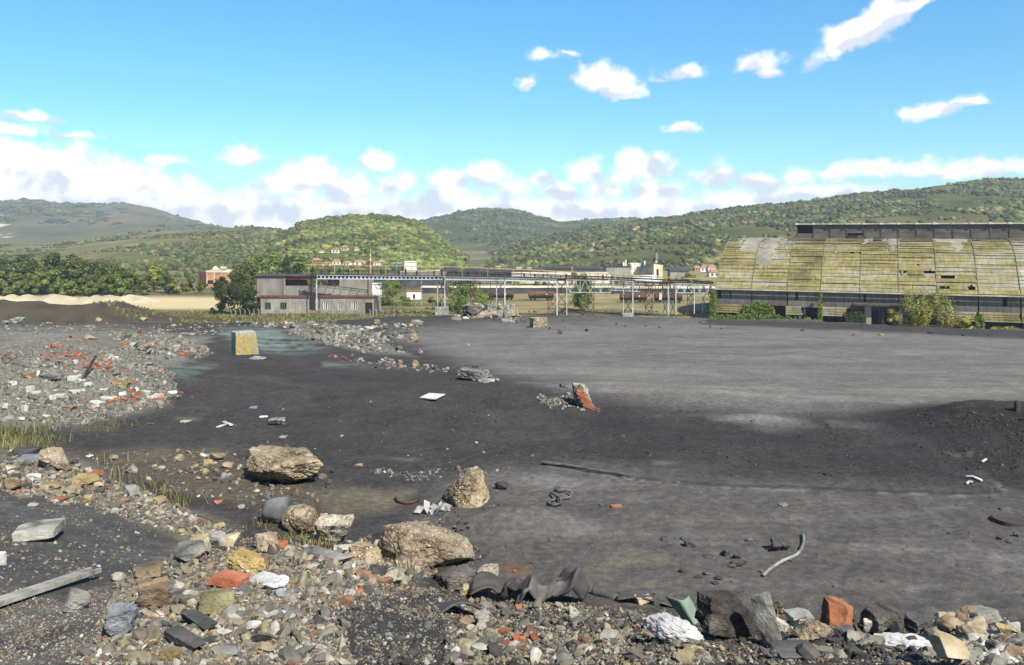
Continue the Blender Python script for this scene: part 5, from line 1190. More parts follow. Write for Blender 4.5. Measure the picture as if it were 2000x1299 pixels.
def rock(px, pb, w, h, kind, mt, lab, name='rock', cat=None, yaw=0, tilt=(0, 0), dr=.8, rough=.06, level=None, sink=.1, grp=None, z=None, seed=None, Y=None, shear=None):
    """px, pb: middle and foot in the photograph (2000 px wide); w, h: its breadth and height there"""
    _n[0] += 1; seed = seed or _n[0]+100
    SKIRT.append((px, pb, w, h, mt))
    x, y, zz = at(px, pb) if Y is None else (xat(px, Y), Y, float(G(xat(px, Y), Y)))
    k = y/F; W_, H_ = w*k, h*k
    if level is None: level = 5 if w > 62 else 4 if w > 22 else 3 if w > 10 else 2
    V, Fc = rockmesh(name, (W_, W_*dr, H_*(1+sink)), kind, seed, level, rough)
    V = V@np.array(Euler((R(tilt[0]), R(tilt[1]), R(yaw))).to_matrix()).T
    el_ = (pb-HOR)/F
    V[:, 0] *= W_/(V[:, 0].max()-V[:, 0].min())
    # seen from slightly above, depth adds to the outline's height: scale the height so that the whole outline matches
    for _ in range(3):
        q = V[:, 2]+V[:, 1]*el_; V[:, 2] *= np.clip((H_*(1+sink))/(q.max()-q.min()), .45, 1.6)
    V[:, 0] -= (V[:, 0].max()+V[:, 0].min())/2; V[:, 1] -= V[:, 1].min(); V[:, 2] -= V[:, 2].min()+(V[:, 2].max()-V[:, 2].min())*sink
    c = V.mean(0); V = V-c
    smooth = kind == 'round' and level >= 4
    me = npmesh(name, V, Fc, smooth)
    o = link(name, me, M[mt] if isinstance(mt, str) else mt, None, (x+c[0], y+c[1], (zz if z is None else z)+c[2]))
    return tag(o, lab, cat or name.replace('_', ' '), grp, 'thing')
def heroes():
    # the upright block
    x, y, z = at(467, 694); k = y/F; w, h = 62*k, 49*k
    V, Fc = rockmesh('f', (2, 2, 2), 'brick', 77, 5, .022); V[:, 0] *= w*.37; V[:, 1] *= w*.37; V[:, 2] *= h*.94/2
    s = 1-.07*(V[:, 2]/h+.5); V[:, 0] *= s; V[:, 1] *= s; me = npmesh('concrete_footing', V, Fc, False)
    m, t, b = newmat('moss_yellowed_concrete'); o = t.node('ShaderNodeTexCoord').outputs['Object']
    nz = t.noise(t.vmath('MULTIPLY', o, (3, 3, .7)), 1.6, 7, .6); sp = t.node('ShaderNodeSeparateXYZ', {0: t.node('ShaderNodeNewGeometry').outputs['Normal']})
    c = t.ramp(t.maprange(nz, .3, .7, 0, 1), [(0, (.22, .17, .05)), (.35, (.29, .235, .085)), (.7, (.23, .205, .125)), (1, (.33, .31, .24))])
    oz = t.node('ShaderNodeSeparateXYZ', {0: o}).outputs[2]
    band = t.maprange(t.math('ADD', oz, t.math('MULTIPLY', t.noise(o, 6, 5, .6), .35)), h*.42, h*.55, 0, 1)
    c = t.mix(band, c, t.ramp(t.noise(o, 16, 6, .7), [(.35, (.15, .14, .11)), (.65, (.42, .4, .34))]))
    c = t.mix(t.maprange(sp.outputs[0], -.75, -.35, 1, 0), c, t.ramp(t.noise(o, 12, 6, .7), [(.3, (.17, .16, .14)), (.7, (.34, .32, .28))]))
    t.set(b, 'Base Color', c); b.inputs['Roughness'].default_value = .95
    t.set(b, 'Normal', t.node('ShaderNodeBump', {'Strength': .6, 'Distance': .04, 'Height': t.noise(o, 14, 8, .7)}))
    link('concrete_footing', me, m, None, (x, y+w*.5, z+h*.42), (0, 0, R(31)), kind='thing', label='tall square concrete block stained moss yellow, alone on the dark slag', cat='concrete block')
    B = 'boulder'
    rock(537, 957, 168, 80, 'under', 'conglo', 'largest flat topped tan boulder with a dark undercut side', B, yaw=-8, tilt=(4, 3), dr=.75, rough=.075, sink=.02)
    rock(908, 993, 98, 78, 'lean', 'conglo', 'pointed tan grey boulder standing alone beside crumpled white paper', B, yaw=0, dr=.8, rough=.06)
    rock(826, 1116, 200, 98, 'boulder', 'redconglo', 'big reddish brown boulder behind the rubble bank', B, yaw=0, tilt=(0, 7), dr=.6, rough=.06, seed=4119, sink=.1)
    rock(793, 1124, 66, 40, 'boulder', 'redconglo', 'small reddish lump leaning against the big reddish boulder', B, dr=.6, rough=.06)
    rock(648, 1068, 78, 56, 'boulder', 'paleconglo', 'pale squarish boulder right of the rounded tan boulder', B, yaw=12, dr=.8)
    rock(577, 1050, 76, 58, 'round', 'conglo', 'rounded tan pebbly boulder right of the smooth dark stone', B, dr=.9)
    rock(532, 1026, 52, 52, 'round', 'smoothdark', 'smooth dark grey upright stone left of the rounded tan boulder', 'stone', dr=.8, rough=.025)
    rock(578, 994, 44, 18, 'slab', 'dark', 'dark flat slab behind the smooth dark grey stone', 'slab')
    x, y, z = at(826, 1116); zt = zat(1030, y+.35)
    rock(803, 1040, 34, 13, 'brick', 'white', 'pale flat tile lying behind the top of the reddish boulder', 'tile', yaw=14)
    rock(893, 1158, 105, 50, 'box', 'brownrock', 'dark shaded block between the reddish boulder and the rubber sheet', B, yaw=30, rough=.06)  # shaded face of one block, its shade put into a dark rock colour
    rock(948, 1158, 52, 50, 'box', 'paleconglo', 'pale sunlit block next to the folded rubber sheet', B, yaw=-20, rough=.05)  # sunlit face of the same block, put into a pale rock colour
    rock(911, 1166, 32, 22, 'box', 'ochre', 'small yellow stone below the dark shaded block', 'stone')
    rock(437, 1153, 78, 36, 'brick', 'brick', 'whole red brick below the yellow foam clump', 'brick', yaw=-14, tilt=(-8, 4), dr=.62, rough=.03)
    rock(288, 1198, 58, 62, 'slab', 'brown', 'brown stone slab standing on edge left of the lichen yellow stone', 'stone', yaw=35, tilt=(12, -8), dr=.5)
    rock(226, 1250, 66, 66, 'box', 'bluegrey', 'blue grey split rock at the edge of the flat dusty top', 'stone', yaw=25, tilt=(6, 14), dr=.7, rough=.07)
    rock(138, 1198, 52, 46, 'box', 'grey', 'light grey angular block beside the plank', 'stone', yaw=30, tilt=(0, 8))
    rock(345, 1278, 100, 46, 'slab', 'dark', 'long dark tilted slab, lower of the two dark slabs', 'slab', yaw=-38, tilt=(6, 14), dr=.34, rough=.02)
    rock(376, 1238, 84, 42, 'slab', 'dark', 'long dark grey slab, upper of the two dark slabs', 'slab', yaw=-40, tilt=(5, 10), dr=.36, rough=.02)
    rock(412, 1206, 76, 46, 'slab', 'olive', 'flat lichen yellow stone below the whole red brick', 'stone', yaw=15, tilt=(-16, 4), dr=.7)
    rock(362, 1102, 62, 42, 'box', 'grey', 'grey tan stone at the inner foot of the rubble bank', 'stone', yaw=20, rough=.07)
    rock(384, 1086, 40, 36, 'box', 'tan', 'tan block behind the grey tan stone', 'stone')
    rock(276, 1134, 62, 30, 'slab', 'brown', 'flat pinkish stone left of the rubble bank crest', 'stone', yaw=20, tilt=(-12, 0))
    rock(408, 1072, 50, 32, 'box', 'grey', 'grey block in the row on the bank crest, left one', 'stone')
    rock(440, 1070, 40, 28, 'box', 'tan', 'pale tan squared block on the bank crest, right of the grey block', 'stone', yaw=5, rough=.02)
    rock(45, 1061, 92, 42, 'brick', 'paleblock', 'large whitish square block with pitted top on the dusty ground', 'block', yaw=18, tilt=(-3, 0), dr=.95, rough=.02)
    rock(2, 1104, 12, 26, 'brick', 'white', 'broken white block cut by the picture edge', 'block')
    rock(513, 1084, 46, 38, 'box', 'tan', 'tan stone behind the yellow foam clump', 'stone', yaw=30)
    rock(545, 1072, 26, 16, 'brick', 'orange', 'bright orange brick piece near the pale squarish boulder', 'brick', yaw=-20)
    rock(632, 1100, 110, 32, 'slab', 'grey', 'long grey slab sloping down from the pale squarish boulder', 'slab', yaw=-24, tilt=(5, 14), dr=.3, rough=.03)
    rock(705, 1108, 76, 46, 'boulder', 'conglo', 'streaky tan rock left of the big reddish boulder', B, dr=.7, rough=.09)
    rock(690, 1126, 54, 34, 'boulder', 'paleconglo', 'pale broken lump below the streaky tan rock', B, dr=.7, rough=.08)
    rock(757, 1140, 60, 30, 'boulder', 'paleconglo', 'pale broken lump below the small reddish lump', B, rough=.08)
    rock(738, 1132, 36, 30, 'box', 'dark', 'dark upright stone between the pale broken lumps', 'stone')
    rock(665, 1078, 36, 12, 'slab', 'white', 'pale thin slab right of the pale squarish boulder', 'slab', yaw=6)
    rock(535, 1158, 46, 26, 'box', 'plaster', 'white stone right of the red brick', 'stone', yaw=25)
    rock(508, 1142, 60, 20, 'slab', 'plaster', 'white flat stone touching the foam clump', 'stone', yaw=-28, tilt=(0, 16))
    rock(545, 1172, 24, 20, 'round', 'bluegrey', 'round blue grey pebble below the white stones', 'stone')
    rock(487, 1236, 40, 20, 'round', 'white', 'white oval stone in the middle of the gravelly slope', 'stone')
    rock(325, 1298, 42, 30, 'box', 'ochre', 'ochre stone under the lower dark slab', 'stone')
    rock(430, 1284, 60, 22, 'slab', 'grey', 'layered grey slab right of the lower dark slab', 'slab', yaw=20)
    rock(285, 1178, 26, 24, 'box', 'grey', 'small grey block behind the brown standing slab', 'stone')
    # right end of the bank
    rock(1432, 1256, 130, 92, 'box', 'brownrock', 'large brown black split rock right of the green shard', B, yaw=28, tilt=(6, 10), dr=.62, rough=.05, seed=77)
    rock(1500, 1268, 58, 104, 'slab', 'grey', 'grey slab leaning on the large brown black rock', 'slab', yaw=-18, tilt=(8, -22), dr=.42, rough=.04, seed=78)
    rock(1648, 1236, 72, 66, 'box', 'firebrick', 'big smooth orange brick standing on the bank', 'brick', yaw=28, tilt=(-6, 16), dr=.62, rough=.035, seed=81)
    rock(1737, 1242, 76, 58, 'box', 'brownrock', 'squarish dark rock right of the big orange brick', B, yaw=20, tilt=(0, 8), rough=.04)
    rock(1806, 1244, 56, 44, 'box', 'dark', 'black angular rock right of the squarish dark rock', 'stone', yaw=40)
    rock(1596, 1262, 74, 42, 'boulder', 'redconglo', 'brown pebbly lump in front of the orange brick', B, rough=.07)
    rock(1868, 1305, 78, 56, 'box', 'tan', 'pale squared stone at the lower right corner', 'block', yaw=25, tilt=(-4, 8), dr=.7, rough=.02)
    rock(1912, 1256, 54, 44, 'round', 'tan', 'rounded tan stone behind the pale squared stone', 'stone')
    rock(1868, 1246, 60, 36, 'round', 'brown', 'brown rounded stone left of the rounded tan stone', 'stone')
    rock(1900, 1220, 46, 36, 'peak', 'brown', 'pointed brown stone at the crest near the right edge', 'stone', yaw=20)
    rock(1938, 1222, 70, 34, 'slab', 'grey', 'grey flat topped stone right of the pointed brown stone', 'stone', yaw=15)
    rock(1568, 1292, 90, 30, 'slab', 'dark', 'low black slab at the bottom below the brown pebbly lump', 'slab', yaw=4)
    rock(1570, 1222, 56, 30, 'slab', 'grey', 'grey stone between the leaning slab and the orange brick', 'stone', yaw=12)
    rock(1525, 1206, 34, 30, 'boulder', 'conglo', 'pitted grey stone behind the leaning slab', 'stone', rough=.09)
    rock(1855, 1212, 40, 16, 'boulder', 'tan', 'small tan stone at the crest left of the pointed brown stone', 'stone')
    rock(1985, 1236, 26, 20, 'box', 'white', 'white stone by the right edge', 'stone'); rock(1965, 1252, 26, 30, 'box', 'ochre', 'upright ochre chip by the right edge', 'stone')
    rock(1700, 1240, 22, 30, 'box', 'white', 'small white chip between the orange brick and the dark rock', 'stone')
    rock(1668, 1222, 40, 34, 'boulder', 'dark', 'dark stone tucked behind the orange brick', 'stone')
    rock(1258, 1182, 38, 22, 'box', 'tan', 'pale tan stone left of the green shard', 'stone'); rock(1290, 1186, 42, 26, 'boulder', 'dark', 'dark stone just left of the green shard', 'stone')
    rock(1268, 1230, 24, 18, 'brick', 'orange', 'orange brick chip left of the white fibrous heap', 'brick')
    rock(940, 1226, 32, 36, 'boulder', 'grey', 'grey stone in the gravel below the folded rubber sheet', 'stone')
    for i, (a, b_, c_, d_) in enumerate(((985, 1238, 22, 12), (1008, 1256, 20, 16), (1020, 1262, 16, 18), (1042, 1254, 18, 14), (990, 1262, 18, 10), (1015, 1192, 20, 10), (700, 1160, 18, 10), (1030, 1246, 16, 8))):
        rock(a, b_, c_, d_, 'slab', 'orange', 'small orange brick chip in the gravel below the rubber sheet', 'brick_chip', yaw=37*i, tilt=(10, 8), grp='orange brick chips in the front gravel')
    # middle distance
    rock(926, 745, 58, 27, 'slab', 'grey', 'pale topped concrete lump half sunk at the middle of the slag field', 'concrete_lump', 'concrete lump', yaw=-10, tilt=(4, 6), rough=.05)
    rock(932, 727, 22, 14, 'wedge', 'dark', 'dark chip behind the half sunk concrete lump', 'stone'); rock(950, 748, 34, 8, 'slab', 'grey', 'flat flake right of the half sunk concrete lump', 'slab', yaw=-12)
    x, y, z = at(1138, 800); k = y/F
    root = empty('masonry_chunk', (x, y+.3, z), R(-14), label='upright chunk of brick masonry on a small stone pile', cat='masonry')
    w, h = 46*k, 50*k
    def part(nm, dims, kd, sd, lv, ro, mt, loc, rot):
        V, Fc = rockmesh(nm, dims, kd, sd, lv, ro); link(nm, npmesh(nm, V, Fc), M[mt], root, loc, rot)
    part('concrete_body', (w*.72, w*.6, h*1.05), 'box', 61, 4, .07, 'grey', (-w*.12, .12, h*.5), (0, R(-14), 0))
    for i in range(4): part('brick_course', (w*(.5-.02*i), w*.5, h*.15), 'brick', 62+i, 4, .04, 'brick', (w*(.30-.11*i), -w*.12, h*(.12+.15*i)), (0, R(20), R(8)))
    part('concrete_cap', (w*.42, w*.45, h*.24), 'box', 69, 4, .08, 'tan', (-w*.02, -.02, h*.78), (0, R(20), 0))
    for i, (a, b_, c_, d_, kd, mt, yw) in enumerate(((925, 612, 50, 20, 'boulder', 'paleconglo', 0), (940, 630, 44, 24, 'boulder', 'conglo', 12), (972, 625, 36, 26, 'box', 'paleconglo', 0), (955, 610, 28, 16, 'box', 'grey', 20), (915, 622, 32, 22, 'boulder', 'dark', 5), (1000, 615, 18, 22, 'peak', 'paleconglo', 9), (990, 618, 16, 24, 'peak', 'grey', -20), (978, 606, 16, 14, 'boulder', 'conglo', 0), (1008, 616, 12, 16, 'peak', 'conglo', 0), (910, 628, 16, 10, 'box', 'white', 0), (986, 626, 26, 9, 'slab', 'conglo', 0), (895, 621, 14, 7, 'slab', 'grey', 0))):
        lab = ['wide pale boulder on top of the heap under the bridge', 'big tan boulder at the front of the heap under the bridge', 'squared pale boulder right in the heap under the bridge', 'grey block at the back of the heap under the bridge', 'dark shaded boulder at the left of the heap under the bridge', 'pointed pale boulder standing right of the heap under the bridge', 'pointed grey boulder against the trestle leg', 'tan boulder behind the trestle leg', 'smallest pointed boulder right of the heap', 'small whitish block left front of the heap under the bridge', 'flat tan slab lying right of the big tan boulder', 'thin grey slab left of the heap under the bridge'][i]
        Y_ = 83+(i % 3)*1.0 if b_ > 615 else 85
        o = rock(a, b_, c_, d_, kd, mt, lab, B, yaw=yw, dr=.8, rough=.07, level=4, grp='boulder heap at the far edge', Y=Y_, z=zat(b_, Y_))
    rock(1052, 640, 36, 20, 'brick', 'conglo', 'squared hollow concrete piece right of the boulder heap', 'concrete_piece', 'concrete piece', yaw=20, rough=.05); rock(1094, 652, 10, 10, 'boulder', 'dark', 'dark stone standing right of the hollow concrete piece', 'stone')
    rock(803, 669, 26, 20, 'boulder', 'conglo', 'rounded tan block at the rim left of the slag field', B, rough=.06); rock(795, 668, 8, 8, 'peak', 'white', 'small pale chip touching the rounded tan block', 'stone')
    rock(812, 636, 26, 11, 'slab', 'grey', 'thin grey slab tilted on the dark rim slope', 'slab', yaw=-30, tilt=(0, 14)); rock(803, 640, 12, 8, 'box', 'brown', 'brown stone on the dark rim slope', 'stone')
    rock(655, 669, 14, 18, 'peak', 'tan', 'small standing tan stone in the teal hollow', 'stone')
    rock(820, 692, 12, 9, 'boulder', 'grey', 'lone grey stone on the open slag below the rim', 'stone'); rock(810, 716, 16, 13, 'peak', 'brown', 'brown pointed stone in the thin line of rubble', 'stone')
    rock(915, 676, 7, 5, 'box', 'grey', 'tiny lone stone on the pale slag', 'stone'); rock(735, 634, 10, 10, 'box', 'tan', 'tan block on the rim beside the grass', 'stone')
    rock(1102, 758, 18, 9, 'boulder', 'dark', 'black lump left of the masonry chunk', 'stone')
    rock(538, 832, 32, 14, 'box', 'grey', 'grey angular block on the dark slag above the big boulder', 'stone', yaw=20); rock(553, 856, 16, 6, 'slab', 'grey', 'flat grey chip below the grey angular block', 'stone')
    rock(737, 927, 16, 12, 'box', 'grey', 'grey chip left of the pointed boulder', 'stone', yaw=40); rock(698, 914, 18, 8, 'box', 'tan', 'tan chip left of the grey chip on the slag', 'stone')
    rock(980, 958, 28, 16, 'round', 'dark', 'half buried dark round stone right of the pointed boulder', 'stone', rough=.02)
    rock(1530, 1078, 42, 26, 'boulder', 'dark', 'dark knobbly lump beside the bent pipe', 'stone', rough=.09)
    for i, (a, b_, c_, d_) in enumerate(((1350, 1070, 24, 16), (1336, 1056, 14, 9), (1300, 1058, 16, 10), (1418, 1088, 18, 14), (1442, 1092, 20, 16), (1386, 1092, 20, 9), (1450, 1108, 34, 14), (1432, 1110, 16, 8), (1336, 1120, 16, 12), (1385, 1124, 18, 9), (1365, 1130, 14, 8), (1405, 1134, 16, 9), (1398, 1144, 18, 8), (1466, 1058, 18, 9), (1490, 1120, 12, 8), (1976, 1062, 14, 9), (1990, 1050, 14, 10), (1955, 1056, 12, 7), (1962, 998, 14, 8), (1858, 1044, 10, 7), (1215, 930, 16, 8), (1180, 990, 22, 6), (1078, 1060, 12, 8), (1090, 954, 12, 6), (1546, 1098, 12, 6), (1325, 945, 10, 5))):
        rock(a, b_, c_, d_, 'boulder' if i % 3 else 'wedge', 'dark', 'small black slag stone lying on the smooth dark flat', 'slag_stone', yaw=i*40, rough=.07, grp='black slag stones on the smooth flat', level=3)
    rock(1205, 992, 22, 5, 'brick', 'orange', 'orange brick sliver lying alone on the dark flat', 'brick_chip')
    # stones between the bank and the big boulder
    for i, (a, b_, c_, d_, mt) in enumerate(((253, 925, 26, 18, 'grey'), (310, 920, 22, 10, 'grey'), (216, 899, 18, 10, 'tan'), (346, 902, 20, 14, 'tan'), (393, 893, 18, 8, 'white'), (420, 900, 30, 14, 'conglo'), (405, 912, 20, 16, 'ochre'), (375, 916, 18, 10, 'tan'), (398, 928, 16, 12, 'ochre'), (440, 915, 22, 12, 'brown'), (172, 893, 16, 5, 'white'), (468, 995, 16, 10, 'grey'), (423, 985, 16, 8, 'brick'), (300, 914, 12, 7, 'tan'), (350, 925, 10, 8, 'brown'))):
        rock(a, b_, c_, d_, 'boulder', mt, f'small {dict(grey="grey", tan="tan", white="whitish", conglo="pebbly", ochre="ochre", brown="brown", brick="reddish")[mt]} stone strewn on brown soil left of the largest boulder', 'stone', yaw=i*33, rough=.07, grp='stones strewn left of the largest boulder')
    # upper left end of the bank
    for a, b_, c_, d_, kd, mt, yw, lab in ((35, 893, 60, 22, 'slab', 'dark', -10, 'curved dark slab at the upper left crest of the bank'), (50, 905, 54, 16, 'slab', 'bluegrey', 14, 'long blue grey slab below the curved dark slab'), (95, 922, 66, 44, 'boulder', 'redconglo', 0, 'orange stained rough lump on the upper left bank'), (160, 948, 46, 24, 'box', 'ochre', 10, 'ochre block with flat face on the upper left bank'), (176, 930, 34, 12, 'slab', 'orange', -12, 'bright orange slab behind the ochre block'), (92, 958, 42, 16, 'slab', 'ochre', 6, 'flat yellow stone below the orange stained lump'), (15, 960, 40, 26, 'boulder', 'brown', 0, 'brown stone by the left edge of the bank'), (135, 970, 36, 24, 'boulder', 'tan', 0, 'pale tan stone below the ochre block'), (250, 972, 34, 22, 'slab', 'grey', -34, 'grey tilted slab on the bank above the dusty flat'), (305, 985, 30, 16, 'slab', 'ochre', -36, 'ochre slab lying down the bank beside the grass'), (30, 968, 16, 12, 'round', 'orange', 0, 'rusty round stone near the brown stone'), (115, 978, 20, 8, 'slab', 'brick', 0, 'red brick chip below the pale tan stone'), (95, 885, 30, 12, 'boulder', 'tan', 0, 'tan stone at the top of the bank by the grass'), (62, 940, 26, 14, 'box', 'white', 0, 'white chip beside the orange stained lump'), (60, 990, 20, 7, 'slab', 'white', 10, 'white flake above the large whitish block')):
        rock(a, b_, c_, d_, kd, mt, lab, 'stone', yaw=yw, rough=.06)
    # left rubble slope: whitewashed blocks, slabs and orange brick
    for i, (a, b_, c_, d_) in enumerate(((70, 736, 9, 12), (57, 767, 14, 14), (92, 783, 22, 11), (113, 777, 18, 8), (138, 770, 20, 9), (155, 767, 16, 8), (17, 755, 20, 10), (140, 745, 22, 12), (150, 746, 20, 7), (8, 798, 10, 10), (44, 810, 14, 18), (38, 802, 16, 8), (84, 817, 18, 7), (205, 783, 30, 7), (186, 790, 26, 8), (236, 775, 14, 10), (306, 778, 18, 9), (332, 771, 18, 7), (283, 770, 16, 8), (320, 750, 6, 6), (170, 755, 14, 8), (198, 763, 14, 5), (146, 712, 9, 9), (264, 765, 10, 9), (68, 770, 14, 8), (35, 822, 16, 6), (292, 780, 12, 7))):
        rock(a, b_, c_*1.1, d_, 'brick', 'white', 'whitewashed block fragment at the foot of the left rubble slope', 'block', yaw=(i*47) % 90-45, tilt=((i*13) % 20-10, (i*29) % 24-12), dr=.6, rough=.03, grp='whitewashed blocks of the left rubble slope', level=3)
    for i, (a, b_, c_, d_) in enumerate(((100, 680, 14, 7), (116, 679, 10, 5), (138, 680, 8, 4), (80, 697, 10, 7), (118, 700, 12, 6), (132, 706, 14, 8), (166, 704, 10, 8), (168, 720, 14, 7), (214, 724, 10, 10), (202, 728, 10, 6), (247, 727, 7, 5), (258, 749, 12, 5), (138, 660, 12, 5), (155, 668, 10, 5), (241, 648, 8, 5), (273, 652, 12, 6), (242, 676, 12, 7), (315, 667, 6, 5), (375, 688, 7, 6), (366, 693, 9, 4), (268, 778, 12, 12), (240, 783, 16, 5), (225, 783, 10, 6), (315, 769, 8, 5), (350, 769, 12, 4), (285, 783, 14, 4), (318, 784, 8, 4), (374, 778, 5, 4), (180, 637, 6, 3), (60, 800, 8, 6), (290, 726, 5, 4), (280, 727, 5, 4), (315, 725, 6, 5), (352, 645, 12, 4), (385, 643, 8, 5), (340, 683, 6, 4), (190, 718, 8, 6), (150, 693, 8, 5), (126, 690, 10, 4), (90, 705, 8, 5), (145, 722, 8, 5), (210, 745, 6, 4), (175, 745, 6, 4), (255, 790, 8, 4), (113, 712, 8, 4), (102, 692, 10, 5))):
        rock(a, b_, c_*1.05, d_*1.0, 'brick', 'orange' if i % 3 else 'brick', 'broken orange brick in the red patch of the left rubble slope' if b_ < 735 and a < 225 else 'broken orange brick along the edge of the left rubble slope', 'brick', yaw=(i*61) % 90-45, tilt=((i*17) % 30-15, (i*23) % 30-15), dr=.6, rough=.05, grp='orange bricks of the red patch' if b_ < 735 and a < 225 else 'orange bricks along the slope edge', level=3)
    for a, b_, c_, d_, kd, mt, yw, lab in ((93, 745, 52, 18, 'slab', 'grey', -14, 'big flat grey slab amid whitewashed blocks on the left slope'), (46, 741, 28, 15, 'slab', 'brown', -30, 'brown leaning slab left of the big flat grey slab'), (117, 716, 34, 18, 'slab', 'grey', -22, 'grey slab below the red brick patch'), (12, 704, 30, 16, 'boulder', 'brown', 0, 'dark brown lump at the left edge of the rubble slope'), (280, 688, 32, 20, 'boulder', 'conglo', 0, 'rounded pebbly boulder on the second rubble heap'), (262, 684, 12, 14, 'boulder', 'dark', 0, 'black stone beside the rounded pebbly boulder'), (172, 663, 28, 9, 'boulder', 'tan', 0, 'low tan mound stone above the red patch'), (256, 724, 13, 13, 'boulder', 'grey', 0, 'squat grey stone in the middle of the left slope'), (285, 714, 22, 7, 'slab', 'grey', -10, 'grey slab right of the squat grey stone'), (225, 752, 26, 14, 'box', 'tan', 12, 'tan block above the row of white blocks'), (238, 758, 22, 12, 'box', 'olive', 20, 'olive tan block touching the tan block'), (130, 803, 26, 12, 'slab', 'brown', -18, 'brown slab at the bottom of the left slope'), (30, 632, 26, 13, 'box', 'grey', 0, 'grey block on the skyline of the left slope'), (8, 633, 14, 8, 'box', 'grey', 0, 'smaller grey block at the left end of the skyline'), (478, 634, 20, 6, 'slab', 'dark', 0, 'dark flat slab on the rim behind the concrete footing'), (362, 655, 34, 5, 'slab', 'grey', 0, 'long flat slab behind the concrete footing'), (190, 628, 12, 8, 'boulder', 'tan', 0, 'tan stone at the grass edge'), (278, 628, 14, 8, 'boulder', 'tan', 0, 'second tan stone at the grass edge farther right'), (336, 640, 14, 7, 'boulder', 'grey', 0, 'grey stones behind the second rubble heap'), (500, 702, 30, 6, 'slab', 'grey', 0, 'low grey slab right in front of the concrete footing'), (345, 780, 14, 9, 'boulder', 'grey', 0, 'grey stone at the right tip of the left slope'), (180, 798, 24, 10, 'boulder', 'grey', 0, 'grey lump among the lowest white blocks'), (170, 640, 16, 5, 'slab', 'grey', 0, 'grey flake high on the left slope')):
        rock(a, b_, c_, d_, kd, mt, lab, 'slab' if kd == 'slab' else 'stone', yaw=yw, rough=.06, tilt=(3, 5))
def loose():
    r = np.random.default_rng(44)
    def fill(poly, n, w0, w1, mats, lab, grp, flat=.55, power=2.2):
        a = np.array(poly, float); lo, hi = a.min(0), a.max(0); k = 0
        while k < n:
            q = r.uniform(lo, hi)
            if polysd(np.array([q[0]]), np.array([q[1]]), poly)[0] < 0: continue
            w = w0+(w1-w0)*r.random()**power; mt = mats[r.integers(0, len(mats))]; word, m_ = mt
            rock(q[0], q[1], w, w*r.uniform(.35, .8)*(flat/.55), ['box', 'slab', 'boulder', 'boulder', 'wedge'][r.integers(0, 5)], m_, lab % word, 'stone', yaw=r.uniform(-60, 60), tilt=(r.uniform(-18, 18), r.uniform(-18, 18)), dr=r.uniform(.5, .9), rough=.06, level=3 if w < 34 else 4, sink=.22, grp=grp % word)
            k += 1
    mix = [('grey', 'grey'), ('grey', 'grey'), ('tan', 'tan'), ('brown', 'brown'), ('dark', 'dark'), ('dark', 'dark'), ('ochre', 'ochre'), ('pale', 'paleconglo')]
    fill([(200, 1140), (440, 1060), (660, 1100), (820, 1150), (660, 1180), (690, 1290), (210, 1290)], 70, 10, 32, mix, 'loose %s stone half sunk in the gravelly near bank', 'loose %s stones of the near bank')
    fill([(0, 890), (140, 905), (330, 990), (480, 1040), (380, 1060), (230, 1000), (0, 960)], 34, 10, 28, mix, 'loose %s stone half sunk in the upper left bank', 'loose %s stones of the upper left bank')
    fill([(860, 1180), (1250, 1210), (1500, 1240), (1500, 1290), (900, 1290)], 34, 12, 34, mix, 'loose %s stone in the dark gravel below the rubber sheets', 'loose %s stones below the rubber sheets')
    fill([(1520, 1215), (1980, 1235), (1990, 1290), (1500, 1290)], 40, 14, 44, mix[:6]+[('pale', 'paleconglo')], 'loose %s stone heaped on the right end of the bank', 'loose %s stones of the right bank end', .7)
    sl = [('grey', 'grey'), ('grey', 'grey'), ('pale', 'concrete'), ('dark', 'dark'), ('tan', 'tan')]
    fill([(0, 690), (120, 680), (300, 720), (330, 770), (160, 815), (0, 810)], 40, 5, 19, sl, 'loose %s slab lying in the left rubble slope', 'loose %s slabs of the left rubble slope', .4)
    fill([(560, 630), (720, 645), (790, 690), (700, 682), (600, 652)], 22, 5, 15, sl, 'loose %s slab on the rubble rim behind the teal hollow', 'loose %s slabs of the rim', .4)
    fill([(220, 660), (300, 645), (420, 688), (330, 698)], 18, 5, 15, sl, 'loose %s slab on the second rubble heap by the concrete footing', 'loose %s slabs of the second heap', .45)
heroes(); loose()
# ---------------------------------------------------------------- scraps: plank, pipe, hoses, rubber, foam, shards
def sheetmesh(name, f, nu, nv, th):
    """a bent sheet with thickness: f(u, v) -> point"""
    u = np.linspace(0, 1, nu); v = np.linspace(0, 1, nv); P = np.array([[f(a, b) for b in v] for a in u])
    du = np.gradient(P, axis=0); dv = np.gradient(P, axis=1); n = np.cross(du, dv); n /= np.linalg.norm(n, axis=2)[:, :, None]+1e-9
    A = P.reshape(-1, 3); B = (P-n*th).reshape(-1, 3); N = nu*nv; Fc = []
    for i in range(nu-1):
        for j in range(nv-1):
            a = i*nv+j; q = (a, a+nv, a+nv+1, a+1); Fc.append(q); Fc.append(tuple(N+k for k in q[::-1]))
    ring = [i*nv for i in range(nu)]+[(nu-1)*nv+j for j in range(1, nv)]+[i*nv+nv-1 for i in range(nu-2, -1, -1)]+[j for j in range(nv-2, 0, -1)]
    for a, b in zip(ring, ring[1:]+ring[:1]): Fc.append((b, a, a+N, b+N))
    return npmesh(name, np.r_[A, B], np.array(Fc), True)
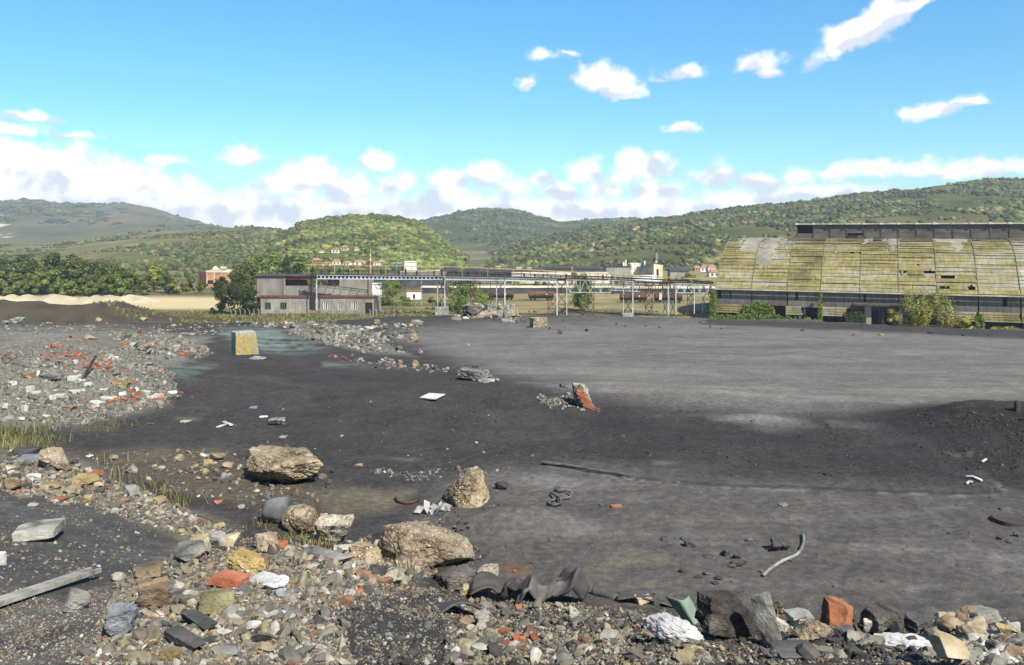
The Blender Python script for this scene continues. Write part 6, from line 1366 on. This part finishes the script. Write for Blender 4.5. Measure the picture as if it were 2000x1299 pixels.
def scraps():
    def gp(px, pb, dz=0):
        p = at(px, pb); return Vector((p[0], p[1], p[2]+dz))
    # weathered plank
    a, b = gp(-30, 1196, .03), gp(186, 1130, .05); mb = MB(); d = (b-a); s = d.cross(Vector((0, 0, 1))).normalized()
    for k in range(4):
        o = s*(.021*k-.03); j = .03*((k*7) % 3); mb.bar(a+o, b+o-d.normalized()*j, .019, .018+.006*(k % 2))
    mb.build('plank', M['wood'], label='long weathered grey plank lying on the dusty ground', cat='plank')
    # bent pipe
    pts = [gp(px, py, .03) for px, py in ((1491, 1128), (1500, 1119), (1515, 1108), (1530, 1099), (1545, 1093), (1556, 1088), (1564, 1079), (1569, 1066), (1570, 1055), (1568, 1046))]
    MB().tube(pts, .021, 10).build('bent_pipe', M['hose'], smooth=True, label='bent grey pipe lying on the smooth dark flat', cat='pipe')
    pts = [gp(px, py, dz) for px, py, dz in ((1083, 960, .03), (1094, 964, .05), (1106, 963, .06), (1117, 969, .06), (1113, 976, .04), (1100, 977, .03), (1086, 978, .03), (1073, 982, .03), (1072, 988, .03), (1084, 991, .04), (1096, 989, .05), (1094, 982, .08), (1080, 972, .07), (1076, 968, .04))]
    MB().tube(pts, .022, 8).build('hose_coil', M['darkhose'], smooth=True, label='loosely coiled dark hose on the flat', cat='hose')
    pts = [gp(px, py, .03) for px, py in ((772, 976), (778, 983), (792, 986), (806, 985), (818, 979))]
    MB().tube(pts, .02, 8).build('rusty_hoop', M['rust'], smooth=True, label='rusty curved iron strip left of the pointed boulder', cat='scrap iron')
    pts = [gp(px, py, .05) for px, py in ((1058, 908), (1085, 911), (1105, 913), (1125, 917), (1160, 923), (1200, 929), (1235, 935))]
    MB().tube(pts, [.04, .035, .03, .03, .025, .025, .02], 8).build('buried_pipe', M['darkhose'], smooth=True, label='long thin dark pipe half buried along the pale rill', cat='pipe')
    for pts, lab in ((((1886, 934), (1900, 934), (1917, 942)), 'longer white bent strip by the dark heap'), (((1888, 948), (1893, 944), (1899, 945)), 'short white curved strip below the longer white one'), (((1918, 905), (1926, 900)), 'tiny white strip on the dark heap')):
        MB().tube([gp(px, py, .03) for px, py in pts], .025, 6).build('white_strip', M['plaster'], smooth=True, label=lab, cat='strip')
    p = gp(1985, 803); mb = MB(); mb.tube([p+Vector((0, 0, -.2)), p+Vector((.02, 0, .12)), p+Vector((.01, 0, .24))], [.07, .065, .05], 8); mb.build('stake', M['darksteel'], label='short dark stake on top of the dark heap', cat='stake')
    # sunken drum at the right edge: an open steel ring with a dark hollow
    p = gp(1990, 1026, .02); mb = MB(); n = 36
    V = []; prof_ = [(.27, -.05), (.27, .012), (.25, .018), (.235, .004), (.12, -.002), (0, -.002)]
    for r_, z in prof_:
        for k in range(n): V.append(p+Vector((r_*math.cos(2*math.pi*k/n), r_*math.sin(2*math.pi*k/n)+.2, z+.012)))
    mb.add(V, [(i*n+k, i*n+(k+1) % n, (i+1)*n+(k+1) % n, (i+1)*n+k) for i in range(len(prof_)-1) for k in range(n)])
    mb.build('drum_lid', M['darksteel'], label='dark round dished lid sunk in the flat at the right edge', cat='lid')
    # conveyor belt rubber: folded sheet, flat tongue, roll, strip
    def place(name, px, pb, f, nu, nv, th, m, lab, cat, yaw=0, dz=0):
        p = gp(px, pb, dz); me = sheetmesh(name, f, nu, nv, th); return link(name, me, M[m], None, p, (0, 0, R(yaw)), label=lab, cat=cat)
    n2 = lambda u, v, s: float(fbm2(np.array([u*3+s]), np.array([v*3+s]), 3, 7)[0])
    k = at(1070, 1165)[1]/F
    def fold(u, v):
        w, h = 132*k, 50*k; x = (u-.5)*w
        ridge = .62*math.exp(-((u-.12)/.12)**2)+1.0*math.exp(-((u-.82)/.16)**2)+.55*math.exp(-((u-.45)/.2)**2)
        z = h*ridge*(math.sin(math.pi*min(1, v*.9+.1)))**.7+.03+.16*n2(u*1.6, v*1.6, 2); return (x+.06*math.sin(5*v), (v-.4)*w*.42-.05*ridge, z)
    place('rubber_sheet', 1066, 1170, fold, 44, 22, .014, 'rubber', 'folded black rubber sheet rising in peaks at the crest of the bank', 'rubber sheet', yaw=8)
    place('rubber_sheet', 985, 1172, lambda u, v: ((u-.5)*130*k, (v-.5)*36*k*(1.1-.5*u)+.05*math.sin(6*u), .05+.03*math.sin(7*u)+.05*n2(u, v, 5)+.06*v), 30, 10, .014, 'rubber', 'flat black rubber tongue reaching toward the yellow stone', 'rubber sheet', yaw=-6)
    k = at(1180, 1160)[1]/F
    def roll(u, v):
        t_ = v*2.2*math.pi*.95; r_ = 15*k*(.55+.25*v); return ((u-.5)*92*k, math.cos(t_)*r_*1.2, r_*1.0+math.sin(t_)*r_*.9-.16*u*u)
    place('rubber_roll', 1204, 1170, roll, 20, 30, .012, 'rubber', 'rolled black rubber tube right of the folded sheet', 'rubber roll', yaw=-26)
    place('rubber_sheet', 1262, 1176, lambda u, v: ((u-.5)*110*k, (v-.5)*34*k, .05+.05*n2(u, v, 9)+.04*math.sin(4*u)), 24, 10, .014, 'rubber', 'flat dusty rubber strip right of the rubber roll', 'rubber sheet', yaw=-8)
    place('rubber_scrap', 888, 1196, lambda u, v: ((u-.5)*60*k*(1-.5*v), (v-.5)*40*k, .02+.09*math.sin(math.pi*u)*(1-v)), 16, 10, .012, 'rubber', 'small black rubber scrap on the gravel below the yellow stone', 'rubber scrap', yaw=20)
    # green half pipe shard
    k = at(1338, 1222)[1]/F
    def shard(u, v):
        c = math.sin(math.pi*v); x0, z0, x1, z1 = -37+30*u, 50-36*u, 9+28*u, 54-50*u
        return ((x0*(1-v)+x1*v)*k, -.05*u-.10*c, (z0*(1-v)+z1*v+7*c*(1-.6*u))*k+.02)
    place('tile_shard', 1337, 1224, shard, 14, 20, .012, 'green', 'curved pale green tile shard standing on the bank', 'tile shard', yaw=0)
    rock(1345, 1226, 40, 14, 'slab', 'blue', 'blue scrap under the pale green shard', 'scrap', yaw=-10)
    # crumpled and fibrous things
    def clump(name, px, pb, w, h, m, lab, cat, seed, rough, yaw=0, tilt=(0, 0), dr=.7):
        p = at(px, pb); k = p[1]/F; W_, H_ = w*k, h*k; D, Fc = ico(5); q = D*2.2
        rr = 1+rough*(np.abs(fbm3(q*1.3+seed, 4, seed))*3.2-.5)+rough*.8*fbm3(q*4+seed, 3, seed+3)
        V = D*rr[:, None]*np.array([W_, W_*dr, H_])/2; V[:, 2] = np.maximum(V[:, 2], -H_*.3)
        return link(name, npmesh(name, V, Fc, False), M[m], None, (p[0], p[1]+W_*dr*.3, p[2]+H_*.28), (R(tilt[0]), R(tilt[1]), R(yaw)), label=lab, cat=cat)
    clump('foam_clump', 474, 1120, 84, 48, 'foam', 'torn clump of yellow insulation foam on the rubble bank', 'foam', 3, .2, yaw=-25, tilt=(0, 12))
    clump('fibre_heap', 1318, 1254, 120, 50, 'plaster', 'white fibrous heap below the pale green shard', 'fibre heap', 5, .2, yaw=-24, tilt=(0, 10), dr=.5)
    clump('fibre_patch', 1772, 1270, 130, 26, 'plaster', 'flat white fibrous patch below the black angular rock', 'fibre patch', 8, .22, yaw=-8, dr=.45)
    p = gp(848, 1002); r = np.random.default_rng(12); mb = MB(); k = p.y/F
    for i in range(26):
        c = p+Vector((r.uniform(-32, 32)*k, r.uniform(-.12, .2), .02+r.uniform(0, .07))); u = Vector(r.normal(size=3)); u.normalize(); v = Vector(r.normal(size=3)).cross(u); v.normalize(); s = r.uniform(6, 13)*k
        mb.add([c-u*s, c-v*s*.6, c+u*s, c+v*s*.5+Vector((0, 0, .02)), c-u*s-Vector((0, 0, .006)), c-v*s*.6-Vector((0, 0, .006)), c+u*s-Vector((0, 0, .006)), c+v*s*.5+Vector((0, 0, .014))], [(0, 1, 2, 3), (7, 6, 5, 4), (0, 4, 5, 1), (1, 5, 6, 2), (2, 6, 7, 3), (3, 7, 4, 0)])
    mb.build('torn_paper', M['paper'], label='crumpled torn white paper at the foot of the pointed boulder', cat='paper')
    # pale sheet panel on the slag, boards
    p = gp(846, 776, .03); k = p.y/F; root = empty('sheet_panel', p, R(-16), label='pale thin sheet metal panel lying flat on the dark slag', cat='panel')
    MB().box(-18*k, -1*k, -.35, .35, 0, .02).build('sheet', M['cloth'], root); MB().box(-.2*k, 19*k, -.5, .22, .015, .04).build('sheet', M['cloth'], root)
    for pa, pb_, w, lab in (((424, 838), (442, 832), .06, 'short pale board end lying across another board'), ((436, 827), (452, 834), .09, 'pale flat board on the dark slag left of the grey block'), ((160, 745), (187, 723), .06, 'dark iron bar sticking out of the left rubble slope')):
        a, b = gp(*pa, .04), gp(*pb_, .05 if 'iron' not in lab else .45)
        MB().bar(a, b, w, .03 if 'iron' not in lab else .06).build('board' if 'iron' not in lab else 'iron_bar', M['white'] if 'iron' not in lab else M['darksteel'], label=lab, cat='board' if 'iron' not in lab else 'iron bar')
    rock(493, 799, 16, 5, 'slab', 'blue', 'flat blue shard lying on the dark slag', 'shard'); rock(513, 816, 16, 4, 'slab', 'white', 'whitish flake on the slag below the blue shard', 'flake')
    rock(1534, 990, 22, 7, 'slab', 'grey', 'thin diamond shaped flake lying alone on the flat', 'flake', yaw=30); rock(1723, 655, 10, 3, 'slab', 'ochre', 'tiny yellowish chip near the hangar edge', 'flake')
    rock(360, 826, 22, 5, 'slab', 'tan', 'tan flake on the dark slag below the left slope', 'flake'); rock(290, 830, 18, 4, 'slab', 'dark', 'black flake on the dark slag below the left slope', 'flake')
    rock(1005, 1118, 8, 6, 'box', 'orange', 'small orange crumb by the folded rubber sheet', 'crumb')
scraps()
# ---------------------------------------------------------------- rubble and gravel: what nobody could count
PALR = {'bank': [(.16, .145, .115), (.24, .225, .19), (.12, .1, .072), (.2, .16, .095), (.085, .08, .077), (.29, .275, .24), (.05, .048, .046), (.2, .16, .085), (.11, .105, .1), (.17, .075, .042), (.11, .1, .085), (.14, .12, .09)],
        'dark': [(.028, .027, .027), (.042, .04, .038), (.06, .056, .052), (.09, .084, .074), (.17, .155, .125), (.034, .033, .034)],
        'black': [(.022, .021, .022), (.032, .03, .03), (.042, .04, .039), (.055, .052, .05)],
        'pale': [(.2, .195, .17), (.26, .25, .225), (.14, .135, .12), (.34, .33, .3), (.19, .17, .13), (.11, .105, .095)],
        'left': [(.12, .115, .098), (.145, .136, .117), (.17, .16, .137), (.085, .08, .072), (.14, .122, .09), (.2, .19, .165), (.10, .09, .07), (.26, .25, .22)],
        'red': [(.34, .1, .045), (.26, .085, .045), (.2, .075, .045), (.16, .135, .1), (.12, .11, .095)]}
def chips(r, n): 
    a = r.random((n, 3))*np.array([.7, .5, .45])+np.array([.6, .45, .3]); return a
def zone(name, poly, n, size, pal, seed, near=False, power=2.2, dens=None, level=1, smax=None, clump=1.9):
    """size: (smallest, largest) diameter in metres"""
    r = np.random.default_rng(seed); pts = np.zeros((0, 2)); a = np.array(poly, float); lo, hi = a.min(0), a.max(0)
    while len(pts) < n:
        q = r.uniform(lo, hi, (n*2, 2)); sd = polysd(q[:, 0], q[:, 1], poly)+30*fbm2(q[:, 0]/40, q[:, 1]/25, 3, seed)
        k = (sd > 0)
        if clump: k &= r.random(len(q)) < np.clip(.55+clump*fbm2(q[:, 0]/75, q[:, 1]/26, 4, seed+3), .2, 1)
        if dens is not None: k &= r.random(len(q)) < dens(q[:, 0], q[:, 1])
        pts = np.r_[pts, q[k]]
    pts = pts[:n]; P = hit(pts[:, 0], pts[:, 1])
    s = size[0]+(size[1]-size[0])*r.random(n)**power if power < 10 else np.minimum(size[0]*(1-r.random(n))**(-10/power), size[1])
    S = s[:, None]*chips(r, n)*.5
    P[:, 2] += S[:, 2]*.25
    c = np.array(PALR[pal])[r.integers(0, len(PALR[pal]), n)]*(.8+.5*r.random((n, 1)))
    if pal != 'red': g_ = c.mean(1, keepdims=True); c = c*.72+g_*np.array((1.03, 1, .93))*.28
    return P, S, c
def scatter():
    out = []
    bank = [(0, 885), (150, 900), (330, 985), (470, 1035), (660, 1085), (820, 1135), (1000, 1165), (1250, 1195), (1500, 1215), (2000, 1240), (2000, 1299), (160, 1299), (200, 1200), (260, 1130), (380, 1060), (240, 1000), (0, 965)]
    clear = lambda x, y: np.where((polysd(x, y, [(660, 1185), (840, 1215), (890, 1310), (700, 1310)]) > 0), .22, 1.0)
    out.append(zone('b', bank, 23000, (.009, .08), 'bank', 1, power=30, dens=clear))
    out.append(zone('b', [(230, 1130), (450, 1060), (700, 1110), (860, 1160), (640, 1190), (690, 1299), (180, 1299)], 20000, (.0105, .09), 'bank', 2, power=29))
    out.append(zone('b', [(0, 885), (130, 900), (330, 985), (480, 1040), (380, 1060), (230, 1000), (0, 960)], 10000, (.015, .10), 'bank', 3, power=30))
    out.append(zone('b', [(690, 1180), (1200, 1200), (2000, 1250), (2000, 1299), (690, 1299)], 9000, (.008, .06), 'dark', 4, power=26))
    out.append(zone('b', [(850, 1165), (1250, 1195), (1250, 1299), (880, 1299)], 4500, (.009, .09), 'bank', 14, power=24))
    out.append(zone('b', [(1820, 1215), (2000, 1230), (2000, 1299), (1860, 1299)], 900, (.014, .10), 'pale', 5, power=18))
    out.append(zone('b', [(1560, 1200), (1900, 1215), (1900, 1290), (1540, 1290)], 900, (.014, .10), 'dark', 6, power=18))
    out.append(zone('b', [(0, 1140), (120, 1175), (220, 1150), (180, 1299), (0, 1299)], 5000, (.004, .016), 'bank', 7, power=3))
    out.append(zone('b', [(0, 970), (240, 1000), (330, 1060), (240, 1140), (0, 1140)], 900, (.006, .035), 'bank', 8, power=4))
    out.append(zone('b', [(560, 1040), (720, 1060), (860, 1120), (760, 1150), (560, 1090)], 1100, (.015, .14), 'bank', 9, power=3))
    # behind the bank
    out.append(zone('b', [(130, 885), (430, 880), (620, 955), (640, 1010), (520, 1010), (330, 960)], 1000, (.012, .13), 'bank', 10, power=4.5))
    out.append(zone('b', [(740, 915), (1000, 915), (960, 935), (760, 940)], 240, (.02, .11), 'left', 11, power=3.4)); out.append(zone('b', [(800, 1000), (900, 995), (920, 1070), (960, 1090), (900, 1100)], 220, (.02, .08), 'dark', 12))
    # left slope
    slope = [(-20, 650), (120, 655), (330, 700), (345, 760), (300, 795), (160, 830), (-20, 820)]
    out.append(zone('b', slope, 13000, (.04, .32), 'left', 20, power=32)); out.append(zone('b', [(70, 670), (180, 660), (235, 720), (130, 725)], 150, (.04, .22), 'red', 21, power=3)); out.append(zone('b', [(150, 760), (330, 755), (340, 790), (150, 800)], 80, (.05, .24), 'red', 22, power=3)); out.append(zone('b', [(-20, 730), (180, 730), (200, 800), (-20, 830)], 130, (.03, .2), 'pale', 23, power=4))
    out.append(zone('b', [(215, 655), (300, 640), (370, 665), (425, 690), (330, 700), (260, 690)], 2600, (.06, .5), 'left', 24, power=24)); out.append(zone('b', [(330, 670), (425, 685), (400, 698), (340, 695)], 90, (.08, .32), 'red', 25))
    out.append(zone('b', [(-20, 630), (420, 630), (440, 650), (200, 655), (-20, 655)], 800, (.05, .4), 'left', 26, power=5))
    # rim rubble
    out.append(zone('b', [(540, 626), (720, 640), (790, 690), (720, 690), (640, 670), (560, 645)], 3000, (.08, .7), 'left', 27, power=24)); out.append(zone('b', [(600, 630), (700, 640), (760, 685), (650, 668)], 420, (.04, .42), 'pale', 47, power=4)); out.append(zone('b', [(420, 628), (560, 626), (560, 640), (430, 640)], 200, (.1, .6), 'left', 28, power=4)); out.append(zone('b', [(720, 625), (830, 630), (820, 650), (760, 670), (720, 650)], 240, (.06, .6), 'left', 29, power=4.5))
    # line of rubble across the slag
    out.append(zone('b', [(620, 690), (700, 702), (830, 718), (1010, 742), (1010, 746), (830, 726), (700, 712)], 240, (.04, .3), 'left', 30, power=3)); out.append(zone('b', [(640, 692), (900, 724), (880, 730), (660, 702)], 40, (.06, .25), 'red', 31))
    out.append(zone('b', [(1040, 775), (1120, 772), (1170, 800), (1130, 806), (1060, 788)], 380, (.03, .18), 'left', 32, power=2.6)); out.append(zone('b', [(880, 600), (1010, 600), (1030, 632), (890, 632)], 260, (.15, 1.0), 'left', 33))
    # sparse litter on the open ground
    out.append(zone('b', [(300, 800), (900, 760), (1100, 860), (900, 960), (500, 900)], 260, (.015, .10), 'left', 34, power=6)); out.append(zone('b', [(850, 870), (2000, 960), (2000, 1200), (1000, 1100)], 500, (.006, .05), 'black', 35, power=4)); out.append(zone('b', [(1100, 800), (2000, 800), (2000, 960), (1100, 900)], 1800, (.012, .08), 'black', 36, power=4))
    out.append(zone('b', [(1780, 800), (2000, 800), (2000, 960), (1900, 930)], 900, (.015, .08), 'black', 37, power=3)); out.append(zone('b', [(1000, 625), (2000, 652), (2000, 662), (1000, 640)], 90, (.06, .4), 'black', 38, power=4)); out.append(zone('b', [(430, 700), (1100, 760), (1100, 830), (350, 830)], 300, (.015, .10), 'black', 39, power=4))
    # crumbs lying round the foot of every larger stone
    r = np.random.default_rng(91); pp = []; cc = []; ss = []
    for px, pb, w, h, mt in SKIRT:
        if w < 24: continue
        n = int(min(70, w*.6)); a = r.uniform(0, 2*np.pi, n); q = .45+np.abs(r.normal(0, .22, n))
        x = px+np.cos(a)*w*q; y = pb-h*.12+np.sin(a)*w*q*.22; P_ = hit(x, y); k = P_[:, 1]/F
        s_ = w*k*(.02+.12*r.random(n)**4); pp.append(P_); ss.append(s_)
        cc.append(np.array(PALR['dark' if pb < 1000 else 'bank'])[r.integers(0, 6, n)]*r.uniform(.7, 1.2, (n, 1)))
    P_ = np.concatenate(pp); s_ = np.concatenate(ss); S_ = s_[:, None]*chips(r, len(s_))*.5; P_[:, 2] += S_[:, 2]*.3; out.append((P_, S_, np.concatenate(cc)))
    P = np.concatenate([o[0] for o in out]); S = np.concatenate([o[1] for o in out]); c = np.concatenate([o[2] for o in out])
    scr = S.max(1)/P[:, 1]*F*2
    big = scr > 7
    blobs('rubble', P[big], S[big], c[big], 71, 2, mt=M['rubble'], stone=True); blobs('gravel', P[~big], S[~big], c[~big], 72, 1, mt=M['rubble'], stone=True)
def grass():
    r = np.random.default_rng(31); V = []; Fc = []; C = []
    def tuft(px, pb, n, h, spread, col):
        p = at(px, pb)
        for i in range(n):
            a = r.uniform(0, 6.28); b = np.array([p[0]+r.normal(0, spread), p[1]+r.normal(0, spread), 0]); b[2] = float(G(b[0], b[1]))-.01
            l = h*r.uniform(.5, 1.1); lean = r.uniform(.1, .6)*l; w = .004+.0012*p[1]*.25; t = np.array([math.cos(a)*lean, math.sin(a)*lean, l]); s = np.array([math.cos(a+1.57), math.sin(a+1.57), 0])*w
            k = len(V); V.extend([b-s, b+s, b+t*.55+s*.7, b+t*.55-s*.7, b+t+np.array([math.cos(a), math.sin(a), -.3])*lean*.4]); Fc.extend([(k, k+1, k+2), (k, k+2, k+3), (k+3, k+2, k+4)]); cc = np.array(col)*r.uniform(.7, 1.3); C.extend([cc]*5)
    gy, gg = (.17, .15, .07), (.085, .095, .035)
    for _ in range(60): tuft(-30+r.random()**1.8*130, r.uniform(838, 880), 11, .24, .25, gg if r.random() < .5 else gy)
    for px, pb in ((340, 985), (352, 980), (330, 965), (360, 990), (215, 905), (225, 935), (300, 955), (250, 945), (318, 950)): tuft(px, pb, 18, .25, .12, (.14, .125, .06))
    for px, pb in ((570, 1052), (600, 1058), (560, 1060), (620, 1066), (640, 1072), (800, 1120), (720, 1075), (510, 1030)): tuft(px, pb, 30, .16, .07, (.16, .14, .06))
    for _ in range(22): tuft(r.uniform(140, 235), r.uniform(828, 842), 7, .11, .4, (.10, .095, .045))
    link('grass', npmesh('grass', np.array(V), np.array(Fc), False, np.array(C), CROWN), None, kind='stuff')
    # coarse weeds along the near edge of the works yard
    n = 9000; px = r.uniform(180, 1390, n); Y = r.uniform(284, 330, n); X = (px-1000)/F*Y
    k = (fbm2(X/9, Y/6, 3, 61)+np.where(px < 860, .12, -.2) > 0); X, Y = X[k], Y[k]; n = len(X); Z = G(X, Y); h = r.uniform(.3, 1.0, n); w = h*.5; a = r.uniform(0, 3.14, n)
    ex, ey = np.cos(a)*w, np.sin(a)*w; b = np.c_[X, Y, Z-.1]
    V = np.stack([b-np.c_[ex*.4, ey*.4, 0*ex], b+np.c_[ex*.4, ey*.4, 0*ex], b+np.c_[ex, ey, h], b+np.c_[-ex, -ey, h*.8]], 1).reshape(-1, 3); i = np.arange(n)*4
    col = np.array([(.2, .17, .07), (.13, .13, .05), (.09, .1, .035), (.16, .13, .06)])[r.integers(0, 4, n)]*r.uniform(.7, 1.2, (n, 1))
    link('yard_weeds', npmesh('yard_weeds', V, np.c_[i, i+1, i+2, i+3], False, np.repeat(col, 4, axis=0), CROWN), None, kind='stuff')
scatter(); grass()
